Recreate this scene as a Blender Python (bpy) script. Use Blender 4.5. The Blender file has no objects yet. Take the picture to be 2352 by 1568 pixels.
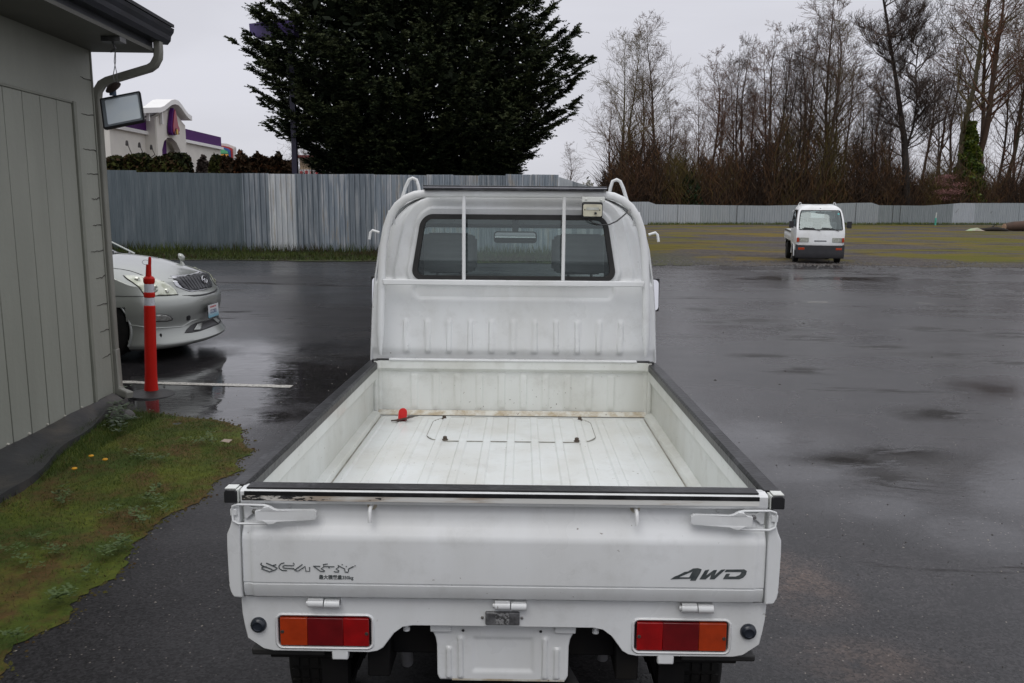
import bpy, bmesh, math, random
import numpy as np
from mathutils import Vector, Matrix, geometry
from mathutils.bvhtree import BVHTree
R = math.radians
PI = math.pi
random.seed(7)
rng = np.random.default_rng(7)
SC = bpy.context.scene
COL = SC.collection

# ------------------------------------------------------------------ camera
FPX, CX, CY, HC = 1897.0, 1176.0, 784.0, 1.66      # photograph measured at 2352 x 1568
PITCH = math.atan((784 - 476) / FPX); ROLL = 0.008
cd = bpy.data.cameras.new('camera'); cam = bpy.data.objects.new('camera', cd); COL.objects.link(cam)
cd.sensor_width = 36.0; cd.lens = FPX / 2352 * 36; cd.clip_start = 0.05; cd.clip_end = 2000
fw = Vector((0, math.cos(PITCH), -math.sin(PITCH))); up0 = Vector((0, math.sin(PITCH), math.cos(PITCH))); rt0 = Vector((1, 0, 0))
rt = rt0 * math.cos(ROLL) + up0 * math.sin(ROLL)
up = up0 * math.cos(ROLL) - rt0 * math.sin(ROLL)
mw = Matrix(((rt.x, up.x, -fw.x, 0), (rt.y, up.y, -fw.y, 0), (rt.z, up.z, -fw.z, HC), (0, 0, 0, 1)))
cam.matrix_world = mw
SC.camera = cam
SC.render.resolution_x = 1024; SC.render.resolution_y = 683

def ray(px, py):
    a = px - CX; b = py - CY
    return (fw + rt * (a / FPX) - up * (b / FPX))
def aty(px, py, Y):
    d = ray(px, py); return Vector((0, 0, HC)) + d * (Y / d.y)
def atx(px, py, X):
    d = ray(px, py); return Vector((0, 0, HC)) + d * (X / d.x)
def gnd(px, py, z=0.0):
    d = ray(px, py); return Vector((0, 0, HC)) + d * ((z - HC) / d.z)

# ------------------------------------------------------------------ sky, sun, exposure
SUN_EL, SUN_ROT = R(55), R(200)
w = bpy.data.worlds.new("World"); SC.world = w; w.use_nodes = True
nt = w.node_tree; N = nt.nodes; L = nt.links
bg = N['Background']; bg.inputs['Strength'].default_value = 0.1
sky = N.new('ShaderNodeTexSky'); sky.sky_type = 'NISHITA'; sky.sun_disc = False
sky.sun_elevation = SUN_EL; sky.sun_rotation = SUN_ROT; sky.air_density = 1.5; sky.dust_density = 4
hsv = N.new('ShaderNodeHueSaturation'); hsv.inputs['Saturation'].default_value = 0.25; hsv.inputs['Value'].default_value = 0.8
L.new(sky.outputs[0], hsv.inputs['Color'])
tc = N.new('ShaderNodeTexCoord'); sp = N.new('ShaderNodeSeparateXYZ'); L.new(tc.outputs['Generated'], sp.inputs[0])
# overcast dome: brighter to the zenith, broken by soft cloud banks
ramp = N.new('ShaderNodeValToRGB'); L.new(sp.outputs['Z'], ramp.inputs[0])
e = ramp.color_ramp.elements
e[0].position = 0.0; e[0].color = (6.6, 6.65, 7.1, 1)
e[1].position = 1.0; e[1].color = (12.8, 12.9, 13.4, 1)
k = e.new(0.12); k.color = (6.3, 6.35, 6.95, 1)
k = e.new(0.35); k.color = (7.0, 7.05, 7.7, 1)
mp = N.new('ShaderNodeMapping'); mp.inputs['Scale'].default_value = (1.1, 1.1, 4.5); L.new(tc.outputs['Generated'], mp.inputs[0])
nz = N.new('ShaderNodeTexNoise'); nz.inputs['Scale'].default_value = 1.7; nz.inputs['Detail'].default_value = 4; nz.inputs['Distortion'].default_value = 0.4
L.new(mp.outputs[0], nz.inputs['Vector'])
cr = N.new('ShaderNodeMapRange'); cr.inputs['From Min'].default_value = 0.3; cr.inputs['From Max'].default_value = 0.7
cr.inputs['To Min'].default_value = 0.88; cr.inputs['To Max'].default_value = 1.06
L.new(nz.outputs['Fac'], cr.inputs['Value'])
ml = N.new('ShaderNodeVectorMath'); ml.operation = 'SCALE'; L.new(ramp.outputs[0], ml.inputs[0]); L.new(cr.outputs[0], ml.inputs['Scale'])
mx = N.new('ShaderNodeMix'); mx.data_type = 'RGBA'; mx.inputs['Factor'].default_value = 0.95
L.new(hsv.outputs[0], mx.inputs[6]); L.new(ml.outputs[0], mx.inputs[7]); L.new(mx.outputs[2], bg.inputs['Color'])
sl = bpy.data.lights.new('sun', 'SUN'); sun = bpy.data.objects.new('sun', sl); COL.objects.link(sun)
sl.energy = 0.6; sl.angle = R(35); sl.color = (1, 0.97, 0.93)
sd = Vector((math.sin(SUN_ROT) * math.cos(SUN_EL), math.cos(SUN_ROT) * math.cos(SUN_EL), math.sin(SUN_EL)))
sun.rotation_euler = sd.to_track_quat('Z', 'Y').to_euler()
SC.view_settings.view_transform = 'Standard'; SC.view_settings.look = 'None'
SC.view_settings.exposure = 0.12; SC.view_settings.gamma = 1.0
SC.cycles.max_bounces = 8; SC.cycles.transparent_max_bounces = 12

# ------------------------------------------------------------------ materials
MATS = {}
def nodes_of(name):
    m = bpy.data.materials.new(name); m.use_nodes = True
    t = m.node_tree; b = t.nodes['Principled BSDF']
    return m, t, b
def mathn(t, op, a, b=None, c=None):
    n = t.nodes.new('ShaderNodeMath'); n.operation = op
    for i, v in enumerate((a, b, c)):
        if v is None: continue
        if isinstance(v, (int, float)): n.inputs[i].default_value = v
        else: t.links.new(v, n.inputs[i])
    return n.outputs[0]
def noise(t, scale, detail=4, rough=0.55, vec=None, sc=None, dist=0.0):
    n = t.nodes.new('ShaderNodeTexNoise'); n.inputs['Scale'].default_value = scale
    n.inputs['Detail'].default_value = detail; n.inputs['Roughness'].default_value = rough; n.inputs['Distortion'].default_value = dist
    tcn = t.nodes.new('ShaderNodeTexCoord')
    m = t.nodes.new('ShaderNodeMapping'); t.links.new(tcn.outputs['Object'], m.inputs[0])
    if sc: m.inputs['Scale'].default_value = sc
    t.links.new(m.outputs[0], n.inputs['Vector'])
    return n.outputs['Fac']
def rmp(t, fac, a, b, lo=0.0, hi=1.0):
    n = t.nodes.new('ShaderNodeMapRange'); n.inputs['From Min'].default_value = a; n.inputs['From Max'].default_value = b
    n.inputs['To Min'].default_value = lo; n.inputs['To Max'].default_value = hi; t.links.new(fac, n.inputs['Value']); return n.outputs[0]
def mixc(t, fac, a, b):
    n = t.nodes.new('ShaderNodeMix'); n.data_type = 'RGBA'
    if isinstance(fac, (int, float)): n.inputs['Factor'].default_value = fac
    else: t.links.new(fac, n.inputs['Factor'])
    for i, v in ((6, a), (7, b)):
        if isinstance(v, tuple): n.inputs[i].default_value = (*v[:3], 1)
        else: t.links.new(v, n.inputs[i])
    return n.outputs[2]
def bump(t, b, h, strength=0.3, dist=0.01):
    n = t.nodes.new('ShaderNodeBump'); n.inputs['Strength'].default_value = strength; n.inputs['Distance'].default_value = dist
    t.links.new(h, n.inputs['Height']); t.links.new(n.outputs[0], b.inputs['Normal'])
def pm(name, c, rough=0.5, metal=0.0, c2=None, ns=3.0, nsc=None, lo=0.35, hi=0.65, bmp=0.0, bs=40.0, coat=0.0, spec=0.5, det=5):
    if name in MATS: return MATS[name]
    m, t, b = nodes_of(name)
    if c2 is None: c2 = tuple(x * 0.8 for x in c)
    f = rmp(t, noise(t, ns, det, sc=nsc), lo, hi)
    t.links.new(mixc(t, f, c, c2), b.inputs['Base Color'])
    b.inputs['Roughness'].default_value = rough; b.inputs['Metallic'].default_value = metal
    b.inputs['Specular IOR Level'].default_value = spec
    if coat: b.inputs['Coat Weight'].default_value = coat; b.inputs['Coat Roughness'].default_value = 0.06
    if bmp: bump(t, b, noise(t, bs, 4), bmp, 0.01)
    MATS[name] = m; return m

def paint_mat(name, base, dirt, spots=0.5, rough=0.32, streak=False, speck=60.0):
    m, t, b = nodes_of(name)
    f = rmp(t, noise(t, 2.2, 6, sc=(1, 1, 0.35) if streak else (1.6, 1, 0.6)), 0.42, 0.76, 0, 0.8)
    c = mixc(t, f, base, dirt)
    f2 = rmp(t, noise(t, 9, 6, 0.7), 0.52, 0.75, 0, 0.35)
    c = mixc(t, f2, c, tuple(x * 0.78 for x in dirt))
    s1 = rmp(t, noise(t, speck, 2, 0.5), 0.735 - 0.03 * spots, 0.77 - 0.03 * spots)
    s2 = rmp(t, noise(t, 3.1, 3), 0.46, 0.6)
    c = mixc(t, mathn(t, 'MULTIPLY', s1, mathn(t, 'MULTIPLY', s2, 0.75)), c, (0.10, 0.06, 0.035))
    t.links.new(c, b.inputs['Base Color'])
    t.links.new(rmp(t, noise(t, 5, 4), 0.3, 0.7, rough - 0.06, rough + 0.14), b.inputs['Roughness'])
    b.inputs['Coat Weight'].default_value = 0.25; b.inputs['Coat Roughness'].default_value = 0.12
    bump(t, b, noise(t, 1.6, 3), 0.10, 0.02)
    return m
M_WHITE = paint_mat('truck_white_paint', (0.765, 0.78, 0.785), (0.60, 0.60, 0.575), 0.0, 0.28)
M_BED = paint_mat('bed_white_paint', (0.72, 0.745, 0.735), (0.57, 0.56, 0.50), 0.9, 0.42, False, 75)
M_BEDW = paint_mat('bed_wall_paint', (0.73, 0.75, 0.72), (0.49, 0.48, 0.41), 0.9, 0.42, True, 80)
def rusty_mat():
    m, t, b = nodes_of('rusty_seam_paint')
    f = rmp(t, noise(t, 14, 5, 0.7), 0.42, 0.62)
    c = mixc(t, f, (0.63, 0.62, 0.56), (0.42, 0.35, 0.24))
    c = mixc(t, rmp(t, noise(t, 55, 3, 0.6), 0.66, 0.72), c, (0.12, 0.06, 0.03))
    t.links.new(c, b.inputs['Base Color']); b.inputs['Roughness'].default_value = 0.6
    return m
M_RUST = rusty_mat()
M_RAILB = pm('black_rail_plastic', (0.012, 0.012, 0.013), 0.33, 0, (0.04, 0.04, 0.044), 14, bmp=0.2, bs=50, spec=.32, lo=.5, hi=.7)
def worn_rail():
    m, t, b = nodes_of('worn_black_tape')
    # tape worn to paint along the left-hand end
    tcn = t.nodes.new('ShaderNodeTexCoord'); s = t.nodes.new('ShaderNodeSeparateXYZ'); t.links.new(tcn.outputs['Object'], s.inputs[0])
    edge = rmp(t, s.outputs['X'], -0.66, 0.12, 0.02, 0.32)
    n1 = noise(t, 9, 6, 0.75, sc=(1.2, 1, 6))
    f = rmp(t, mathn(t, 'ADD', n1, edge), 0.52, 0.55)
    c = mixc(t, f, (0.020, 0.020, 0.022), mixc(t, rmp(t, mathn(t, 'SUBTRACT', noise(t, 6, 5, sc=(1, 1, 8)), mathn(t, 'MULTIPLY', edge, 0.6)), 0.36, 0.56), (0.70, 0.70, 0.67), (0.42, 0.35, 0.28)))
    t.links.new(c, b.inputs['Base Color']); b.inputs['Roughness'].default_value = 0.4
    return m
M_WORN = worn_rail()
M_BLACK = pm('black_plastic', (0.012, 0.012, 0.013), 0.35, 0, (0.02, 0.02, 0.022), 8)
M_RUBBER = pm('rubber', (0.012, 0.012, 0.012), 0.55, 0, (0.022, 0.021, 0.02), 12, bmp=0.2)
M_TYRE = pm('tyre_rubber', (0.008, 0.008, 0.008), 0.7, 0, (0.014, 0.013, 0.012), 15, bmp=0.2, spec=.2)
M_UNDER = pm('underbody_black', (0.006, 0.006, 0.007), 0.6, 0, (0.012, 0.011, 0.010), 6, spec=.15)
M_UNDERG = pm('underbody_grey_steel', (0.10, 0.10, 0.105), 0.5, 0.5, (0.05, 0.045, 0.04), 6)
M_STEEL = pm('steel', (0.45, 0.45, 0.46), 0.3, 0.9, (0.3, 0.28, 0.25), 30)
M_RIM = pm('painted_wheel_rim', (0.42, 0.42, 0.43), 0.4, 0.4, (0.25, 0.25, 0.25), 12)
M_DECAL = pm('decal_dark_grey', (0.045, 0.055, 0.058), 0.45, 0, (0.09, 0.10, 0.10), 60)
M_SEAT = pm('seat_grey_vinyl', (0.26, 0.26, 0.265), 0.6, 0, (0.20, 0.20, 0.205), 5, bmp=0.1)
M_DARKIN = pm('cab_interior_dark', (0.05, 0.05, 0.052), 0.6)
M_CREAM = pm('cream_lamp_plastic', (0.62, 0.60, 0.47), 0.4, 0, (0.5, 0.47, 0.36), 20)
def glass_mat(name, col, rough=0.0, alpha_mix=0.55, tint=(0.6, 0.72, 0.7)):
    m, t, b = nodes_of(name)
    for n in list(t.nodes): t.nodes.remove(n)
    o = t.nodes.new('ShaderNodeOutputMaterial')
    tr = t.nodes.new('ShaderNodeBsdfTransparent'); tr.inputs[0].default_value = (*tint, 1)
    gl = t.nodes.new('ShaderNodeBsdfGlossy'); gl.inputs['Roughness'].default_value = rough; gl.inputs['Color'].default_value = (*col, 1)
    lw = t.nodes.new('ShaderNodeLayerWeight'); lw.inputs['Blend'].default_value = 0.35
    f = rmp(t, lw.outputs['Fresnel'], 0, 1, alpha_mix * 0.25, 1.0)
    mxs = t.nodes.new('ShaderNodeMixShader'); t.links.new(f, mxs.inputs[0]); t.links.new(tr.outputs[0], mxs.inputs[1]); t.links.new(gl.outputs[0], mxs.inputs[2])
    t.links.new(mxs.outputs[0], o.inputs[0])
    return m
M_GLASS = glass_mat('tinted_glass', (0.8, 0.9, 0.9), 0.01, 0.30, (0.84, 0.93, 0.91))
def lens_mat(name, c, rough=0.12):
    m, t, b = nodes_of(name)
    f = rmp(t, noise(t, 22, 4), 0.35, 0.65)
    t.links.new(mixc(t, f, c, tuple(x * 0.72 for x in c)), b.inputs['Base Color'])
    b.inputs['Roughness'].default_value = rough; b.inputs['Coat Weight'].default_value = 0.35
    wv = t.nodes.new('ShaderNodeTexWave'); wv.inputs['Scale'].default_value = 60
    bump(t, b, wv.outputs['Fac'], 0.12, 0.002)
    return m
M_RED = lens_mat('red_lens', (0.34, 0.003, 0.004)); M_DRED = lens_mat('dark_red_lens', (0.16, 0.003, 0.005)); M_AMB = lens_mat('amber_lens', (0.42, 0.040, 0.005))
M_LAMPW = pm('clear_lamp_lens', (0.50, 0.51, 0.45), 0.12, 0.3, (0.30, 0.31, 0.27), 25, coat=0.8)
M_MIRROR = pm('mirror_glass', (0.85, 0.86, 0.88), 0.02, 1.0, (0.8, 0.8, 0.82))

# ------------------------------------------------------------------ mesh helpers
class MB:
    def __init__(s): s.v = []; s.f = []; s.m = []
    def add(s, vs, fs, mi=0):
        o = len(s.v); s.v += [tuple(p) for p in vs]; s.f += [tuple(i + o for i in f) for f in fs]; s.m += [mi] * len(fs); return s
    def box(s, x0, x1, y0, y1, z0, z1, mi=0):
        vs = [(x, y, z) for x in (x0, x1) for y in (y0, y1) for z in (z0, z1)]
        return s.add(vs, [(0, 1, 3, 2), (4, 6, 7, 5), (0, 4, 5, 1), (2, 3, 7, 6), (0, 2, 6, 4), (1, 5, 7, 3)], mi)
    def obox(s, c, ax, ay, az, mi=0):       # oriented box: centre + half axis vectors
        c = Vector(c); ax = Vector(ax); ay = Vector(ay); az = Vector(az)
        vs = [c + ax * i + ay * j + az * k for i in (-1, 1) for j in (-1, 1) for k in (-1, 1)]
        return s.add(vs, [(0, 1, 3, 2), (4, 6, 7, 5), (0, 4, 5, 1), (2, 3, 7, 6), (0, 2, 6, 4), (1, 5, 7, 3)], mi)
    def tube(s, path, r, n=8, mi=0, closed=False, caps=True, sx=1.0, ref=None):
        P = [Vector(p) for p in path]; rs = r if isinstance(r, (list, tuple)) else [r] * len(P)
        m = len(P); rings = []; o = len(s.v)
        prev = None
        for i, p in enumerate(P):
            if closed: t = P[(i + 1) % m] - P[i - 1]
            else: t = P[min(i + 1, m - 1)] - P[max(i - 1, 0)]
            t.normalize()
            if ref is not None: a = Vector(ref)
            elif prev is None: a = Vector((0, 0, 1)) if abs(t.z) < 0.9 else Vector((1, 0, 0))
            else: a = prev
            a = (a - t * a.dot(t)).normalized(); prev = a; b = t.cross(a)
            for k in range(n):
                th = 2 * PI * (k + 0.5) / n
                s.v.append(tuple(p + a * (math.cos(th) * rs[i]) + b * (math.sin(th) * rs[i] * sx)))
        for i in range(m if closed else m - 1):
            j = (i + 1) % m
            for k in range(n):
                k2 = (k + 1) % n
                s.f.append((o + i * n + k, o + i * n + k2, o + j * n + k2, o + j * n + k)); s.m.append(mi)
        if caps and not closed:
            s.f.append(tuple(o + k for k in range(n))[::-1]); s.m.append(mi)
            s.f.append(tuple(o + (m - 1) * n + k for k in range(n))); s.m.append(mi)
        return s
    def lathe(s, prof, c, axis='z', n=20, mi=0):      # prof [(r, h)]
        c = Vector(c); o = len(s.v)
        for r, h in prof:
            for k in range(n):
                th = 2 * PI * k / n; a, b = r * math.cos(th), r * math.sin(th)
                q = {'z': (a, b, h), 'y': (a, h, b), 'x': (h, a, b)}[axis]
                s.v.append((c.x + q[0], c.y + q[1], c.z + q[2]))
        for i in range(len(prof) - 1):
            for k in range(n):
                k2 = (k + 1) % n
                s.f.append((o + i * n + k, o + i * n + k2, o + (i + 1) * n + k2, o + (i + 1) * n + k)); s.m.append(mi)
        s.f.append(tuple(o + k for k in range(n))); s.m.append(mi)
        s.f.append(tuple(o + (len(prof) - 1) * n + k for k in range(n))); s.m.append(mi)
        return s
    def plate(s, outer, holes, fn, th, mi=0):         # flat plate with holes; fn(a,b,depth)->xyz
        loops = [list(outer)] + [list(h) for h in holes]
        tri = geometry.tessellate_polygon([[Vector((a, b, 0)) for a, b in l] for l in loops])
        flat = [p for l in loops for p in l]; n = len(flat); o = len(s.v)
        s.v += [tuple(fn(a, b, 0)) for a, b in flat] + [tuple(fn(a, b, th)) for a, b in flat]
        for t3 in tri:
            s.f.append((o + t3[0], o + t3[1], o + t3[2])); s.m.append(mi)
            s.f.append((o + n + t3[2], o + n + t3[1], o + n + t3[0])); s.m.append(mi)
        k = 0
        for l in loops:
            for i in range(len(l)):
                j = (i + 1) % len(l)
                s.f.append((o + k + i, o + k + j, o + n + k + j, o + n + k + i)); s.m.append(mi)
            k += len(l)
        return s
    def grid(s, fn, us, vs, mask=None, mi=0):
        o = len(s.v); nu, nv = len(us), len(vs)
        for v in vs:
            for u in us: s.v.append(tuple(fn(u, v)))
        for j in range(nv - 1):
            for i in range(nu - 1):
                if mask and not mask(0.5 * (us[i] + us[i + 1]), 0.5 * (vs[j] + vs[j + 1])): continue
                s.f.append((o + j * nu + i, o + j * nu + i + 1, o + (j + 1) * nu + i + 1, o + (j + 1) * nu + i)); s.m.append(mi)
        return s
    def build(s, name, mats, parent=None, smooth=None, bevel=0.0, seg=2, solid=0.0, fix=True):
        me = bpy.data.meshes.new(name); me.from_pydata(s.v, [], s.f)
        if not isinstance(mats, (list, tuple)): mats = [mats]
        for m in mats: me.materials.append(m)
        if len(mats) > 1: me.polygons.foreach_set('material_index', s.m)
        if fix:
            bm = bmesh.new(); bm.from_mesh(me); bmesh.ops.recalc_face_normals(bm, faces=bm.faces); bm.to_mesh(me); bm.free()
        if smooth is not None:
            me.polygons.foreach_set('use_smooth', [True] * len(me.polygons)); me.set_sharp_from_angle(angle=R(smooth))
        o = bpy.data.objects.new(name, me); COL.objects.link(o)
        if parent: o.parent = parent
        if solid:
            md = o.modifiers.new('solid', 'SOLIDIFY'); md.thickness = solid; md.offset = 0
        if bevel:
            md = o.modifiers.new('bevel', 'BEVEL'); md.width = bevel; md.segments = seg; md.limit_method = 'ANGLE'; md.angle_limit = R(40); md.harden_normals = False
            if smooth is None:
                me.polygons.foreach_set('use_smooth', [True] * len(me.polygons)); me.set_sharp_from_angle(angle=R(35))
        return o
def tag(o, label=None, cat=None, group=None, kind=None):
    if label: o['label'] = label
    if cat: o['category'] = cat
    if group: o['group'] = group
    if kind: o['kind'] = kind
    return o
def thing(name, label, cat, loc=(0, 0, 0), rz=0.0, group=None):
    o = bpy.data.objects.new(name, None); COL.objects.link(o); o.location = loc; o.rotation_euler = (0, 0, rz)
    return tag(o, label, cat, group)
def copy_tree(o, parent=None):
    kids = [c for c in list(COL.objects) if c.parent == o]
    c = o.copy(); COL.objects.link(c); c.parent = parent
    for ch in kids: copy_tree(ch, c)
    return c
def np_mesh(name, V, F, mats, mi=None, parent=None, smooth=False):
    me = bpy.data.meshes.new(name); V = np.asarray(V, np.float32); F = np.asarray(F, np.int32)
    k = F.shape[1]; me.vertices.add(len(V)); me.vertices.foreach_set('co', V.ravel())
    me.loops.add(F.size); me.loops.foreach_set('vertex_index', F.ravel())
    me.polygons.add(len(F)); me.polygons.foreach_set('loop_start', np.arange(len(F), dtype=np.int32) * k)
    me.polygons.foreach_set('loop_total', np.full(len(F), k, np.int32))
    if not isinstance(mats, (list, tuple)): mats = [mats]
    for m in mats: me.materials.append(m)
    if mi is not None: me.polygons.foreach_set('material_index', np.asarray(mi, np.int32))
    if smooth: me.polygons.foreach_set('use_smooth', [True] * len(F))
    me.update(calc_edges=True); me.validate()
    o = bpy.data.objects.new(name, me); COL.objects.link(o)
    if parent: o.parent = parent
    return o
def rrect(cx, cy, hw, hh, r, n=5, hw2=None):      # rounded rectangle outline; hw2 = half width at the top
    if hw2 is None: hw2 = hw
    pts = []
    for qx, qy, a0 in ((1, 1, 0), (-1, 1, 90), (-1, -1, 180), (1, -1, 270)):
        W = hw2 if qy > 0 else hw
        for i in range(n + 1):
            a = R(a0 + 90 * i / n)
            pts.append((cx + qx * (W - r) + r * math.cos(a), cy + qy * (hh - r) + r * math.sin(a)))
    return pts
def lerp(a, b, t): return a + (b - a) * t
def interp(x, xs, ys): return float(np.interp(x, xs, ys))
def sstep(a, b, x):
    t = min(1, max(0, (x - a) / (b - a))); return t * t * (3 - 2 * t)
def sdrr(x, y, hw, hh, r):
    qx = abs(x) - hw + r; qy = abs(y) - hh + r
    return math.hypot(max(qx, 0), max(qy, 0)) + min(max(qx, qy), 0) - r
def text_mesh(name, s, size, mat, parent, mtx, depth=0.0006, sx=1.0, bold=0.0):
    cu = bpy.data.curves.new(name, 'FONT'); cu.body = s; cu.size = size; cu.extrude = depth; cu.offset = bold; cu.align_x = 'CENTER'; cu.align_y = 'CENTER'
    tmp = bpy.data.objects.new(name + '_tmp', cu); COL.objects.link(tmp)
    dg = bpy.context.evaluated_depsgraph_get(); me = bpy.data.meshes.new_from_object(tmp.evaluated_get(dg))
    bpy.data.objects.remove(tmp); me.transform(Matrix.Diagonal((sx, 1, 1, 1))); me.transform(mtx)
    me.materials.clear(); me.materials.append(mat); me.name = name
    o = bpy.data.objects.new(name, me); COL.objects.link(o); o.parent = parent
    return o
# ================================================================== the setting: ground
def asphalt_mat():
    m, t, b = nodes_of('wet_asphalt')
    tcn = t.nodes.new('ShaderNodeTexCoord'); s = t.nodes.new('ShaderNodeSeparateXYZ'); t.links.new(tcn.outputs['Object'], s.inputs[0])
    X, Y = s.outputs['X'], s.outputs['Y']
    def blob(cx, cy, rx, ry, soft=0.5):
        dx = mathn(t, 'DIVIDE', mathn(t, 'SUBTRACT', X, cx), rx); dy = mathn(t, 'DIVIDE', mathn(t, 'SUBTRACT', Y, cy), ry)
        d = mathn(t, 'SQRT', mathn(t, 'ADD', mathn(t, 'MULTIPLY', dx, dx), mathn(t, 'MULTIPLY', dy, dy)))
        d = mathn(t, 'ADD', d, rmp(t, NB, 0.25, 0.75, -0.35, 0.35))
        return rmp(t, d, 1.0, 1.0 - soft)
    NB = noise(t, 1.3, 5, 0.6); NC = noise(t, 1.1, 6, 0.7, sc=(0.7, 2.0, 1), dist=0.6)
    big = noise(t, 0.16, 4, 0.6, sc=(0.8, 1.5, 1))
    film = rmp(t, big, 0.40, 0.62)                              # how much standing film of water
    dry = rmp(t, noise(t, 0.42, 6, 0.66, sc=(0.55, 1.8, 1), dist=0.5), 0.60, 0.68)   # dark coarse streaks
    pud = blob(-2.7, 7.7, 1.75, 1.9, 0.35)
    for q in ((-2.9, 9.6, 1.5, 0.9), (-1.3, 8.6, 1.3, 1.5), (-4.2, 8.2, 1.6, 1.6), (2.9, 4.0, 0.9, 0.7), (4.4, 3.7, 0.9, 0.9), (7.5, 20, 3.2, 1.6)):
        pud = mathn(t, 'MAXIMUM', pud, mathn(t, 'MULTIPLY', blob(*q, 0.8), 0.8 if q[0] < 0 else 0.5))
    nearL = blob(-1.0, 3.0, 1.6, 3.4, 0.6)                       # drained, duller strip beside the grass
    for q in STREAKS: dry = mathn(t, 'MAXIMUM', dry, mathn(t, 'MULTIPLY', blob(*q, 0.7), rmp(t, NC, 0.44, 0.52)))
    for q in POOLS: pud = mathn(t, 'MAXIMUM', pud, mathn(t, 'MULTIPLY', blob(*q, 0.7), 0.75))
    rough = rmp(t, film, 0, 1, 0.32, 0.19)
    rough = mathn(t, 'ADD', rough, mathn(t, 'MULTIPLY', dry, 0.22))
    rough = mathn(t, 'ADD', rough, mathn(t, 'MULTIPLY', nearL, 0.16))
    rough = mathn(t, 'MULTIPLY', rough, rmp(t, pud, 0, 1, 1.0, 0.12))
    t.links.new(rough, b.inputs['Roughness'])
    side = mathn(t, 'MULTIPLY', rmp(t, X, -0.5, 3.0), rmp(t, Y, 3.5, 9.0))      # raised specular, put in to brighten the sheen on the far right
    sp_l = mathn(t, 'SUBTRACT', mathn(t, 'ADD', rmp(t, film, 0, 1, 0.16, 0.30), mathn(t, 'MULTIPLY', side, 0.56)), mathn(t, 'MULTIPLY', dry, 0.45))
    t.links.new(mathn(t, 'MAXIMUM', mathn(t, 'MAXIMUM', sp_l, 0.04), mathn(t, 'MULTIPLY', pud, 0.55)), b.inputs['Specular IOR Level'])
    sil = rmp(t, noise(t, 2.1, 6, 0.7), 0.42, 0.70)
    c = mixc(t, sil, (0.020, 0.019, 0.020), (0.031, 0.0285, 0.0295))
    c = mixc(t, mathn(t, 'MULTIPLY', nearL, 0.55), c, (0.022, 0.021, 0.023))
    c = mixc(t, mathn(t, 'MULTIPLY', dry, 0.75), c, (0.014, 0.012, 0.010))
    # washed-in reddish silt to the right of the truck
    rs = mathn(t, 'MULTIPLY', mathn(t, 'MAXIMUM', blob(*_g(1830, 1345, .30, .42), 1.0), blob(*_g(1965, 1515, .36, .22), 1.0)), rmp(t, noise(t, 4, 6, 0.75), 0.34, 0.62))
    c = mixc(t, mathn(t, 'MULTIPLY', rs, 0.75), c, (0.120, 0.080, 0.060))
    # stone grain
    vg = t.nodes.new('ShaderNodeTexVoronoi'); vg.inputs['Scale'].default_value = 105; t.links.new(tcn.outputs['Object'], vg.inputs['Vector'])
    sepg = t.nodes.new('ShaderNodeSeparateColor'); t.links.new(vg.outputs['Color'], sepg.inputs[0])
    gsc = t.nodes.new('ShaderNodeVectorMath'); gsc.operation = 'SCALE'; t.links.new(c, gsc.inputs[0]); t.links.new(rmp(t, sepg.outputs[0], 0, 1, 0.45, 1.65), gsc.inputs['Scale']); c = gsc.outputs[0]
    vo = t.nodes.new('ShaderNodeTexVoronoi'); vo.inputs['Scale'].default_value = 55; t.links.new(tcn.outputs['Object'], vo.inputs['Vector'])
    sepc = t.nodes.new('ShaderNodeSeparateColor'); t.links.new(vo.outputs['Color'], sepc.inputs[0])
    chip = mathn(t, 'MULTIPLY', rmp(t, vo.outputs['Distance'], 0.24, 0.14), rmp(t, sepc.outputs[1], 0.86, 0.90))
    chip = mathn(t, 'MULTIPLY', chip, rmp(t, noise(t, 1.1, 3), 0.38, 0.60))
    c = mixc(t, mathn(t, 'MULTIPLY', chip, 0.8), c, (0.23, 0.205, 0.185))
    t.links.new(c, b.inputs['Base Color'])
    h1 = noise(t, 75, 3, 0.6); h2 = noise(t, 9, 4, 0.6, sc=(0.6, 1, 1))
    rip = noise(t, 13, 3, 0.55, sc=(0.45, 1.5, 1), dist=0.8)
    gr = rmp(t, pud, 0, 1, 1.0, 0.0)
    h = mathn(t, 'ADD', mathn(t, 'MULTIPLY', h1, mathn(t, 'MULTIPLY', gr, mathn(t, 'ADD', 0.6, mathn(t, 'MULTIPLY', dry, 0.8)))), mathn(t, 'MULTIPLY', h2, mathn(t, 'MULTIPLY', gr, 0.35)))
    h = mathn(t, 'ADD', h, mathn(t, 'MULTIPLY', mathn(t, 'MULTIPLY', rip, pud), mathn(t, 'MULTIPLY', rmp(t, noise(t, 1.9, 3), 0.40, 0.58), 0.9)))
    bump(t, b, h, 0.42, 0.004)
    b.inputs['IOR'].default_value = 1.5
    return m
def _g(px, py, rx, ry): q = gnd(px, py); return (q.x, q.y, rx, ry)
STREAKS = [_g(1618, 712, .55, .5), _g(1720, 737, .8, .6), _g(1790, 757, .8, .5), _g(1868, 776, .7, .45), _g(1762, 818, .5, .3), _g(1842, 852, .55, .3), _g(2170, 757, .9, .5), _g(2185, 815, .9, .5), _g(2300, 835, .5, .4), _g(2215, 668, 1.4, .9), _g(1900, 622, 2.4, 1.0), _g(2010, 634, 2.0, .8), _g(2080, 615, 2.2, 1.2), _g(2030, 797, .5, .3), _g(1640, 740, .5, .3), _g(2170, 950, .5, .35), _g(1950, 1060, .5, .35), _g(2100, 1050, .5, .5), _g(2080, 1110, .5, .4), _g(2260, 715, 1.2, .6), _g(2330, 770, 1, .5)]
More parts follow.
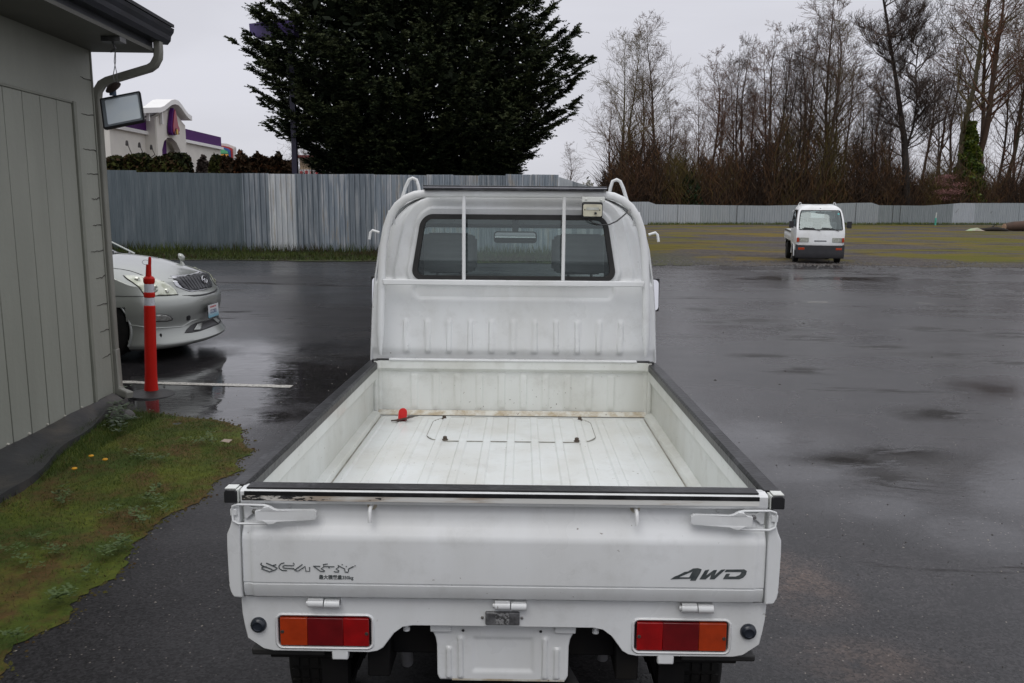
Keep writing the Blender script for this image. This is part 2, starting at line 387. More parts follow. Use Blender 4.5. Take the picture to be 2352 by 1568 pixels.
POOLS = [_g(1720, 1010, .9, .7), _g(1850, 1090, .6, .5), _g(2010, 1160, .5, .4), _g(2330, 1120, .9, 1.0), _g(2250, 1230, .5, .5), _g(2330, 900, .8, .8), _g(1560, 950, .4, .5), _g(1900, 640, 3.0, 1.1)]
M_ASPH = asphalt_mat()
mb = MB(); mb.add([(-300, -60, 0), (300, -60, 0), (300, 500, 0), (-300, 500, 0)], [(0, 1, 2, 3)])
tag(mb.build('asphalt_ground', M_ASPH, fix=False), kind='structure')

def field_mat():
    m, t, b = nodes_of('mossy_gravel')
    n1 = noise(t, 0.16, 5, 0.62, sc=(0.7, 1.0, 1), dist=0.8); n2 = noise(t, 1.4, 6, 0.72, sc=(0.6, 1.3, 1)); n3 = noise(t, 0.085, 3, 0.5, sc=(1, 1.4, 1))
    grav = mixc(t, rmp(t, noise(t, 7, 5, 0.8), 0.35, 0.65), (0.060, 0.054, 0.053), (0.135, 0.122, 0.116))
    moss = mixc(t, rmp(t, n3, 0.40, 0.60), (0.175, 0.130, 0.026), (0.105, 0.115, 0.014))
    moss = mixc(t, rmp(t, n2, 0.4, 0.7), moss, (0.14, 0.105, 0.05))
    f = rmp(t, mathn(t, 'ADD', mathn(t, 'MULTIPLY', n1, 0.7), mathn(t, 'MULTIPLY', n2, 0.3)), 0.465, 0.525)
    tcn = t.nodes.new('ShaderNodeTexCoord'); s = t.nodes.new('ShaderNodeSeparateXYZ'); t.links.new(tcn.outputs['Object'], s.inputs[0])
    edge = rmp(t, mathn(t, 'ADD', s.outputs['Y'], mathn(t, 'MULTIPLY', n2, 4)), 30.0, 28.6)    # gravel kerb of spill along the asphalt
    c = mixc(t, mathn(t, 'MULTIPLY', mathn(t, 'MULTIPLY', f, 0.85), mathn(t, 'SUBTRACT', 1.0, mathn(t, 'MULTIPLY', edge, 0.8))), grav, moss)
    gre = rmp(t, s.outputs['X'], 7.0, 3.5)                                   # greener towards the truck
    c = mixc(t, mathn(t, 'MULTIPLY', gre, 0.5), c, (0.065, 0.085, 0.018))
    dk = rmp(t, noise(t, 0.5, 6, 0.7, sc=(0.5, 1.3, 1)), 0.54, 0.62)
    c = mixc(t, mathn(t, 'MULTIPLY', dk, 0.6), c, (0.05, 0.045, 0.045))
    t.links.new(c, b.inputs['Base Color']); b.inputs['Roughness'].default_value = 1.0; b.inputs['Specular IOR Level'].default_value = 0.0
    bump(t, b, noise(t, 5, 5, 0.7), 0.5, 0.06)
    return m
M_FIELD = field_mat()
def edge_sheet(name, pts, z, mat, step=None):
    mb = MB(); mb.add([(x, y, z) for x, y in pts], [tuple(range(len(pts)))])
    return tag(mb.build(name, mat, fix=False), kind='structure')
pts = []
x = 0.8
while x < 60:
    pts.append((x, 24.75 + 0.016 * x * 1.0 + 0.35 * math.sin(x * .8) + 0.25 * math.sin(x * 2.3 + 1) + random.uniform(-.25, .25))); x += 0.3
pts += [(60, 25.6), (200, 27), (200, 112), (20, 96), (12, 89), (1.9, 30.4)]
edge_sheet('gravel_field', pts, 0.006, M_FIELD)
M_TERR = pm('woodland_soil', (0.035, 0.028, 0.02), 0.9, 0, (0.02, 0.02, 0.012), 0.4)
edge_sheet('terrain', [(-300, 31.2), (1.5, 31.2), (12.5, 91), (66, 111), (300, 115), (300, 490), (-300, 490)], 0.008, M_TERR)

# grass strip at the foot of the near fence
def moss_mat(name, a, b_, c_, s=1.0, bm=0.6):
    m, t, b = nodes_of(name)
    f1 = rmp(t, noise(t, 1.5 * s, 5, 0.6), 0.40, 0.60); f2 = rmp(t, noise(t, 2.3 * s, 6, 0.7, sc=(1.3, 1, 1)), 0.47, 0.60)
    c = mixc(t, f2, mixc(t, f1, a, b_), c_)
    c = mixc(t, rmp(t, noise(t, 25 * s, 4, 0.7), 0.35, 0.7, 0, 0.55), c, tuple(x * 0.45 for x in a))
    t.links.new(c, b.inputs['Base Color']); b.inputs['Roughness'].default_value = 0.85; b.inputs['Specular IOR Level'].default_value = 0.25
    bump(t, b, noise(t, 35 * s, 4, 0.7), bm, 0.015)
    return m
M_MOSS = moss_mat('mossy_lawn', (0.050, 0.080, 0.010), (0.120, 0.140, 0.016), (0.115, 0.066, 0.022))
M_VERGE = moss_mat('verge_turf', (0.026, 0.036, 0.010), (0.045, 0.060, 0.012), (0.028, 0.020, 0.011), 0.5)
pts = []
x = -32.0
while x < 2.6:
    pts.append((x, 25.1 - 0.02 * (x + 9) + 0.16 * math.sin(x * 1.3) + random.uniform(-.1, .1))); x += 0.25
pts += [(2.8, 25), (2.3, 31.3), (-32, 31.3)]
edge_sheet('grass_verge', pts, 0.012, M_VERGE)

GR = [pm('grass_blade_green', (0.070, 0.110, 0.018), 0.6, 0, (0.045, 0.070, 0.013), 2, spec=0.3),
      pm('grass_blade_yellow', (0.150, 0.165, 0.028), 0.6, 0, (0.06, 0.075, 0.015), 2, spec=0.3),
      pm('grass_blade_brown', (0.125, 0.075, 0.030), 0.7, 0, (0.05, 0.034, 0.016), 2, spec=0.3)]
def blades(name, P, hmin, hmax, wd, lean, mi, z0=0.0, label=None, mats=None):
    n = len(P); a = rng.uniform(0, 2 * PI, n); h = rng.uniform(hmin, hmax, n); w_ = wd * rng.uniform(.6, 1.3, n)
    la = rng.uniform(0, 2 * PI, n); ll = rng.uniform(0, lean, n) * h
    V = np.zeros((n, 3, 3)); V[:, 0, 0] = P[:, 0] - np.cos(a) * w_; V[:, 0, 1] = P[:, 1] - np.sin(a) * w_
    V[:, 1, 0] = P[:, 0] + np.cos(a) * w_; V[:, 1, 1] = P[:, 1] + np.sin(a) * w_
    zz = P[:, 2] if P.shape[1] > 2 else z0
    V[:, 0, 2] = zz; V[:, 1, 2] = zz
    V[:, 2, 0] = P[:, 0] + np.cos(la) * ll; V[:, 2, 1] = P[:, 1] + np.sin(la) * ll; V[:, 2, 2] = zz + h
    o = np_mesh(name, V.reshape(-1, 3), np.arange(n * 3).reshape(n, 3), mats or GR, mi)
    return tag(o, label, 'grass' if label else None, kind='stuff')
def pnoise(x, y, seed=0):      # cheap smooth noise in numpy
    v = 0
    for k, (fx, fy, ph) in enumerate(((0.9, 1.3, .3), (2.1, -1.7, 1.9), (-3.7, 2.9, 4.1), (5.3, 6.1, 2.2), (9.1, -8.3, 0.7))):
        v = v + np.sin(fx * x + fy * y + ph + seed) / (1 + k * 0.6)
    return v
LAWN = [(-1.88, -3), (-1.85, 1.5), (-1.85, 2.77), (-1.80, 3.31), (-1.83, 3.8), (-1.82, 4.28), (-1.77, 4.7), (-1.75, 5.04), (-1.79, 5.4), (-1.89, 5.73), (-2.05, 6.02), (-2.2, 6.17), (-2.37, 6.29), (-2.68, 6.40), (-3.02, 6.50), (-3.34, 6.62), (-3.2, 5), (-3.05, 0), (-3.0, -3)]
def inpoly(x, y, poly):
    c = np.zeros(x.shape, bool); n = len(poly)
    for i in range(n):
        x0, y0 = poly[i]; x1, y1 = poly[i - 1]
        m = ((y0 > y) != (y1 > y)) & (x < (x1 - x0) * (y - y0) / (y1 - y0 + 1e-12) + x0); c ^= m
    return c
dense = []
for i in range(len(LAWN)):
    a = Vector(LAWN[i]); b_ = Vector(LAWN[(i + 1) % len(LAWN)]); n = max(1, int((b_ - a).length / 0.035))
    for k in range(n):
        q = a.lerp(b_, k / n); j = 0.017 if a.x > -2.99 or a.y > 6.2 else 0
        wv_ = j * 2.2 * math.sin(len(dense) * .37 + 2 * math.sin(len(dense) * .11)); dense.append(Vector((q.x + wv_ + random.uniform(-j, j), q.y + random.uniform(-j, j) * .7)))
gx, gy = np.meshgrid(np.arange(-3.4, -1.7, .07), np.arange(-3, 6.7, .07)); gx = gx.ravel() + rng.uniform(-.02, .02, gx.size); gy = gy.ravel() + rng.uniform(-.02, .02, gy.size)
def edge_dist(x, y):
    d = np.full(x.shape, 9.0)
    for i in range(len(dense)):
        d = np.minimum(d, np.hypot(x - dense[i].x, y - dense[i].y))
    return d
ok = inpoly(gx, gy, [(p.x, p.y) for p in dense]); ed = edge_dist(gx, gy); ok &= ed > 0.04
allp = dense + [Vector((a, b_)) for a, b_ in zip(gx[ok], gy[ok])]
def lawn_z(x, y, d): return 0.003 + 0.022 * np.clip(d / 0.5, 0, 1) + 0.006 * pnoise(x * 3, y * 3) * np.clip(d / .2, 0, 1)
vo_, ed_, fa_, *_ = geometry.delaunay_2d_cdt(allp, [(i, (i + 1) % len(dense)) for i in range(len(dense))], [], 1, 1e-5)
xx = np.array([v.x for v in vo_]); yy = np.array([v.y for v in vo_]); dd = edge_dist(xx, yy)
zz = lawn_z(xx, yy, dd)
mb = MB(); mb.add(list(zip(xx, yy, zz)), [tuple(f) for f in fa_])
tag(mb.build('lawn', M_MOSS, smooth=60), kind='structure')
n = 90000
px_ = rng.uniform(-3.35, -1.72, n); py_ = 6.65 - 9.0 * rng.power(1.6, n)[::-1] * rng.uniform(0.0, 1, n) 
ok = inpoly(px_, py_, [(p.x, p.y) for p in dense]); px_, py_ = px_[ok], py_[ok]; d_ = edge_dist(px_, py_)
nv = pnoise(px_ * 1.6, py_ * 1.6); keep = (nv + rng.normal(0, .8, len(px_)) > -0.9) & (d_ > 0.02)
px_, py_, d_, nv = px_[keep], py_[keep], d_[keep], nv[keep]
mi = np.where(nv + rng.normal(0, .7, len(nv)) > 1.0, 1, 0); mi = np.where(nv + rng.normal(0, .8, len(nv)) < -1.0, 2, mi)
hh = np.clip(-(px_ + 2.2) * 0.8, 0, 1)
P3 = np.stack([px_, py_, lawn_z(px_, py_, d_) - .002], 1)
lo_ = hh < 0.45
blades('lawn_grass', P3[lo_], 0.008, 0.022, 0.0016, 1.6, mi[lo_], label='short mossy grass on the strip beside the grey building')
blades('long_grass', P3[~lo_], 0.015, 0.05, 0.0018, 1.2, np.where(mi[~lo_] == 1, 0, mi[~lo_]), label='longer dark green grass near the foot of the grey building wall')
n = 26000
vx = rng.uniform(-22, 2.3, n); vy = rng.uniform(25.3, 30.9, n); hv = np.where(vy > 29.2, 1.0, 0.55)
P3 = np.stack([vx, vy, np.full(n, .01)], 1)
nv = pnoise(vx * .5, vy * .5)
fr = vy > 29.6
mi = np.where(nv + rng.normal(0, .9, n) > 1.0, 1, 0); mi = np.where(nv + rng.normal(0, .9, n) < -.8, 2, mi)
GV = [pm('verge_blade_green', (0.034, 0.050, 0.010), 0.7, 0, (0.022, 0.032, 0.008), .6, spec=.15), pm('verge_blade_light', (0.060, 0.078, 0.014), 0.7, 0, (0.04, 0.05, 0.011), .6, spec=.15), pm('verge_blade_brown', (0.050, 0.032, 0.016), 0.8, 0, (0.03, 0.022, 0.012), .6, spec=.15)]
blades('verge_grass', P3[~fr], 0.04, 0.16, 0.012, .8, mi[~fr], label='rough low grass on the verge before the near fence', mats=GV)
blades('verge_tall_grass', P3[fr], 0.10, 0.42, 0.014, .6, mi[fr], label='taller grass growing along the foot of the near fence', mats=GV)
n = 16000
fx_ = rng.uniform(14, 75, n); fy_ = 90 + (fx_ - 18) * 0.39 + rng.uniform(-2.2, -.1, n)
P3 = np.stack([fx_, fy_, np.full(n, .01)], 1)
blades('far_fence_grass', P3, 0.08, 0.38, 0.03, .6, rng.integers(0, 2, n), label='green grass growing along the foot of the far fence')

# crumbs of moss, soil and stones where the strip frays into the asphalt
V_ = []
for q in dense:
    if q.x > -2.98 or q.y > 6.2:
        for _ in range(5):
            d_ = abs(random.gauss(0, .045)); V_.append((q.x + random.uniform(.0, 1.0) * d_ * (1 if q.y < 5.8 else .6), q.y + random.uniform(-.02, .02) + (d_ * .7 if q.y > 5.8 else 0)))
V_ = [V_[i] for i in range(0, len(V_), 1)]
def _crumbs(name, label, P, s0, s1, mat): return stones(name, label, P, s0, s1, mat)
EDGE_PTS = V_
# weeds (rosettes of round leaves), nobody could count the leaves
def weeds(spots, name, label, mat, r=0.05, nl=11, ls=0.018):
    V, F = [], []
    for (x, y, z) in spots:
        for k in range(nl):
            a = random.uniform(0, 2 * PI); d = random.uniform(.1, 1) * r; c = Vector((x + math.cos(a) * d, y + math.sin(a) * d, z + random.uniform(.006, .028)))
            s_ = ls * random.uniform(.6, 1.3); u = Vector((math.cos(a), math.sin(a), random.uniform(-.1, .5))).normalized() * s_; v = Vector((-math.sin(a), math.cos(a), random.uniform(-.3, .3))).normalized() * s_ * .55
            o = len(V); V += [c - u, c - u * .3 + v, c + u * .6 + v * .8, c + u, c + u * .6 - v * .8, c - u * .3 - v]; F.append(tuple(range(o, o + 6)))
    mb = MB(); mb.add(V, F); o = mb.build(name, mat, fix=False); return tag(o, label, 'weeds', kind='stuff')
M_WEED = pm('weed_leaf', (0.095, 0.140, 0.040), 0.6, 0, (0.05, 0.085, 0.020), 20, spec=0.4)
sp_ = []
for (cx_, cy_, nn) in ((600, 800, 7), (640, 830, 6), (560, 930, 8), (520, 960, 7), (480, 980, 5), (250, 1180, 7), (300, 1170, 6), (120, 1030, 4), (60, 1340, 5), (240, 970, 6), (270, 735, 6), (300, 715, 4), (610, 540, 7), (720, 550, 5), (880, 480, 6), (930, 470, 6), (700, 700, 5), (520, 790, 5), (40, 970, 5), (390, 1070, 4), (730, 775, 5), (200, 920, 4), (660, 745, 5)):
    for k in range(nn):
        q = gnd((cx_ + random.gauss(0, 26)) * .865 / 1.694, (1300 + (cy_ + random.gauss(0, 12)) * .865) / 1.694, .05); sp_.append((q.x, q.y, .045))
weeds(sp_, 'lawn_weeds', 'pale green leafy weeds scattered over the mossy strip', M_WEED, 0.034, 8, 0.010)
wp = []
for k in range(34):
    q = gnd(random.gauss(272, 16), random.gauss(975, 20), .0); wp.append((q.x, q.y, random.uniform(.02, .14)))
weeds(wp, 'corner_weeds', 'dark clump of weeds at the foot of the downpipe', pm('dark_weed_leaf', (0.03, 0.05, 0.02), 0.5, 0, (0.05, 0.08, 0.03), 14), 0.06, 10, 0.016)
M_YEL = pm('dandelion_yellow', (0.75, 0.36, 0.01), 0.6)
M_STEM = pm('flower_stem', (0.08, 0.12, 0.03), 0.6)
for (a, b_, lab) in ((410, 550, 'small yellow dandelion, the farthest of three in the mossy grass'), (473, 566, 'small yellow dandelion nearest to the asphalt'), (335, 607, 'orange yellow dandelion closest to the wall and to the camera')):
    q = gnd(a * .865 / 1.694, (1300 + b_ * .865) / 1.694, .085)
    t_ = thing('dandelion', lab, 'flower', (q.x, q.y, .03))
    mb = MB(); mb.lathe([(0.002, 0.05), (0.010, .053), (0.017, .060), (0.013, .065), (.003, .067)], (0, 0, 0), n=9); mb.build('flower_head', M_YEL, t_)
    mb = MB(); mb.tube([(0, 0, 0), (.003, .002, .025), (0, 0, .055)], .0016, 5); mb.build('stem', M_STEM, t_)
# pale dead leaf and litter on the lawn
q = gnd((1015 * .865) / 1.694, (1300 + 487 * .865) / 1.694, .05)
mb = MB(); mb.add([(-.04, 0, 0), (-.02, .028, .012), (.02, .032, .006), (.045, .008, .014), (.03, -.026, .002), (-.015, -.03, .012), (0, 0, .02)], [(0, 1, 6), (1, 2, 6), (2, 3, 6), (3, 4, 6), (4, 5, 6), (5, 0, 6)])
o = mb.build('dead_leaf', pm('pale_leaf', (0.42, 0.33, 0.27), 0.7), solid=.001); o.location = (q.x, q.y, .055); tag(o, 'pale pinkish dead leaf lying near the rounded tip of the grass strip', 'leaf')

# painted parking line, broken and worn
M_LINE = None
def line_mat():
    m, t, b = nodes_of('worn_line_paint')
    f = rmp(t, noise(t, 38, 5, 0.8), 0.44, 0.62)
    t.links.new(mixc(t, f, (0.58, 0.56, 0.50), (0.16, 0.145, 0.13)), b.inputs['Base Color']); b.inputs['Roughness'].default_value = 0.35
    return m
M_LINE = line_mat()
a = gnd(255, 877); b_ = gnd(670, 888)
dv = (b_ - a).normalized(); a = a - dv * 2.5; nn = Vector((-dv.y, dv.x, 0)) * 0.055; k = 60; mb = MB(); vs = []
for i in range(k + 1):
    c = a.lerp(b_, i / k); j = random.uniform(.8, 1.1); vs += [c - nn * j, c + nn * random.uniform(.8, 1.1)]
mb.add([(v.x, v.y, .004) for v in vs], [(2 * i, 2 * i + 2, 2 * i + 3, 2 * i + 1) for i in range(k)])
tag(mb.build('parking_line_marking', M_LINE, fix=False), kind='structure')
mb = MB()
for (x0, y0, x1, y1, wd) in ((1855, 694, 1902, 694, 0.05), (2105, 695, 2150, 699, .035)):
    a = gnd(x0, y0); b_ = gnd(x1, y1); vs = []
    for i in range(9):
        c = a.lerp(b_, i / 8); vs += [(c.x, c.y - wd * random.uniform(.2, 1), .004), (c.x, c.y + wd * random.uniform(.2, 1), .004)]
    mb.add(vs, [(2 * i, 2 * i + 2, 2 * i + 3, 2 * i + 1) for i in range(8)])
tag(mb.build('old_line_markings', M_LINE, fix=False), kind='structure')

# loose grit and stones on the asphalt: nobody could count it
def stones(name, label, P, s0, s1, mat, z=0.0):
    V, F = [], []
    base = [Vector(v) for v in ((1, 0, 0), (-.9, .1, 0), (0, 1, 0), (0, -1, 0), (.1, 0, .7), (0, .1, -.3))]
    tri = [(0, 2, 4), (2, 1, 4), (1, 3, 4), (3, 0, 4), (2, 0, 5), (1, 2, 5), (3, 1, 5), (0, 3, 5)]
    for (x, y) in P:
        s_ = random.uniform(s0, s1); a = random.uniform(0, 6.28); o = len(V)
        for q in base:
            r_ = q * s_ * random.uniform(.7, 1.2); V.append((x + r_.x * math.cos(a) - r_.y * math.sin(a), y + r_.x * math.sin(a) + r_.y * math.cos(a), z + r_.z))
        F += [tuple(i + o for i in f) for f in tri]
    mb = MB(); mb.add(V, F); return tag(mb.build(name, mat, fix=False), label, 'grit', kind='stuff')
stones('asphalt_grit', 'pale grit scattered on the wet asphalt', [(random.uniform(-2, 5.5), random.uniform(1.5, 9)) for _ in range(380)] + [(random.uniform(-3.6, -1.2), random.uniform(6.3, 8)) for _ in range(60)], .002, .007, pm('pale_grit', (0.26, 0.24, 0.21), .7))
stones('moss_crumbs', 'crumbs of moss and soil fraying from the grass edge onto the asphalt', [p for i, p in enumerate(EDGE_PTS) if i % 3], .003, .012, pm('moss_crumb', (.075, .085, .02), .9, 0, (.07, .04, .02), 9, spec=.2))
stones('edge_grit', 'pale grit along the edge of the grass strip', [p for i, p in enumerate(EDGE_PTS) if i % 11 == 0], .002, .008, pm('pale_grit', (0.26, 0.24, 0.21), .7))
stones('dark_debris', 'dark cones and bits scattered on the wet asphalt', [(random.uniform(-4, 16), random.uniform(3, 24)) for _ in range(170)], .006, .022, pm('dark_debris', (0.02, 0.016, 0.012), .6))
stones('dark_pebbles', 'small dark pebbles and bark bits on the asphalt right of the near truck', [(random.uniform(.9, 4.5), random.uniform(1.6, 7)) for _ in range(420)], .002, .0065, pm('dark_debris', (0.02, 0.016, 0.012), .6))
stones('field_gravel', 'loose grey gravel along the edge of the mossy field', [(random.uniform(3, 40), random.gauss(25.7, .75)) for _ in range(4200)], .015, .06, pm('gravel_stone', (0.10, 0.095, 0.09), .8, 0, (.05, .045, .045), .7))

# ================================================================== grey building, left
M_SID = pm('grey_siding_paint', (0.325, 0.332, 0.285), 0.55, 0, (0.28, 0.287, 0.245), 2.6, (1, 1, .22), bmp=0.25, bs=24)
M_SIDE = pm('siding_groove', (0.05, 0.048, 0.04), 0.8, 0, (0.08, 0.075, 0.062), 9)
M_TRIM = pm('grey_trim_paint', (0.25, 0.256, 0.212), 0.5, 0, (0.21, 0.215, 0.18), 4)
M_PIPE = pm('downspout_metal', (0.27, 0.27, 0.235), 0.38, 0.0, (0.20, 0.195, 0.165), 5, (1, 1, .3))
M_GUT = pm('gutter_dark_blue_grey', (0.030, 0.034, 0.046), 0.3, 0.2, (0.02, 0.023, 0.03), 5)
M_SOF = pm('soffit_grey', (0.13, 0.128, 0.112), 0.6, 0, (0.11, 0.108, 0.095), 3)
M_FASC = pm('fascia_grey', (0.085, 0.09, 0.105), 0.5, 0, (0.065, 0.07, 0.08), 2)
M_ROOF = pm('dark_roof', (0.035, 0.035, 0.04), 0.8, 0, (0.025, 0.025, 0.03), 8)
M_MEMB = pm('black_membrane', (0.030, 0.030, 0.033), 0.42, 0, (0.075, 0.065, 0.055), 3.2, lo=.5, hi=.72, bmp=.5, bs=9)
BA = math.atan(-0.037 * -1)     # wall runs very slightly left as it recedes
bld = thing('grey_building', 'grey green board clad building with dark gutter and downpipe at its corner', 'building', (-3.40, 6.90, 0), math.atan(0.037))
# local axes: +y away from camera along the wall, x = 0 wall face (outside is +x); the corner is at y = 0
mb = MB(); mb.box(-6, -0.002, -14, 0, 0.03, 2.95); mb.build('wall', M_SID, bld)
mb = MB()                                       # board panel with vertical grooves (each board proud of the dark joint)
ys = [-0.40 - 0.232 * k for k in range(0, 42)]
mb2 = MB(); mb2.box(-0.001, 0.004, ys[-1], -0.40, 0.05, 2.42); mb2.build('panel_backing', M_SIDE, bld)
for k in range(len(ys) - 1):
    mb.box(0.004, 0.014, ys[k + 1] + 0.0045, ys[k] - 0.0035, 0.045, 2.415)
mb.build('board_panel', M_SID, bld, bevel=0.003, seg=1)
mb = MB(); mb.box(-0.001, 0.030, -0.40, -0.355, 0.04, 2.435); mb.box(-0.001, 0.022, ys[-1], -0.401, 2.4155, 2.437); mb.build('panel_trim', M_TRIM, bld, bevel=0.004)
mb = MB(); zc_ = 0.55; jl = []
zs_ = [2.64, 2.36, 2.09, 1.90, 1.70, 1.49, 1.28, 1.06, 0.84, 0.62, 0.40]
for i, z in enumerate(zs_):
    y0 = -0.02; y1 = -0.20 - random.uniform(-.05, .05); pts = [(0.001, lerp(y0, y1, k / 6), z + random.uniform(-.004, .004) + (0.012 if i % 3 == 1 and k < 2 else 0)) for k in range(7)]
    mb = MB(); mb.tube(pts, [.0055, .004, .0035, .003, .003, .0025, .0015], 5); mb.build('siding_joint', M_SIDE, bld)
mb = MB(); mb.box(-0.03, 0.006, -0.012, 0.008, 0.04, 2.93); mb.build('corner_trim', M_TRIM, bld, bevel=.002)
# eave: soffit, fascia, gutter, roof
mb = MB(); mb.box(-6, 0.50, -14, 0.06, 2.872, 2.90); mb.build('soffit', M_SOF, bld)
mb = MB(); mb.box(0.44, 0.47, -14, 0.05, 2.905, 3.06); mb.box(-6, .47, .0505, .08, 2.905, 3.06); mb.build('fascia', M_FASC, bld, bevel=.003)
mb = MB(); prof = [(0.472, 3.075), (0.472, 2.96), (0.56, 2.955), (0.585, 2.985), (0.59, 3.02), (0.612, 3.05), (0.618, 3.078), (0.605, 3.082)]
vs = [(a, y, b_) for y in (-14, 0.16) for a, b_ in prof]; k = len(prof)
mb.add(vs, [(i, i + 1, k + i + 1, k + i) for i in range(k - 1)] + [tuple(range(k, 2 * k))]); mb.build('gutter', M_GUT, bld, solid=.004)
mb = MB(); mb.add([(0.60, -14, 3.10), (0.60, .22, 3.10), (-3, .22, 3.85), (-3, -14, 3.85), (0.60, -14, 3.125), (0.60, .22, 3.125), (-3, .22, 3.875), (-3, -14, 3.875)],
       [(0, 1, 2, 3), (4, 5, 6, 7), (0, 1, 5, 4), (1, 2, 6, 5), (2, 3, 7, 6), (3, 0, 4, 7)])
mb.box(.40, .50, .02, .26, 3.125, 3.165); mb.build('roof', M_ROOF, bld)
mb = MB(); mb.add([(-.2, -.001, 2.9), (-6, -.001, 2.9), (-6, -.001, 4.4), (.45, -.001, 3.12)], [(0, 1, 2, 3)]); mb.build('gable', M_SID, bld)
# downspout
dsp = MB()
path = [(0.53, 0.03, 2.97), (0.53, 0.03, 2.88), (0.525, .03, 2.83), (0.49, .035, 2.775), (0.45, .04, 2.75), (0.10, .06, 2.65), (0.05, .065, 2.625), (0.012, .065, 2.57), (-.001, .065, 2.49), (-.003, .065, 1.4), (-.003, .065, 0.42)]
dsp.tube(path, .052, 4, sx=.80, ref=(0, 1, 0))
d1 = dsp.build('downspout', M_PIPE, bld, bevel=.012, seg=3)
mb = MB(); mb.tube([(-.001, .065, .44), (0.004, .065, .12), (0.03, .05, .07), (.13, .0, .045)], .056, 4, sx=.80, ref=(0, 1, 0)); mb.build('pipe_outlet', M_PIPE, d1, bevel=.01)
# membrane skirt on the ground
mb = MB(); ny = 90
rows = []
for j in range(ny + 1):
    y = -0.1 - 9.0 * j / ny; wdt = 0.16 + 0.30 * sstep(0, 2.6, -y) + .02 * math.sin(y * 5)
    ripple = lambda a, s_: .006 * math.sin(y * 7 + a) + random.uniform(-.003, .003)
    rows.append([(0.004, y, .075), (0.03, y, .085 + ripple(1, 1)), (wdt * .45, y, .055 + ripple(2, 1) * 2), (wdt * .75, y, .035 + ripple(4, 1) * 2), (wdt, y, .052 + ripple(0, 0)), (wdt + .012, y, .0)])
o_ = []
for r_ in rows: o_ += r_
mb.add(o_, [(j * 6 + i, j * 6 + i + 1, (j + 1) * 6 + i + 1, (j + 1) * 6 + i) for j in range(ny) for i in range(5)])
mb.build('foundation_skirt', M_MEMB, bld, smooth=40)
mb = MB()
for k in range(16):
    mb.lathe([(.013, 0), (.012, .006), (.004, .009)], (0.015, -.35 - k * .26 * random.uniform(.98, 1.02), .088 if k else .09), n=8)
mb.build('washer_heads', pm('pale_washer', (.6, .58, .5), .5), bld)
mb = MB(); r_ = [(-.11, -.05, 0), (-.05, -.1, 0), (.06, -.09, 0), (.12, 0, 0), (.08, .08, 0), (-.06, .08, 0), (-.08, -.03, .075), (.02, -.05, .09), (.07, .02, .07), (-.03, .04, .08)]
mb.add(r_, [(0, 1, 7, 6), (1, 2, 7), (2, 3, 8, 7), (3, 4, 8), (4, 5, 9, 8), (5, 0, 6, 9), (6, 7, 8, 9)])
o = mb.build('rock', pm('grey_rock', (.13, .12, .12), .8, 0, (.07, .065, .06), 12, bmp=.4), bevel=.02, seg=3); q = gnd(281, 962); o.location = (q.x, q.y, 0); o.rotation_euler = (0, 0, .4)
tag(o, 'grey rock lying below the outlet of the downpipe', 'rock')

# floodlight under the eave
fl = thing('floodlight', 'tilted square floodlight hanging from the eave beside the downpipe', 'floodlight', (0, 0, 0))
A, B, C_, D_ = aty(225, 230, 6.33), aty(318, 213, 6.38), aty(336, 277, 6.26), aty(247, 296, 6.21)
cen = (A + B + C_ + D_) / 4; ux = ((B - A) + (C_ - D_)).normalized(); uy = ((A - D_) + (B - C_)); uy = (uy - ux * uy.dot(ux)).normalized(); un = ux.cross(uy)
if un.y > 0: un = -un
mt = Matrix((ux, uy, un)).transposed().to_4x4(); mt.translation = cen; fl.matrix_world = mt
hw, hh_ = (B - A).length / 2, (A - D_).length / 2
def P2(a, b_, d): return (a, b_, d)
mb = MB(); mb.plate(rrect(0, 0, hw, hh_, .012), [rrect(0, 0, hw - .010, hh_ - .010, .006)], lambda a, b_, d: (a, b_, d - .004), .018); mb.box(-hw + .01, hw - .01, -hh_ + .01, hh_ - .01, -.022, -.0045); mb.build('housing', M_BLACK, fl, bevel=.003)
m_fl = pm('floodlight_glass', (0.66, 0.73, 0.78), 0.12, 0.0, (0.72, 0.78, 0.80), 6, coat=.5)
mb = MB(); mb.box(-hw + .009, hw - .009, -hh_ + .009, hh_ - .009, .002, .008); mb.build('lens', m_fl, fl)
mb = MB(); mb.plate(rrect(0, 0, hw - .011, hh_ - .011, .006), [rrect(.006, .004, hw - .028, hh_ - .026, .01)], lambda a, b_, d: (a, b_, d + .0085), .002); mb.build('reflector_rim', pm('lamp_reflector_rim', (.24, .27, .29), .3, .3), fl)
se = MB(); s0 = Vector((-2.952, 6.30, 2.508))
se = MB(); se.lathe([(0, -.008), (.045, -.008), (.062, .0), (.045, .014), (0, .02)], (0, 0, 0), n=18); so = se.build('motion_sensor', pm('brown_sensor', (.03, .02, .018), .4), fl, smooth=40)
so.matrix_parent_inverse = mt.inverted(); so.location = s0; so.rotation_euler = (R(42), R(-20), 0)
mb = MB(); mb.tube([Vector((-2.958, 6.30, 2.49)), Vector((-2.957, 6.30, 2.452))], .024, 10); br = mb.build('swivel_mount', pm('blue_knuckle', (.02, .05, .10), .4), fl); br.matrix_parent_inverse = mt.inverted()
mb = MB(); mb.tube([(-2.94, 6.32, 2.52), (-2.935, 6.34, 2.60), (-2.955, 6.35, 2.70), (-2.94, 6.35, 2.80)], .003, 5); mb.tube([(-2.95, 6.32, 2.52), (-2.965, 6.34, 2.60), (-2.945, 6.35, 2.70), (-2.94, 6.35, 2.80)], .003, 5)
mb.box(-3.02, -2.88, 6.30, 6.40, 2.835, 2.87); mb.tube([(-2.95, 6.33, 2.84), (-2.93, 6.33, 2.79), (-2.97, 6.33, 2.765)], .008, 6)
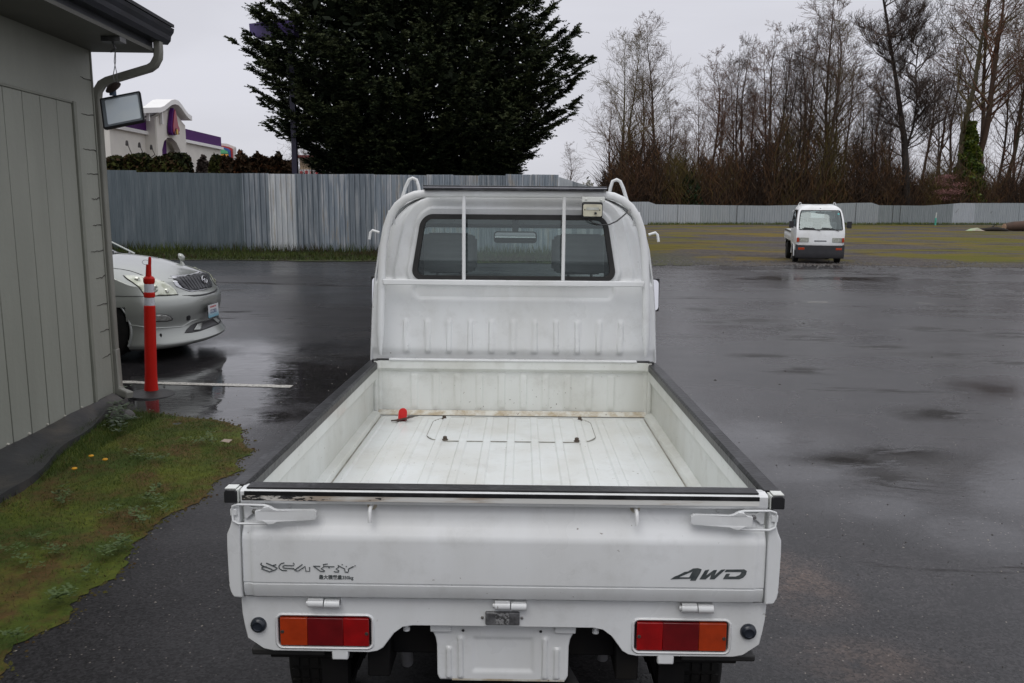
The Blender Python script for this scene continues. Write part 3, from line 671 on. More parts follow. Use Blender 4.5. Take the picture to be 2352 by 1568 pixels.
cb = mb.build('hanging_wire', pm('grey_wire', (.2, .2, .2), .4, .3, (.02, .02, .02), 5), fl); cb.matrix_parent_inverse = mt.inverted()

# ================================================================== orange delineator post
M_OR = pm('orange_red_plastic', (0.56, 0.010, 0.003), 0.5, 0, (0.46, 0.008, 0.003), 9, (1, 1, .2), spec=.25)
M_WB = pm('white_reflective_band', (0.62, 0.62, 0.66), 0.35, 0, (0.42, 0.40, 0.40), 24, lo=.58, hi=.66)
dl = thing('delineator_post', 'orange red plastic delineator post with two white bands standing on the wet asphalt', 'post', (-3.185, 7.13, 0), .3)
dl.rotation_euler = (0, R(2.4), 0)
mb = MB(); mb.lathe([(.060, .03), (.054, .10), (.050, .2), (.0475, .74), (.047, .79), (.040, .795), (.040, .985), (.043, .99), (.0475, 1.0), (.0475, 1.03), (.036, 1.045), (.026, 1.05)], (0, 0, 0), n=24)
mb.lathe([(.041, .866), (.0465, .872), (.0465, .905), (.041, .911)], (0, 0, 0), n=24)
mb.tube([(-.004, 0, 1.04), (-.001, 0, 1.15)], [.025, .021], 12); mb.tube([(.008, 0, 1.15), (.010, 0, 1.20), (.010, 0, 1.217)], [.0135, .013, .009], 10)
mb.build('post', M_OR, dl, smooth=35)
for z0, z1 in ((.797, .865), (.912, .984)):
    mb = MB(); mb.lathe([(.0412, z0), (.0416, z0 + .004), (.0416, z1 - .004), (.0412, z1)], (0, 0, 0), n=24); mb.build('reflective_band', M_WB, dl, smooth=35)
mb = MB(); mb.lathe([(.20, .0), (.195, .012), (.12, .03), (.07, .04), (.055, .045)], (0, 0, 0), n=28); mb.build('base', M_RUBBER, dl, smooth=35)
mb = MB(); mb.tube([(-.005 - .03 * math.sin(a) - .012, -.02, 1.17 + .02 * math.cos(a)) for a in np.linspace(-.6, 3.6, 12)], .0016, 5); mb.build('wire_loop', M_BLACK, dl)
# ================================================================== small flat-bed truck (u right, v forward from the tail, w up)
RAKE, YAW = 0.0209, 0.0115
Lb = 1.97
UW = [(0.42, .66), (.60, .69), (.80, .712), (.96, .715), (1.2, .702), (1.35, .688), (1.5, .664), (1.6, .636), (1.66, .60), (1.705, .55), (1.735, .495), (1.755, .43), (1.768, .34)]
def Uo(z): return interp(z, [a for a, b in UW], [b for a, b in UW])
def vf(z):    # how far forward the front skin lies at height z
    return interp(z, [.42, .62, .70, .95, 1.08, 1.56, 1.70, 1.768], [3.24, 3.285, 3.285, 3.265, 3.235, 2.92, 2.80, 2.66])
def make_truck(label, rear):
    T = thing('flatbed_truck', label, 'truck')
    # ---------------- bed floor with pressed ribs
    def rib(u):
        d = abs(((u / 0.104) + 0.5) % 1 - 0.5) * 0.104
        return (1 - sstep(.013, .020, d)) * .0055 if abs(u) < .63 else 0
    us = sorted(set([round(x, 4) for k in range(-6, 7) for x in (k * .104 - .020, k * .104 - .0165, k * .104 - .013, k * .104, k * .104 + .013, k * .104 + .0165, k * .104 + .020)] + [-.675, .675]))
    vsn = list(np.linspace(.02, 1.88, 24)) + [1.895, 1.91, 1.935]
    mb = MB(); mb.grid(lambda u, v: (u, v, .690 + rib(u) * (1 - sstep(1.87, 1.91, v)) + .004 * sstep(1.86, 1.935, v)), us, vsn)
    fl_ = mb.build('bed_floor', M_BED, T, smooth=25)
    # inspection hatch
    def inh(u, v, g=0): return sdrr(u, v - 1.66, .372 - g, .218 - g, .10)
    hu = sorted(set([u for u in us if abs(u) < .36] + list(np.linspace(-.372, .372, 70)))); hv = list(np.linspace(1.442, 1.878, 44))
    mb = MB(); mb.grid(lambda u, v: (u, v, .6935 + rib(u) * sstep(0.012, -.02, inh(u, v)) * .9), hu, hv, mask=lambda u, v: inh(u, v) < -.001)
    if rear:
        mb.build('bed_hatch', M_BED, T, smooth=25)
        mb = MB(); mb.tube([(a, b + 1.66, .6925) for a, b in rrect(0, 0, .373, .219, .10, 8)], .0021, 5, closed=True); mb.build('hatch_seam', pm('seam_grime', (.16, .155, .13), .7, 0, (.34, .33, .29), 18), T)
        for (a, b_) in ((-.325, 1.845), (.325, 1.845), (-.285, 1.452), (.285, 1.452)):
            mb = MB(); mb.lathe([(.013, .694), (.013, .698), (.009, .7), (.009, .709), (.006, .711)], (a, b_, 0), n=8); mb.build('hatch_bolt', pm('rusty_bolt', (.07, .05, .035), .6), T)
    # side ledges
    for s in (-1, 1):
        mb = MB(); pr = [(.640, .688), (.642, .704), (.648, .712), (.684, .722), (.684, .688)]
        mb.add([(s * a, v, b_) for v in (.02, 1.90) for a, b_ in pr], [(i, i + 1, i + 6, i + 5) for i in range(4)] + [(0, 1, 2, 3, 4), (5, 6, 7, 8, 9)]); lg_ = mb.build('bed_ledge', M_BEDW, T, bevel=.003)
        mb = MB(); mb.tube([(s * .6385, .03, .692), (s * .6385, 1.89, .692)], .0026, 5); mb.build('ledge_seam', pm('ledge_shadow_grime', (.22, .21, .17), .7, 0, (.42, .41, .36), 9), lg_)  # dark tube: shadow line and grime drawn along the ledge foot
    # headboard with ribs, bottom flange, top lip
    def hb(u, z):
        d = abs(((u / 0.107) + 0.0) % 1 - 0.5) * 0.107 if abs(u) < .56 else 1
        r_ = (1 - sstep(.012, .021, d)) * .0060 * sstep(.715, .74, z) * (1 - sstep(.885, .905, z))
        lipo = .022 * sstep(.905, .925, z) + .012 * sstep(.640, .652, abs(u)) * (1 - .0 * z)
        return 1.945 - r_ - lipo
    mb = MB(); uu = list(np.linspace(-.672, .672, 250)); zz = [.69, .70, .712, .715, .722, .73, .74] + list(np.linspace(.76, .88, 6)) + [.885, .89, .895, .90, .905, .91, .915, .92, .925, .93, .955, .962]
    mb.grid(lambda u, z: (u, hb(u, z), z), uu, zz); mb.add([(-.672, 1.923, .962), (.672, 1.923, .962), (.672, 1.975, .962), (-.672, 1.975, .962)], [(0, 1, 2, 3)]); mb.build('headboard', M_BEDW, T, smooth=30)
    mb = MB(); mb.box(-.60, .60, 1.917, 1.95, .9625, .972); mb.build('headboard_cap', M_WHITE, T, bevel=.003)
    mb = MB(); mb.add([(-.655, 1.905, .6975), (.655, 1.905, .6975), (.655, 1.932, .716), (-.655, 1.932, .716), (-.655, 1.94, .716), (.655, 1.94, .716)], [(0, 1, 2, 3), (3, 2, 5, 4)]); mb.build('floor_flange', M_RUST, T)
    for s in (-1, 1):
        mb = MB(); mb.box(min(s * .605, s * .70), max(s * .605, s * .70), 1.925, 1.975, .9635, .972) if False else mb.box(min(s * .603, s * .665), max(s * .603, s * .665), 1.925, 1.945, .9628, .970); mb.box(min(s * .655, s * .682), max(s * .655, s * .682), 1.912, 1.94, .935, .9675); mb.build('corner_latch', M_BLACK, T, bevel=.002)
        mb = MB(); mb.tube([(s * .668, 1.925, .70), (s * .668, 1.925, .955)], .013, 10); mb.build('corner_post', M_BEDW, T, smooth=40)
    # ---------------- side gates
    prof = [(.660, .925), (.660, .875), (.672, .860), (.676, .84), (.676, .70), (.688, .665), (.690, .660), (.697, .672), (.7005, .705), (.699, .707), (.7015, .712), (.7015, .832), (.697, .842), (.684, .872), (.681, .90), (.683, .918), (.700, .920), (.701, .925)]
    for s in (-1, 1):
        mb = MB(); k = len(prof); st = [.0, .012, 1.955, 1.965]
        mb.add([(s * a, v, b_) for v in st for a, b_ in prof], [(j * k + i, j * k + (i + 1) % k, (j + 1) * k + (i + 1) % k, (j + 1) * k + i) for j in range(3) for i in range(k)] + [tuple(range(k)), tuple(range(3 * k, 4 * k))])
        sg = mb.build('side_gate', M_BEDW if rear else M_WHITE, T, smooth=30)
        mb = MB(); mb.plate([(s * a, b_) for a, b_ in ((.6675, .914), (.6835, .914), (.685, .885), (.692, .858), (.7015, .836), (.7025, .80), (.7015, .712), (.7005, .706), (.7015, .700), (.698, .682), (.689, .666), (.6675, .6645))], [], lambda a, b_, d: (a, -.029 + d, b_), .035); mb.build('gate_end', M_WHITE, sg, bevel=.004, seg=3)
        mb = MB(); pr = [(.656, .922), (.655, .948), (.662, .957), (.700, .957), (.7055, .950), (.7055, .921), (.702, .921), (.702, .926), (.659, .926), (.659, .922)]; k = len(pr)
        mb.add([(s * a, v, b_) for v in (.004, 1.962) for a, b_ in pr], [(i, (i + 1) % k, k + (i + 1) % k, k + i) for i in range(k)] + [tuple(range(k)), tuple(range(k, 2 * k))])
        mb.build('rail_cover', M_RAILB, sg, bevel=.002)
        mb = MB(); pr = [(.6695, .919), (.6695, .949), (.676, .954), (.697, .954), (.7035, .947), (.7035, .919)]; k = 6
        mb.add([(s * a, v, b_) for v in (-.034, .003) for a, b_ in pr], [(i, (i + 1) % k, k + (i + 1) % k, k + i) for i in range(k)] + [tuple(range(k)), tuple(range(k, 2 * k))]); mb.build('rail_end_cap', M_BLACK, sg, bevel=.003, seg=3)
        mb = MB(); mb.box(min(s * .6675, s * .6735), max(s * .6675, s * .6735), -.031, 0, .920, .953); mb.box(min(s * .674, s * .701), max(s * .674, s * .701), -.031, .0, .9545, .957); mb.build('rail_end_plate', M_BEDW, sg)
        for v in (.35, .98, 1.6):
            mb = MB(); mb.tube([(s * .706, v - .02, .69), (s * .715, v, .66), (s * .706, v + .02, .69)], .006, 6); mb.build('rope_hook', M_WHITE, sg)
    # ---------------- tailgate
    tg = [(-.002, .955, 0), (-.026, .9535), (-.031, .949), (-.031, .925), (-.027, .9175), (-.006, .9155), (-.003, .913), (-.003, .893), (-.0045, .890), (-.006, .878), (-.018, .855), (-.029, .838), (-.0325, .830), (-.0335, .82), (-.0335, .711), (-.029, .7095), (-.029, .7065), (-.033, .7045), (-.031, .69), (-.022, .668), (-.014, .664), (.0, .664)]
    uu = [-.662, -.655, -.644, -.641, -.638] + list(np.linspace(-.63, .63, 15)) + [.638, .641, .644, .655, .662]
    mb = MB(); k = len(uu); vs = []
    for p_ in tg:
        for u in uu:
            ins = .0035 * sstep(.639, .643, abs(u)) * sstep(.915, .90, p_[1]) * (1 if p_[1] < .91 else 0)
            vs.append((u, p_[0] + ins, p_[1]))
    mb.add(vs, [(j * k + i, j * k + i + 1, (j + 1) * k + i + 1, (j + 1) * k + i) for j in range(len(tg) - 1) for i in range(k - 1)])
    mb.add([(u, a, z) for u in (-.662, .662) for a, z in ((-.002, .955), (.020, .953), (.022, .70), (.0, .664))] , [(0, 4, 5, 1), (1, 5, 6, 2), (2, 6, 7, 3)])
    for s in (-.662, .662):
        mb.add([(s, p_[0], p_[1]) for p_ in tg] + [(s, .022, .70), (s, .020, .953)], [tuple(range(len(tg) + 2))])
    G = mb.build('tailgate', M_WHITE, T, smooth=32)
    if rear:
        mb = MB(); mb.box(-.648, .640, -.0262, .019, .9546, .9588); mb.build('edge_tape', M_RAILB, G, bevel=.0015)
        mb = MB(); mb.box(-.652, .640, -.0345, -.0315, .9400, .9510); mb.build('edge_tape', M_RAILB, G, bevel=.0012)
        mb = MB(); mb.box(-.658, .64, -.0334, -.0312, .9268, .9398); mb.build('worn_tape', M_WORN, G)
        for u in (-.612, -.545, .545, .612):
            mb = MB(); mb.lathe([(.006, -.0045), (.0055, -.006), (.003, -.007)], (u, 0, .904), axis='y', n=10); mb.build('plug', pm('plug_white', (.75, .76, .76), .5), G)
        for u in (-.335, .335):
            mb = MB(); mb.tube([(u, -.004, .909), (u, -.030, .908), (u, -.0385, .901), (u, -.040, .875)], .0052, 8); h_ = mb.build('rope_hook', M_WHITE, G, smooth=50)
            mb = MB(); mb.lathe([(.013, -.0035), (.012, -.0055)], (u, 0, .908), axis='y', n=12); mb.build('rusty_washer', M_RUST, h_)
        for s in (-1, 1):     # over-centre latches
            X_ = lambda a: s * a
            H = MB(); out = [(.470, .885), (.474, .880), (.565, .877), (.575, .872), (.588, .870), (.598, .876), (.604, .880), (.620, .882), (.621, .904), (.607, .906), (.600, .914), (.585, .916), (.575, .909), (.565, .906), (.476, .905), (.470, .900)]
            H.plate([(X_(a), b_) for a, b_ in out], [], lambda a, b_, d: (a, -.050 + d + .010 * sstep(.60, .47, abs(a)), b_), .012); hl = H.build('latch_handle', M_WHITE, G, bevel=.003)
            mb = MB(); mb.tube([(X_(.585), -.044, .9145), (X_(.60), -.040, .917), (X_(.668), -.036, .9165), (X_(.682), -.034, .911), (X_(.6835), -.032, .902)], .0032, 6); mb.tube([(X_(.590), -.044, .871), (X_(.61), -.040, .868), (X_(.668), -.036, .8665), (X_(.682), -.034, .873), (X_(.6835), -.032, .885)], .0032, 6)
            mb.tube([(X_(.6835), -.032, .902), (X_(.6835), -.032, .885)], .0032, 6); mb.build('latch_loop', M_WHITE, hl, smooth=50)
            mb = MB(); mb.plate([(X_(a), b_) for a, b_ in ((.600, .883), (.640, .884), (.652, .872), (.660, .874), (.660, .909), (.652, .908), (.640, .902), (.600, .902))], [], lambda a, b_, d: (a, -.016 + d, b_), .006); mb.box(min(X_(.672), X_(.689)), max(X_(.672), X_(.689)), -.034, -.022, .886, .904); mb.build('latch_bracket', M_WHITE, hl, bevel=.002)
            mb = MB(); mb.lathe([(.0065, -.016), (.0065, -.021), (.003, -.0215), (.003, -.025)], (X_(.632), 0, .893), axis='y', n=6); mb.build('latch_nut', M_STEEL, hl)
        # worn outlined lettering and emblem
        zx = 0.1255
        def dp(x, y):
            Dx = 560.8 + x * zx; Dy = 1257.4 + y * zx
            return (-.617 + (Dx - 601) * .001114, -.0345, .764 - (Dy - 1290 - .014 * (Dx - 601)) * .00108)
        em = [[(345, 275), (328, 295), (345, 320), (540, 402)], [(430, 275), (540, 325), (610, 305)], [(540, 325), (628, 378), (600, 405), (485, 448), (340, 385), (345, 365), (400, 345), (440, 350)]]
        le = [[(760, 270), (700, 285), (660, 330), (665, 380), (710, 415), (805, 424)], [(920, 272), (938, 290), (932, 325), (760, 322), (732, 340), (735, 365), (760, 375), (935, 385), (943, 418), (1090, 300)], [(965, 430), (1010, 430), (1140, 340), (1150, 436), (1218, 436), (1220, 355)],
              [(1285, 335), (1412, 340)], [(1300, 345), (1420, 440), (1490, 442), (1495, 430), (1430, 385), (1480, 350), (1470, 300), (1550, 292)], [(1490, 343), (1672, 346)], [(1565, 352), (1585, 380)], [(1660, 438), (1690, 452), (1752, 450), (1755, 432), (1700, 390), (1750, 355), (1735, 320), (1860, 390), (1862, 448), (1920, 458)], [(1925, 440), (1930, 390), (2020, 342)], [(2040, 335), (2052, 320)], [(1805, 300), (1825, 312)], [(1880, 346), (1900, 343)]]
        for nm, ls, r_ in (('emblem_decal', em, .0017), ('lettering_decal', le, .0014)):
            mb = MB()
            for pl in ls: mb.tube([dp(*q) for q in pl], r_, 4, sx=.35, ref=(0, .0, 1.0)) if False else mb.tube([dp(*q) for q in pl], r_, 5)
            mb.build(nm, M_DECAL, G)
        mtx = Matrix.Translation((-.4245, -.0342, .7255)) @ Matrix.Rotation(R(90), 4, 'X')
        text_mesh('payload_decal', '最大積載量350kg', .0125, M_DECAL, G, mtx, .0003, .95, .0002)
        def d4(x, y):
            Dx = 1121.7 + x * .4916; Dy = 797 + y * .4916
            return (.4255 + (Dx - 1540) * .001114, .763 - (Dy - 1303 - .012 * (Dx - 1540)) * .00108)
        fn = lambda a, b_, d: (a, -.0337 - d, b_)
        mb = MB()
        mb.plate([d4(*q) for q in ((850, 1087), (868, 1073), (885, 1066), (915, 1049), (930, 1047), (952, 1032), (975, 1030), (992, 1036), (985, 1056), (966, 1093), (940, 1092), (946, 1083), (900, 1084))], [[d4(*q) for q in ((888, 1076), (952, 1046), (948, 1052), (936, 1076))]], fn, .0009)
        mb.plate([d4(*q) for q in ((984, 1086), (1008, 1041), (1027, 1037), (1013, 1068), (1048, 1040), (1063, 1039), (1052, 1068), (1082, 1038), (1102, 1036), (1052, 1086), (1031, 1086), (1038, 1062), (1012, 1086))], [], fn, .0009)
        mb.plate([d4(*q) for q in ((1092, 1085), (1106, 1058), (1124, 1058), (1116, 1072), (1150, 1072), (1168, 1064), (1176, 1052), (1172, 1049), (1098, 1049), (1106, 1037), (1188, 1036), (1200, 1044), (1197, 1062), (1184, 1078), (1168, 1085))], [], fn, .0009)
        mb.build('drive_decal', M_DECAL, G)
    # ---------------- rear skirt panel with lamps
    S = -1
    outline = []
    half = [(.235, .582), (.262, .577), (.282, .562), (.298, .540), (.312, .520), (.328, .510), (.350, .506), (.60, .507), (.625, .512), (.668, .543), (.674, .575), (.679, .61), (.681, .657)]
    outline = [(-a, b_) for a, b_ in half[::-1]] + half
    hol = [rrect(s * .4645, .563, .123, .043, .014, 4) for s in (-1, 1)]
    mb = MB(); mb.plate(outline, hol, lambda a, b_, d: (a, -.002 + d, b_), .02); RP = mb.build('rear_panel', M_WHITE, T, bevel=.002)
    mb = MB(); mb.box(-.675, .675, .02, .06, .62, .657); mb.build('cross_member', M_WHITE, T)
    for s in (-1, 1):
        c = s * .4645
        mb = MB(); mb.tube([(a, -.001, b_) for a, b_ in rrect(c, .563, .126, .046, .016, 4)], .0045, 6, closed=True); mb.build('lamp_surround', M_WHITE, RP, smooth=60)
        tl = MB(); secs = [(-.116, -.0451, 'a'), (-.0449, .0488, 'd'), (.049, .116, 'r')]
        lampm = {'a': M_AMB, 'd': M_DRED, 'r': M_RED}
        bk = MB(); bk.box(c - .121, c + .121, .006, .02, .522, .604); lamp = bk.build('tail_lamp', M_BLACK, RP, bevel=.002)
        for x0, x1, kx in secs:
            a0, a1 = (c + x0, c + x1) if s < 0 else (c - x1, c - x0)
            mb = MB(); mb.box(a0, a1, -.007, .006, .525, .601); mb.build({'a': 'turn_lens', 'd': 'brake_lens', 'r': 'reflector_lens'}[kx], lampm[kx], lamp, bevel=.0015, seg=2)
        mb = MB(); mb.lathe([(.005, -.0072), (.004, -.009)], (c - .110, 0, .563), axis='y', n=8); mb.lathe([(.005, -.0072), (.004, -.009)], (c + .110, 0, .560), axis='y', n=8); mb.build('lens_screw', pm('dull_screw', (.08, .07, .06), .5, .5), lamp)
        mb = MB(); mb.lathe([(.021, -.002), (.0205, -.008), (.017, -.013), (.012, -.0155), (.0105, -.013), (.003, -.012)], (s * .637, 0, .5795), axis='y', n=22); mb.build('round_sensor', pm('sensor_plastic', (.02, .025, .035), .25), RP, smooth=35)
        mb = MB(); mb.lathe([(.016, 0), (.014, .008), (.008, .012)], (s * .679, .1, .585), axis='x', n=16) if s > 0 else mb.lathe([(.008, -.012), (.014, -.008), (.016, 0)], (s * .679, .1, .585), axis='x', n=16); mb.build('side_sensor', M_BLACK, RP, smooth=35)
        mb = MB(); mb.box(*sorted((s * .405, s * .448)), -.002, .02, .483, .512); mb.build('tie_down_bracket', M_WHITE, RP, bevel=.004)
    for u in (-.462, .020, .500):
        mb = MB(); mb.tube([(u - .040, -.013, .6465), (u - .001, -.013, .6465)], .0115, 12); mb.tube([(u + .002, -.013, .645), (u + .041, -.013, .645)], .0115, 12); mb.box(u - .040, u - .002, -.021, -.003, .650, .6605); mb.box(u + .003, u + .041, -.019, -.002, .640, .657)
        mb.tube([(u - .0455, -.013, .6465), (u - .040, -.013, .6465)], .006, 8); mb.build('gate_hinge', M_WHITE, RP, smooth=40)
    mb = MB(); mb.box(-.045, .044, -.012, .0, .5905, .626); pl_ = mb.build('licence_lamp', pm('smoked_lens', (.06, .06, .062), .15, 0, (.16, .16, .165), 45, coat=.5), RP, bevel=.003)
    mb = MB(); mb.box(-.018, .017, -.0135, -.0122, .594, .6255); mb.build('lamp_prism', pm('prism_lens', (.35, .35, .35), .2, .3, (.08, .08, .08), 130, lo=.45, hi=.55), pl_)
    for u in (-.053, .050):
        mb = MB(); mb.lathe([(.004, -.0022), (.0035, -.005), (.001, -.0055)], (u, 0, .6075), axis='y', n=10); mb.build('lamp_screw', M_STEEL, pl_)
    if rear:   # number plate bracket
        hp = [(.0, .574), (.195, .574), (.190, .560), (.178, .535), (.1745, .515), (.1735, .43), (.168, .418), (.0, .416)]
        out = [(-a, b_) for a, b_ in hp[::-1]][:-1] + hp[:-1]
        mb = MB()
        def pv(a, b_):
            d = .03
            if abs(a) < .085 and .435 < b_ < .54: d += .004 * sstep(0, .012, min(.085 - abs(a), b_ - .435, .54 - b_))
            for cx_, z0, z1 in ((-.143, .425, .505), (.143, .425, .505), (-.112, .425, .535), (.112, .425, .535)):
                d -= .006 * (1 - sstep(.004, .009, abs(a - cx_))) * sstep(z0 - .006, z0, b_) * sstep(z1 + .006, z1, b_)
            return d
        def hw_(z): return interp(z, [.416, .418, .43, .515, .535, .560, .574], [.166, .168, .1735, .1745, .178, .190, .195])
        mb.grid(lambda q, z: (q * hw_(z), pv(q * hw_(z), z), z), list(np.linspace(-1, 1, 90)), list(np.linspace(.416, .582, 36))); mb.build('plate_bracket', M_WHITE, RP, smooth=40, solid=.002)
        for sx_ in (-1, 1):
            mb = MB(); mb.box(*sorted((sx_ * .136, sx_ * .192)), .020, .026, .553, .58); mb.build('bracket_tab', M_WHITE, RP, bevel=.003)
        mb = MB(); mb.box(-.135, .165, .0285, .033, .4135, .4185); mb.build('rusty_hem', M_RUST, RP)
        mb = MB()
        for a in (-.105, .100): mb.lathe([(.004, .026), (.0025, .025)], (a, 0, .556), axis='y', n=8)
        mb.build('bracket_screw', M_BLACK, RP)
        for u in (-.255, .245):
            mb = MB(); mb.tube([(u, .03, .60), (u, .03, .562)], .006, 8); mb.lathe([(.009, .553), (.009, .562)], (u, .03, 0), n=12); mb.build('rope_peg', M_WHITE, RP)
    # ---------------- chassis
    mb = MB()
    for s in (-1, 1): mb.box(*sorted((s * .30, s * .36)), .03, 3.0, .42 , .54)
    for v in (.10, .75, 1.2, 1.9): mb.box(-.36, .36, v, v + .06, .45, .53)
    mb.box(-.63, .63, .05, 1.95, .60, .675); mb.box(-.62, -.40, .03, .30, .47, .55); mb.box(.40, .62, .03, .30, .47, .55)
    CH = mb.build('chassis', M_UNDER, T, bevel=.004)
    mb = MB(); mb.tube([(-.6, .62, .275), (.6, .62, .275)], .035, 12); mb.lathe([(.05, -.09), (.11, -.05), (.12, 0), (.11, .05), (.05, .09)], (.02, .62, .275), axis='y', n=16); mb.tube([(.05, .7, .3), (.05, 1.6, .36)], .03, 10); mb.build('rear_axle', M_UNDER, CH, smooth=40)
    mb = MB(); mb.lathe([(.05, .50), (.14, .51), (.14, 1.05), (.05, 1.06)], (.235, 0, .37), axis='y', n=18)
    mb.build('fuel_tank', M_UNDERG, CH, smooth=40)
    mb = MB(); mb.tube([(.20, .04, .36), (.12, .30, .39), (.22, .55, .42)], .026, 12); mb.tube([(.22, .55, .42), (.22, .9, .42)], .06, 12); mb.build('exhaust', M_UNDERG, CH, smooth=40)
    for s in (-1, 1):
        mb = MB(); mb.tube([(s * .285, .10, .58), (s * .285, .25, .34)] if s < 0 else [(s * .30, .3, .55), (s * .30, .36, .30)], [.020, .018], 12); mb.build('shock_absorber', pm('shock_grey', (.22, .22, .23), .4, .2), CH, smooth=40)
        mb = MB()
        for k in range(4): mb.box(*sorted((s * .43, s * .48)), .08 + k * .09, 1.15 - k * .09, .335 - k * .014 + .0, .345 - k * .014)
        mb.box(*sorted((s * .42, s * .49)), .06, .10, .33, .50); mb.build('leaf_spring', M_UNDER, CH)
        mb = MB(); mb.tube([(s * .66, .62 + .34 * math.cos(a), .30 + .34 * math.sin(a)) for a in np.linspace(.25, PI - .25, 14)], .02, 6); mb.box(*sorted((s * .50, s * .672)), .27, .285, .22 if False else .50, .66); mb.build('wheel_arch', M_UNDER, CH)
        mb = MB(); mb.box(*sorted((s * .47, s * .665)), .015, .30, .484, .503); mb.build('mud_guard', M_RUBBER, CH, bevel=.005)
    for (v, nm) in ((.62, 'r'), (2.58, 'f')):
        for s in (-1, 1):
            r = .268; g = v * RAKE; z = r + g
            W_ = MB(); tw = .072; c = s * .60
            W_.lathe([(.17, -tw), (.20, -tw - .006), (.235, -tw - .004), (.258, -tw + .01), (r, -tw + .028), (r, tw - .028), (.258, tw - .01), (.235, tw + .004), (.20, tw + .006), (.17, tw)], (c, v, z), axis='x', n=40)
            wh = W_.build('tyre', M_TYRE, T, smooth=35)
            mb = MB(); mb.lathe([(.17, s * (tw - .005)), (.16, s * (tw - .012)), (.15, s * (tw - .045)), (.09, s * (tw - .05)), (.075, s * (tw - .02)), (.03, s * (tw - .015))], (c, v, z), axis='x', n=28)
            if s * 1 > 0 or True: mb.build('rim', M_RIM, wh, smooth=35)
            if rear and nm == 'r':
                mb = MB()
                for a in np.linspace(0, 2 * PI, 44, endpoint=False):
                    ca, sa = math.cos(a), math.sin(a)
                    for q in (-.045, -.015, .015, .045):
                        mb.obox((c + q, v + ca * (r + .001), z + sa * (r + .001)), (.011, 0, 0), (0, -sa * .013, ca * .013), (0, ca * .004, sa * .004))
                mb.build('tread', M_TYRE, wh)
    # ---------------- cab shell
    ts = [0, .006, .03] + list(np.linspace(.06, .94, 45)) + [.97, .985, 1.0]
    zl = [a for a, b in UW]
    zrows = [.42, .45, .50, .55, .60, .65, .70, .75, .80, .85, .90, .95, 1.0, 1.04, 1.08] + list(np.arange(1.10, 1.60, .02)) + [1.60, 1.62, 1.64, 1.66, 1.675, 1.69, 1.705, 1.72, 1.735, 1.745, 1.755, 1.762, 1.768]
    side = [(Uo(z), z) for z in zrows]; arch = side + [(.30, 1.7715), (.2, 1.775), (.1, 1.777), (0, 1.7775)]
    full = [(-a, b_) for a, b_ in arch] + arch[::-1][1:]
    V0 = 2.03
    def shell(u, z, t):
        v1 = vf(z) - .05; v = V0 + (v1 - V0) * t
        U = u * (1 - .05 * sstep(.55, 1, t)) if t < 1 else u * .95
        U *= 1 - .012 * (1 - sstep(0, .02, t)); U *= 1 - .02 * sstep(.965, 1, t)
        return (U, v, z)
    def sidewin(z, t):
        v = V0 + (vf(z) - .05 - V0) * t
        lo = 2.16; hi = vf(z) - .17
        return 1.14 < z < 1.615 and lo + .0 < v < hi
    def wheelcut(z, t):
        v = V0 + (vf(z) - .05 - V0) * t
        return math.hypot(v - 2.58, z - .30) < .34
    mb = MB(); nF = len(full); nT = len(ts)
    vs = [shell(u, z, t) for t in ts for u, z in full]; fs = []
    for j in range(nT - 1):
        for i in range(nF - 1):
            zm = .5 * (full[i][1] + full[i + 1][1]); tm = .5 * (ts[j] + ts[j + 1])
            if sidewin(zm, tm) or wheelcut(zm, tm): continue
            fs.append((j * nF + i, j * nF + i + 1, (j + 1) * nF + i + 1, (j + 1) * nF + i))
    mb.add(vs, fs); CAB = mb.build('cab', M_WHITE, T, smooth=35, solid=.006)
    for s in (-1, 1):
        mb = MB(); path = [(1.14, 2.16)] + [(z, 2.16) for z in np.arange(1.2, 1.6, .1)] + [(1.615, 2.16)] + [(1.615, vf(1.615) - .17)] + [(z, vf(z) - .17) for z in np.arange(1.55, 1.15, -.05)] + [(1.14, vf(1.14) - .17)]
        pp = []
        for z, v in path:
            t = (v - V0) / (vf(z) - .05 - V0); q = shell(s * Uo(z), z, t); pp.append((q[0] + s * .002, q[1], q[2]))
        mb.tube(pp, .013, 6, closed=True); wf = mb.build('side_window', M_RUBBER, CAB, smooth=60)
        mb = MB(); n_ = len(pp); mb.add([(p[0] - s * .006, p[1], p[2]) for p in pp] + [(sum(p[0] for p in pp) / n_, sum(p[1] for p in pp) / n_, sum(p[2] for p in pp) / n_)], [(i, (i + 1) % n_, n_) for i in range(n_)]); mb.build('pane', M_GLASS, wf)
        mb = MB(); pp = []
        for z in np.linspace(.50, 1.66, 24):
            for_ = shell(s * Uo(z), z, (2.115 - V0) / (vf(z) - .05 - V0)); pp.append((for_[0] + s * .0015, for_[1], z))
        mb.tube(pp, .0025, 4); mb.build('door_gap', M_BLACK, CAB)
    # rear wall of the cab: pressed panel with window opening
    WC, WHW, WHH = 1.508, .470, .156
    def wsd(u, z):    # distance outside the window outline (trapezoid: narrower at the top)
        k_ = 1 + (.489 / .462 - 1) * (WC - z) / WHH * 1.0
        return sdrr(u / k_, z - WC, WHW, WHH, .055)
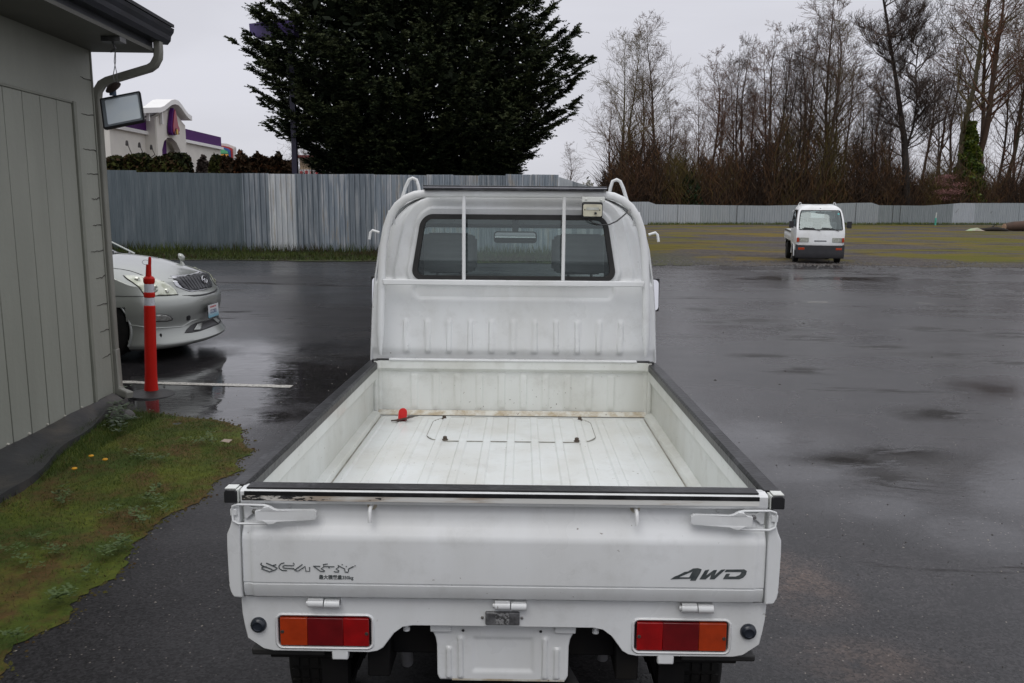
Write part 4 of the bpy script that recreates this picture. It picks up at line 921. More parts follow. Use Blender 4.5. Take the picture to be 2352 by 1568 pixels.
    def rearv(u, z):
        d = wsd(u, z); v = 2.0
        v += .016 * sstep(.030, .043, d) * sstep(1.33, 1.36, z)
        v += .014 * sstep(.092, .108, d) * sstep(1.33, 1.36, z)
        dd = sdrr(u, z - 1.300, .50, .045, .04); v += .015 * sstep(.0, -.012, dd)
        q = abs(((u / .1067) + .5) % 1 - .5) * .1067
        if abs(u) < .56: v -= .0075 * (1 - sstep(.010, .0145, q)) * sstep(.985, 1.0, z) * (1 - sstep(1.145, 1.163, z))
        s_ = abs(u) / Uo(z); v += .030 * sstep(.90, 1.0, s_) ** 1.5 + .02 * max(0, (z - 1.70) / .068) ** 2
        v += .010 * sstep(1.02, .97, z)
        return v
    zr = sorted(set([round(x, 4) for x in list(np.arange(.92, 1.768, .0085)) + [1.768]])); qs = list(np.linspace(-1, 1, 190))
    mb = MB(); mb.grid(lambda q, z: (q * Uo(z) * .988, rearv(q * Uo(z), z), z), qs, zr, mask=lambda q, z: wsd(q * Uo(z), z) > -.004)
    mb.add([(-Uo(1.768) * .988, rearv(-Uo(1.768), 1.768), 1.768), (Uo(1.768) * .988, rearv(Uo(1.768), 1.768), 1.768), (.3, 2.035, 1.7715), (0, 2.035, 1.7775), (-.3, 2.035, 1.7715)], [(0, 1, 2, 3, 4)])
    RW = mb.build('cab_rear_wall', M_WHITE, T, smooth=40)
    def wout(g):
        o_ = []
        for a, b_ in rrect(0, 0, WHW + g, WHH + g, .055 + g, 8): o_.append((a * (1 + (.489 / .462 - 1) * (-b_) / WHH), WC + b_))
        return o_
    fr = wout(.004); inn = wout(-.021)
    mb = MB(); mb.plate(fr, [inn], lambda a, b_, d: (a, 1.988 + d, b_), .022); rwf = mb.build('rear_window', M_RUBBER, RW, bevel=.004)
    mb = MB(); mb.add([(a, 2.003, b_) for a, b_ in wout(-.01)], [tuple(range(len(fr)))]); mb.build('pane', M_GLASS, rwf, fix=False)
    mb = MB(); ol = [(-Uo(z) * .955, z) for z in (.95, 1.1, 1.2, 1.35, 1.5, 1.6, 1.66, 1.70, 1.73)]; ol = ol + [(-a, b_) for a, b_ in ol[::-1]]; mb.plate(ol, [wout(-.016)], lambda a, b_, d: (a, 2.046 + d, b_), .006); mb.build('cab_lining', M_DARKIN, T)
    # front wall with windscreen
    zf = [.42, .46, .52, .58, .62, .66, .70, .75, .80, .86, .92, .98, 1.03, 1.06] + list(np.arange(1.08, 1.58, .02)) + [1.60, 1.63, 1.66, 1.69, 1.705, 1.72, 1.735, 1.745, 1.755, 1.762, 1.768]
    def frontp(q, z, off=0):
        U = Uo(z) * .95 * .98; return (q * U, vf(z) - .05 + .05 * (1 - abs(q) ** 3.2) + off, z)
    def wsc(q, z): return sdrr(q, z - 1.340, .915, .272, .04) < 0
    qs = sorted(set([round(x, 4) for x in list(np.linspace(-1, 1, 61)) + [-.97, .97, -.985, .985]]))
    mb = MB(); mb.grid(frontp, qs, zf, mask=lambda q, z: not wsc(q, z)); FW_ = mb.build('cab_front', M_WHITE, T, smooth=40)
    ring = [(a, 1.340 + b_) for a, b_ in rrect(0, 0, .92, .275, .045, 6)]
    ring2 = []
    for i in range(len(ring)):
        a = ring[i]; b_ = ring[(i + 1) % len(ring)]; n_ = max(1, int(math.hypot((a[0] - b_[0]) * .66, a[1] - b_[1]) / .06))
        ring2 += [(lerp(a[0], b_[0], k / n_), lerp(a[1], b_[1], k / n_)) for k in range(n_)]
    mb = MB(); mb.tube([frontp(a, b_, .004) for a, b_ in ring2], .013, 6, closed=True); wsf = mb.build('windscreen', M_RUBBER, FW_, smooth=60)
    mb = MB(); mb.grid(lambda q, z: frontp(q, z, -.004), list(np.linspace(-.915, .915, 25)), list(np.linspace(1.07, 1.61, 9))); mb.build('pane', M_GLASS, wsf, smooth=40)
    for u0 in (-.50, .02):
        mb = MB(); mb.tube([frontp(u0 / .66, 1.03, .02), frontp((u0 + .16) / .66, 1.085, .018), frontp((u0 + .50) / .66, 1.10, .014)], .008, 5); mb.tube([frontp((u0 + .16) / .66, 1.10, .012), frontp((u0 + .46) / .66, 1.125, .012)], .009, 5); mb.build('wiper', M_BLACK, FW_)
    for s in (-1, 1):     # door mirrors
        mb = MB(); mb.box(*sorted((s * .745, s * .875)), 2.985, 3.03, 1.105, 1.305); mb.tube([(s * .66, 2.98, 1.14), (s * .76, 3.01, 1.16)], .014, 8); mb.tube([(s * .66, 2.98, 1.2), (s * .76, 3.01, 1.2)], .010, 8)
        mi_ = mb.build('door_mirror', M_BLACK, T, bevel=.02, seg=4)
        mb = MB(); mb.plate(rrect(s * .81, 1.205, .058, .093, .025, 5), [], lambda a, b_, d: (a, 2.972 + d + (b_ - 1.205) * .10 - s * (a - s * .81) * .05, b_), .003); mb.build('mirror_face', M_MIRROR, mi_)
    mb = MB(); U_ = Uo(.8)
    if not rear:
        fpan = lambda u, z, off: frontp(u / (Uo(z) * .931), z, off)
        mb = MB(); mb.grid(lambda u, z: (u, vf(.6) + .045 - .09 * abs(u / .68) ** 3.5 - .02 * sstep(.30, .24, z) , z), list(np.linspace(-.68, .68, 40)), [.238, .26, .30, .40, .50, .58, .605, .615]); mb.grid(lambda u, v: (u, v * 1.0, .615), [-.68, -.6, 0, .6, .68], [3.18, 3.22, 3.24]); BU = mb.build('front_bumper', pm('dark_grey_bumper', (.022, .022, .026), .5, 0, (.03, .03, .034), 5), T, smooth=40, solid=.03)
        bv = lambda u: vf(.6) + .045 - .09 * abs(u / .68) ** 3.5
        mb = MB(); mb.box(-.15, .15, bv(0) - .01, bv(0) + .012, .375, .46); mb.build('plate_recess', M_BLACK, BU)
        for s in (-1, 1):
            a0, a1 = sorted((s * .435, s * .61)); mb = MB(); mb.obox(((a0 + a1) / 2, bv(.52) + .004, .513), (.0875, -s * .022, 0), (0, .012, 0), (0, 0, .033)); mb.build('bumper_lamp', M_AMB, BU, bevel=.006)
            mb = MB(); mb.plate(rrect(s * .475, .768, .150, .068, .02, 4), [], lambda a, b_, d: (a, vf(.75) - .05 + .05 * (1 - abs(a / .665) ** 3.2) - .006 + d, b_), .018); hf = mb.build('headlamp', pm('headlamp_surround', (.35, .36, .33), .4), T, bevel=.004)
            mb = MB(); mb.plate(rrect(s * .455, .768, .118, .056, .014, 4), [], lambda a, b_, d: (a, vf(.75) - .05 + .05 * (1 - abs(a / .665) ** 3.2) + .010 + d, b_), .012); mb.build('headlamp_lens', M_LAMPW, hf, bevel=.003)
            mb = MB(); mb.obox((s * .628, vf(.75) - .018, .768), (.034, -s * .014, 0), (0, .014, 0), (0, 0, .066)); mb.build('turn_lens', M_AMB, hf, bevel=.006)
            mb = MB()
            mb.tube([(s * .688, 2.58 + .35 * math.cos(a), .30 + .35 * math.sin(a)) for a in np.linspace(-.1, PI - .05, 20)], .02, 6); mb.build('wheel_arch_lip', M_WHITE, T, smooth=50)
        mb = MB(); mb.plate(rrect(0, .738, .17, .020, .012, 4), [], lambda a, b_, d: (a, vf(.73) - .004 + .0 + d, b_), .008); em_ = mb.build('name_badge', pm('badge_grey', (.20, .21, .23), .4, .3), T)
        text_mesh('badge_lettering', 'SUZUKI', .036, pm('badge_pale', (.55, .56, .58), .3, .5), em_, Matrix.Translation((0, vf(.73) + .006, .738)) @ Matrix.Rotation(R(180), 4, 'Z') @ Matrix.Rotation(R(90), 4, 'X'), .001, 1.9)
        mb = MB(); mb.lathe([(.0, 0), (.028, .0), (.028, .001)], (0, 0, 0), n=12); o = mb.build('windscreen_sticker', pm('teal_sticker', (.12, .5, .5), .5), wsf); q = frontp(-.82, 1.52, .003); o.location = q; o.rotation_euler = (R(-58), 0, 0)
    # ---------------- cab interior
    mb = MB(); mb.box(-.62, .62, 2.06, 2.12, .50, 1.20); mb.box(-.62, .62, 2.1, 3.2, .46, .52); mb.box(-.60, .60, 2.98, 3.16, .60, 1.075); mb.box(-.16, .16, 2.3, 3.0, .5, .72); mb.build('cab_interior', M_DARKIN, T, bevel=.02)
    for c in (-.345, .345):
        mb = MB(); mb.box(c - .22, c + .22, 2.24, 2.34, .75, 1.26); mb.box(c - .23, c + .23, 2.3, 2.75, .66, .78); st_ = mb.build('seat', M_SEAT, T, bevel=.04, seg=3)
        mb = MB(); hu_ = list(np.linspace(-1, 1, 25)); hz = list(np.linspace(-1, 1, 29))
        for sgn in (-1, 1):
            mb.grid(lambda a, b_: (c + a * .150, 2.33 + sgn * .055 * max(0, (1 - abs(a) ** 5) * (1 - abs(b_) ** 6)) ** .5 + (-.005 * math.cos(b_ * 13) if sgn < 0 and abs(a) < .8 else 0), 1.470 + b_ * .105), hu_, hz, mask=lambda a, b_: abs(a) ** 4 + abs(b_) ** 4 < 1.08)
        mb.tube([(c - .06, 2.33, 1.25), (c - .06, 2.33, 1.40)], .008, 6); mb.tube([(c + .06, 2.33, 1.25), (c + .06, 2.33, 1.40)], .008, 6); mb.build('headrest', M_SEAT, st_, smooth=50)
    for s in (-1, 1):
        mb = MB(); mb.box(*sorted((s * .455, s * .490)), 2.16, 2.165, .9, 1.66); mb.build('seat_belt', M_BLACK, T)
    mb = MB(); mb.plate(rrect(.0, 1.548, .125, .034, .02, 5), [], lambda a, b_, d: (a, 2.80 + d, b_), .02); im = mb.build('rear_view_mirror', M_BLACK, T, bevel=.005)
    mb = MB(); mb.plate(rrect(.0, 1.548, .118, .027, .015, 5), [], lambda a, b_, d: (a, 2.790 + d - (b_ - 1.548) * .10, b_), .002); mb.build('mirror_face', M_MIRROR, im)
    mb = MB(); mb.box(-.018, .018, 2.80, 2.83, 1.575, 1.68); mb.build('mirror_stem', M_BLACK, im)
    mb = MB(); mb.tube([(.345 + .18 * math.cos(a), 2.86 + .06 * math.sin(a), 1.02 + .15 * math.sin(a)) for a in np.linspace(0, 2 * PI, 28, endpoint=False)], .014, 8, closed=True); mb.tube([(.345, 2.86, 1.02), (.345, 3.0, .95)], .03, 8); mb.tube([(.18, 2.86, 1.02), (.51, 2.86, 1.02)], .014, 6); mb.build('steering_wheel', M_BLACK, T, smooth=50)
    # ---------------- cab guard frame
    gp = [(.648, .985, 1.955), (.647, 1.03, 1.945), (.652, 1.10, 1.94), (.640, 1.2, 1.935), (.635, 1.3, 1.93), (.632, 1.36, 1.93), (.628, 1.44, 1.93), (.620, 1.52, 1.93), (.605, 1.60, 1.93), (.583, 1.66, 1.93), (.552, 1.706, 1.93), (.512, 1.738, 1.93), (.468, 1.756, 1.93), (.42, 1.762, 1.93)]
    gp[2] = (.643, 1.10, 1.94)
    path = [(a, v, z) for a, z, v in gp] + [(a, v, z) for a, z, v in [(.2, 1.764, 1.93), (-.2, 1.764, 1.93)]] + [(-a, v, z) for a, z, v in gp[::-1]]
    rad = [.008, .013] + [.019] * (len(path) - 4) + [.013, .008]
    mb = MB(); mb.tube(path, rad, 12, sx=.75, ref=(0, 0, 1) if False else None); GF = mb.build('cab_guard', M_WHITE, T, smooth=50)
    mb = MB(); mb.box(-.622, .622, 1.905, 1.935, 1.331, 1.357); mb.build('guard_crossbar', M_WHITE, GF, bevel=.004)
    for u in (-.237, .237):
        mb = MB(); mb.box(u - .0085, u + .0085, 1.92, 1.94, 1.356, 1.755); mb.build('guard_upright', M_WHITE, GF, bevel=.004)
    for s in (-1, 1):
        mb = MB(); mb.plate([(s * .565, 1.615), (s * .605, 1.63), (s * .60, 1.682), (s * .572, 1.685)], [], lambda a, b_, d: (a, 1.945 + d, b_), .012); mb.lathe([(.008, 1.945), (.007, 1.936)], (s * .583, 0, 1.652), axis='y', n=8); mb.build('guard_bracket', M_WHITE, GF, bevel=.004)
        mb = MB(); c = s * .497
        mb.tube([(s * .555, 2.05, 1.72), (s * .528, 2.05, 1.80), (s * .512, 2.05, 1.832), (s * .495, 2.05, 1.840), (s * .476, 2.05, 1.832), (s * .466, 2.05, 1.80), (s * .458, 2.05, 1.75)], .0085, 8); mb.build('roof_ring', M_WHITE, T, smooth=60)
        mb = MB(); mb.tube([(s * .640, 1.93, 1.578), (s * .672, 1.93, 1.588), (s * .682, 1.93, 1.578), (s * .688, 1.93, 1.545)], .0065, 8); mb.build('side_hook', M_WHITE, GF, smooth=60)
    if rear:
        mb = MB(); mb.box(-.425, .435, 1.896, 1.985, 1.7805, 1.800); rs_ = mb.build('roof_strip', pm('strip_black_gloss', (.02, .02, .024), .12, 0, (.05, .05, .06), 14, (1, 1, 1), lo=.55, hi=.6), GF, bevel=.002)
        mb = MB(); mb.box(-.425, .435, 1.894, 1.8955, 1.7895, 1.7925); mb.build('strip_trim', pm('trim_pale', (.55, .56, .6), .4), rs_)
        # work lamp
        mb = MB(); mb.box(.318, .425, 1.893, 1.905, 1.728, 1.752); mb.lathe([(.006, 1.893), (.005, 1.887)], (.337, 0, 1.741), axis='y', n=8); mb.lathe([(.006, 1.893), (.005, 1.887)], (.407, 0, 1.738), axis='y', n=8); WL = mb.build('work_lamp', M_BEDW, T, bevel=.002)
        mb = MB(); mb.box(.320, .417, 1.897, 1.93, 1.655, 1.727); mb.build('lamp_housing', M_BLACK, WL, bevel=.008, seg=3)
        mb = MB(); mb.plate(rrect(.3685, 1.689, .044, .028, .008, 4), [], lambda a, b_, d: (a, 1.888 + d, b_), .01); mb.build('lamp_cover', M_CREAM, WL, bevel=.003)
        mb = MB(); mb.plate(rrect(.3685, 1.697, .030, .006, .003, 3), [], lambda a, b_, d: (a, 1.886 + d, b_), .003); mb.build('lamp_lens', M_LAMPW, WL)
        mb = MB(); mb.lathe([(.006, 1.888), (.006, 1.879), (.003, 1.877)], (.382, 0, 1.676), axis='y', n=12); mb.lathe([(.003, 1.888), (.003, 1.886)], (.332, 0, 1.692), axis='y', n=8); mb.lathe([(.003, 1.888), (.003, 1.886)], (.402, 0, 1.691), axis='y', n=8); mb.build('lamp_knob', M_BLACK, WL)
        mb = MB(); mb.tube([(.352, 1.90, 1.660), (.355, 1.90, 1.643), (.375, 1.90, 1.630), (.41, 1.905, 1.622), (.45, 1.91, 1.624), (.485, 1.915, 1.640), (.51, 1.92, 1.66), (.538, 1.925, 1.685)], .0035, 6); mb.build('lamp_cable', M_BLACK, WL, smooth=60)
        mb = MB(); mb.plate([(.541, 1.676), (.552, 1.694), (.545, 1.70), (.534, 1.683)], [], lambda a, b_, d: (a, 1.915 + d, b_), .008); mb.build('cable_clip', M_STEEL, WL)
    return T
TR = make_truck('near white flatbed pickup seen from behind with empty ribbed bed and scuffed black rails', True)
TR.location = (-.0185, 1.993, 0); TR.rotation_euler = (-RAKE, 0, -YAW)
MTR = Matrix.Translation(TR.location) @ TR.rotation_euler.to_matrix().to_4x4()
TR2 = make_truck('distant white flatbed pickup facing the camera beside the mossy field', False)
TR2.scale = (1.055,) * 3
th_ = R(180 - 12.5); dirv = Vector((-math.sin(th_), math.cos(th_), 0))
TR2.rotation_euler = (-RAKE, 0, th_)
TR2.location = (9.52 - dirv.x * 3.28 * 1.055, 25.75 - dirv.y * 3.28 * 1.055, 0.0)
# loose red toggle and a leaf on the bed
def bedp(u, v, z): return MTR @ Vector((u, v, z))
rl = thing('red_marker_tab', 'small bright red plastic tab lying at the front left of the bed', 'tab', bedp(-.522, 1.80, .692), -.2)
mb = MB(); mb.plate([(-.021, 0), (.021, 0)] + [(.021 * math.cos(a), .040 + .021 * math.sin(a)) for a in np.linspace(0, PI, 9)], [], lambda a, b_, d: (a, b_ * .28 + d, b_ * .95), .006); mb.build('tab_plate', pm('bright_red_plastic', (.62, .012, .012), .35), rl, bevel=.001)
mb = MB(); mb.box(-.022, .022, -.018, .01, .0, .010); mb.build('tab_base', pm('dark_red_plastic', (.16, .01, .01), .4), rl, bevel=.002)
mb = MB(); vs = []
for k in range(9):
    a = k / 8; x = lerp(-.055, .05, a); wv_ = .012 * math.sin(a * PI) + .001; zz_ = .003 + .025 * max(0, a - .3) ** 1.2
    vs += [(x, -.028 - wv_ + .02 * a, zz_ + .004), (x, -.028 + .02 * a, zz_), (x, -.028 + wv_ + .02 * a, zz_ + .006)]
mb.add(vs, [(i * 3 + j, i * 3 + j + 1, i * 3 + j + 4, i * 3 + j + 3) for i in range(8) for j in range(2)])
lf = mb.build('curled_leaf', pm('wet_brown_leaf', (.045, .022, .012), .3), solid=.001); lf.location = bedp(-.515, 1.80, .694); tag(lf, 'curled dark brown leaf lying against the red tab on the bed', 'leaf')
mb = MB(); mb.tube([bedp(-.505, 1.865, .697), bedp(-.48, 1.86, .70), bedp(-.452, 1.872, .700)], [.0035, .003, .0008], 5); o = mb.build('twig', pm('dark_twig', (.03, .022, .015), .6)); tag(o, 'short dark twig lying on the bed behind the red tab', 'twig')
# ================================================================== silver car
def carpaint():
    m, t, b = nodes_of('silver_car_paint')
    f = rmp(t, noise(t, 1.1, 3), .4, .65)
    t.links.new(mixc(t, f, (.36, .375, .35), (.33, .345, .325)), b.inputs['Base Color'])
    b.inputs['Metallic'].default_value = .55; b.inputs['Roughness'].default_value = .32; b.inputs['Coat Weight'].default_value = .7; b.inputs['Coat Roughness'].default_value = .07
    bump(t, b, noise(t, 160, 2), .04, .002)
    return m
M_CAR = carpaint()
CARY = R(-1.5); CW = .905
car = thing('silver_car', 'silver car parked behind the building corner with its nose showing and tall fender mirror', 'car', (-3.445, 9.42, 0), CARY)
MC = Matrix.Translation(car.location) @ Matrix.Rotation(CARY, 4, 'Z'); MCI = MC.inverted()
def topz(x, y):
    zc = interp(x, [-4.6, -4.4, -1.25, -1.0, -.75, -.5, -.33, -.22, -.12, 0], [.98, 1.0, 1.10, 1.075, 1.035, .975, .92, .875, .80, .75])
    a = abs(y) / CW
    return zc - .095 * a ** 3.0 * sstep(0, -.6, x) - .11 * a ** 2.2 * sstep(-.9, -.2, x) - .05 * a ** 8
Z0 = [.135, .15, .17, .19, .21, .25, .30, .33, .36, .40, .45, .50, .55, .60, .64, .67, .695, .71]
FX = [-.08, -.01, .02, .028, .015, -.02, -.05, -.062, -.068, -.062, -.045, -.028, -.02, -.02, -.03, -.05, -.075, -.095]
WW = [.84, .87, .885, .89, .888, .885, .885, .885, .887, .89, .895, .90, .903, .904, .902, .898, .892, .888]
npt = 72
def ringpt(s_, z, fx, W_):       # s_ in [-1,1]: from the near side round the nose to the far side
    xf = -.56; q = abs(s_)
    if q < .62:                   # front arc
        th = q / .62 * PI / 2; y = W_ * math.sin(th) ** .88; x = xf + (fx - xf) * max(0, math.cos(th)) ** .86
    else: y = W_; x = lerp(xf, -4.45, (q - .62) / .38)
    return x, math.copysign(y, s_) if s_ else 0
ss_ = sorted([-a for a in list(np.linspace(.0001, .62, 46)) + list(np.linspace(.63, 1, 60))] + list(np.linspace(.0001, .62, 46)) + list(np.linspace(.63, 1, 60)))
rows = []
for z, fx, W_ in zip(Z0, FX, WW): rows.append([(*ringpt(s_, z, fx, W_), z) for s_ in ss_])
for q in (.15, .3, .45, .6, .75, .88, .96, 1.0):
    r_ = []
    for s_ in ss_:
        fx = lerp(-.095, -.17, q ** 1.2); W_ = lerp(.888, .845, q ** 1.5)
        x, y = ringpt(s_, 0, fx, W_); r_.append((x, y, lerp(.71, topz(x, y), q)))
    rows.append(r_)
for q in (.97, .92, .86, .78, .68, .56, .42, .28, .14, .0):
    r_ = []
    for s_ in ss_:
        x, y = ringpt(s_, 0, -.17, .845)
        x2 = x if x < -1.2 else lerp(-1.2, x, q); y2 = y * q; r_.append((x2, y2, topz(x2, y2)))
    rows.append(r_)
mb = MB(); n_ = len(ss_); vs = [p for r_ in rows for p in r_]; fs = []
for j in range(len(rows) - 1):
    for i in range(n_ - 1):
        x, y, z = [sum(vs[k][c] for k in (j * n_ + i, j * n_ + i + 1, (j + 1) * n_ + i)) / 3 for c in range(3)]
        if abs(y) > .77 and (math.hypot(x + .91, z - .355) < .375 or math.hypot(x + 3.66, z - .355) < .385): continue
        fs.append((j * n_ + i, j * n_ + i + 1, (j + 1) * n_ + i + 1, (j + 1) * n_ + i))
fs.append(tuple(j * n_ for j in range(len(rows))) + tuple(j * n_ + n_ - 1 for j in reversed(range(len(rows) - 1))))
mb.add(vs, fs); body = mb.build('body', M_CAR, car, smooth=50)
for p in body.data.polygons: pass
bvh = BVHTree.FromPolygons([Vector(v) for v in vs], [f for f in fs if len(f) == 4])
O_l = MCI @ Vector((0, 0, HC)); R_l = MCI.to_3x3()
def onbody(px, py, off=.004):
    d = (R_l @ ray(236.1 + px * .2071, 531.3 + py * .2071)).normalized(); h = bvh.ray_cast(O_l, d)
    if h[0] is None: return None
    nrm = h[1] if h[1].dot(d) < 0 else -h[1]
    return h[0] + nrm * off
def patch(name, poly, mat, parent, off=.004, step=14, mirror=False, both=False, smooth=40):
    P = [Vector(p) for p in poly]; bd = []
    for i in range(len(P)):
        a, b_ = P[i], P[(i + 1) % len(P)]; k = max(1, int((b_ - a).length / step)); bd += [a.lerp(b_, j / k) for j in range(k)]
    xs = [p.x for p in P]; ys = [p.y for p in P]; ins = []
    gx, gy = np.meshgrid(np.arange(min(xs) + step * .4, max(xs), step), np.arange(min(ys) + step * .4, max(ys), step)); gx = gx.ravel(); gy = gy.ravel()
    ok = inpoly(gx, gy, [(p.x, p.y) for p in bd])
    for x, y in zip(gx[ok], gy[ok]):
        if min((Vector((x, y)) - q).length for q in bd) > step * .4: ins.append(Vector((x, y)))
    v2, _, f2, *_r = geometry.delaunay_2d_cdt(bd + ins, [(i, (i + 1) % len(bd)) for i in range(len(bd))], [], 1, 1e-4)
    v3 = [onbody(p.x, p.y, off) for p in v2]; fs = [tuple(f) for f in f2 if all(v3[i] is not None for i in f)]
    v3 = [p if p is not None else Vector((0, 0, .5)) for p in v3]
    fs = [f for f in fs if max((v3[f[i]] - v3[f[i - 1]]).length for i in range(3)) < .14]
    if mirror: v3 = [Vector((p.x, -p.y, p.z)) for p in v3]
    mb = MB(); mb.add(v3, fs)
    if both: mb.add([Vector((p.x, -p.y, p.z)) for p in v3], fs)
    return mb.build(name, mat, parent, smooth=smooth, solid=.003)
def bline(name, pts, r, mat, parent, off=.001, both=True):
    q = []
    P = [Vector(p) for p in pts]
    for i in range(len(P) - 1):
        k = max(1, int((P[i + 1] - P[i]).length / 12)); q += [P[i].lerp(P[i + 1], j / k) for j in range(k)]
    q.append(P[-1]); q = [onbody(p.x, p.y, off) for p in q]; q = [p for p in q if p is not None]
    mb = MB(); mb.tube(q, r, 5)
    if both: mb.tube([(p.x, -p.y, p.z) for p in q], r, 5)
    return mb.build(name, mat, parent, smooth=50)
M_CHR = pm('chrome_trim', (.55, .56, .57), .12, 1.0, (.5, .5, .52)); M_GRL = pm('dark_grille', (.035, .037, .042), .35, .2, (.06, .06, .066), 60, (1, 3, 1))
M_HL = pm('yellowed_headlamp_lens', (.42, .44, .33), .08, .25, (.62, .64, .54), 16, coat=1.0, lo=.42, hi=.58)
HLP = [(222, 488), (330, 487), (440, 492), (520, 503), (580, 520), (680, 560), (765, 610), (815, 655), (840, 706), (700, 716), (460, 722), (445, 690), (400, 625), (320, 565), (245, 515)]
for mir in (False, True):
    h_ = patch('headlamp', HLP, M_BLACK, car, .002, mirror=mir)
    c_ = Vector((560, 620)); patch('headlamp_lens', [tuple(c_ + (Vector(p) - c_) * .955) for p in HLP], M_HL, h_, .010, mirror=mir)
    for (cx_, cy_, rr) in ((560, 640, 52), (700, 665, 30), (380, 545, 34)):
        q = onbody(cx_, cy_, .012)
        if q is None: continue
        if mir: q = Vector((q.x, -q.y, q.z))
        m2 = MB(); m2.lathe([(rr * .0009, 0), (rr * .0008, .008), (rr * .0004, .012), (0, .013)], (0, 0, 0), n=16); o = m2.build('reflector_bowl', pm('lamp_bowl', (.62, .63, .57), .12, .6, (.35, .36, .3), 20), h_, smooth=40); o.location = q; o.rotation_euler = (R(62 if not mir else -62), R(30), 0)
    f_ = patch('fog_lamp', [(560, 912), (650, 913), (710, 920), (752, 938), (776, 968), (770, 985), (715, 998), (560, 1003)], M_BLACK, car, .003, mirror=mir)
    patch('fog_lamp_lens', [(570, 921), (650, 922), (705, 929), (742, 945), (760, 968), (755, 980), (712, 990), (570, 994)], pm('smoky_fog_lens', (.20, .20, .18), .12, .4, (.4, .4, .38), 30, coat=.8), f_, .007, mirror=mir)
patch('grille_surround', [(745, 493), (860, 488), (980, 474), (1090, 452), (1140, 438), (1168, 470), (1200, 530), (1213, 590), (1210, 618), (1140, 648), (1060, 660), (985, 660), (930, 624), (850, 556)], M_CHR, car, .003, both=True)
gr_ = patch('grille', [(822, 512), (960, 497), (1090, 470), (1142, 455), (1168, 492), (1198, 560), (1203, 600), (1150, 628), (1060, 644), (1000, 645), (955, 615), (880, 553)], M_GRL, car, .009, both=True)
for k in range(9):
    x0 = 850 + k * 34; bline('grille_bar', [(x0, 515 - k * 5), (x0 + 105 - k * 3, 640 - max(0, k - 5) * 5)], .004, M_BLACK, gr_, .013, both=False)
mb = MB(); q0 = onbody(1104, 541, .012)
mb.tube([(0, .062 * math.cos(a), .045 * math.sin(a)) for a in np.linspace(0, 2 * PI, 24, endpoint=False)], .008, 6, closed=True); mb.tube([(0, -.045, .0), (.004, 0, .012), (0, .045, 0)], .009, 5); mb.tube([(0, 0, -.03), (.004, 0, .012)], .009, 5)
o = mb.build('nose_badge', M_CHR, gr_, smooth=50); o.location = (q0.x + .015, 0 if abs(q0.y) < .12 else q0.y, q0.z); o.rotation_euler = (0, R(-18), 0)
patch('bumper_gap', [(880, 709), (960, 708), (1080, 700), (1180, 680), (1192, 690), (1150, 706), (1080, 716), (1010, 720), (950, 712)], M_BLACK, car, .003, both=True)
ik = patch('lower_intake', [(905, 1128), (930, 1085), (975, 1040), (1040, 1010), (1140, 985), (1245, 952), (1300, 960), (1300, 1010), (1200, 1062), (1080, 1105), (990, 1122)], M_BLACK, car, .003, both=True)
for mir in (False, True): patch('intake_fin', [(1000, 1098), (1040, 1028), (1095, 1012), (1082, 1080), (1070, 1095)], M_CAR, ik, .012, mirror=mir)
patch('tow_eye_hole', [(928, 945), (945, 930), (965, 930), (972, 945), (968, 975), (950, 988), (930, 985)], M_BLACK, car, .002)  # flat black patch painted in for the dark of a tow hole
M_SEAM = pm('body_seam', (.02, .02, .02), .6)
bline('bonnet_seam', [(60, 402), (200, 418), (300, 436), (380, 462), (455, 492)], .0035, M_SEAM, car, both=False); bline('bumper_seam', [(90, 716), (240, 719), (450, 722)], .0035, M_SEAM, car)
bline('fender_crease', [(270, 1030), (380, 1048), (470, 1060)], .006, M_CAR, car, .003)
bline('skirt_crease', [(570, 1070), (700, 1066), (880, 1054), (935, 1020), (985, 988), (1100, 965)], .007, M_CAR, car, .002)
for (ax, az) in ((-.91, .355), (-3.66, .355)):
    for s in (-1, 1):
        mb = MB(); mb.tube([(ax + .39 * math.cos(a), s * (.882 if ax > -2 else .888), az + .39 * math.sin(a)) for a in np.linspace(-.45, PI + .45, 36)], .016, 6); mb.build('arch_lip', M_CAR, car, smooth=60)
        mb = MB(); c = s * .765; mb.lathe([(.24, -.11), (.30, -.115), (.345, -.095), (.36, -.07), (.36, .07), (.345, .095), (.30, .115), (.24, .11)], (ax, c, .36), axis='y', n=44); ty = mb.build('tyre', M_TYRE, car, smooth=35)
        mb = MB(); mb.lathe([(.24, s * .10), (.225, s * .095), (.215, s * .06), (.06, s * .075), (.03, s * .085)], (ax, c, .36), axis='y', n=30); mb.build('rim', M_RIM, ty, smooth=35)
        mb = MB(); mb.lathe([(.0, .40 * s), (.38, .41 * s)], (ax, 0, .40), axis='y', n=20); mb.build('arch_liner', M_UNDER, car)
mb = MB(); mb.box(-4.35, -.25, -.78, .78, .20, .32); mb.build('underbody', M_UNDER, car, bevel=.03)
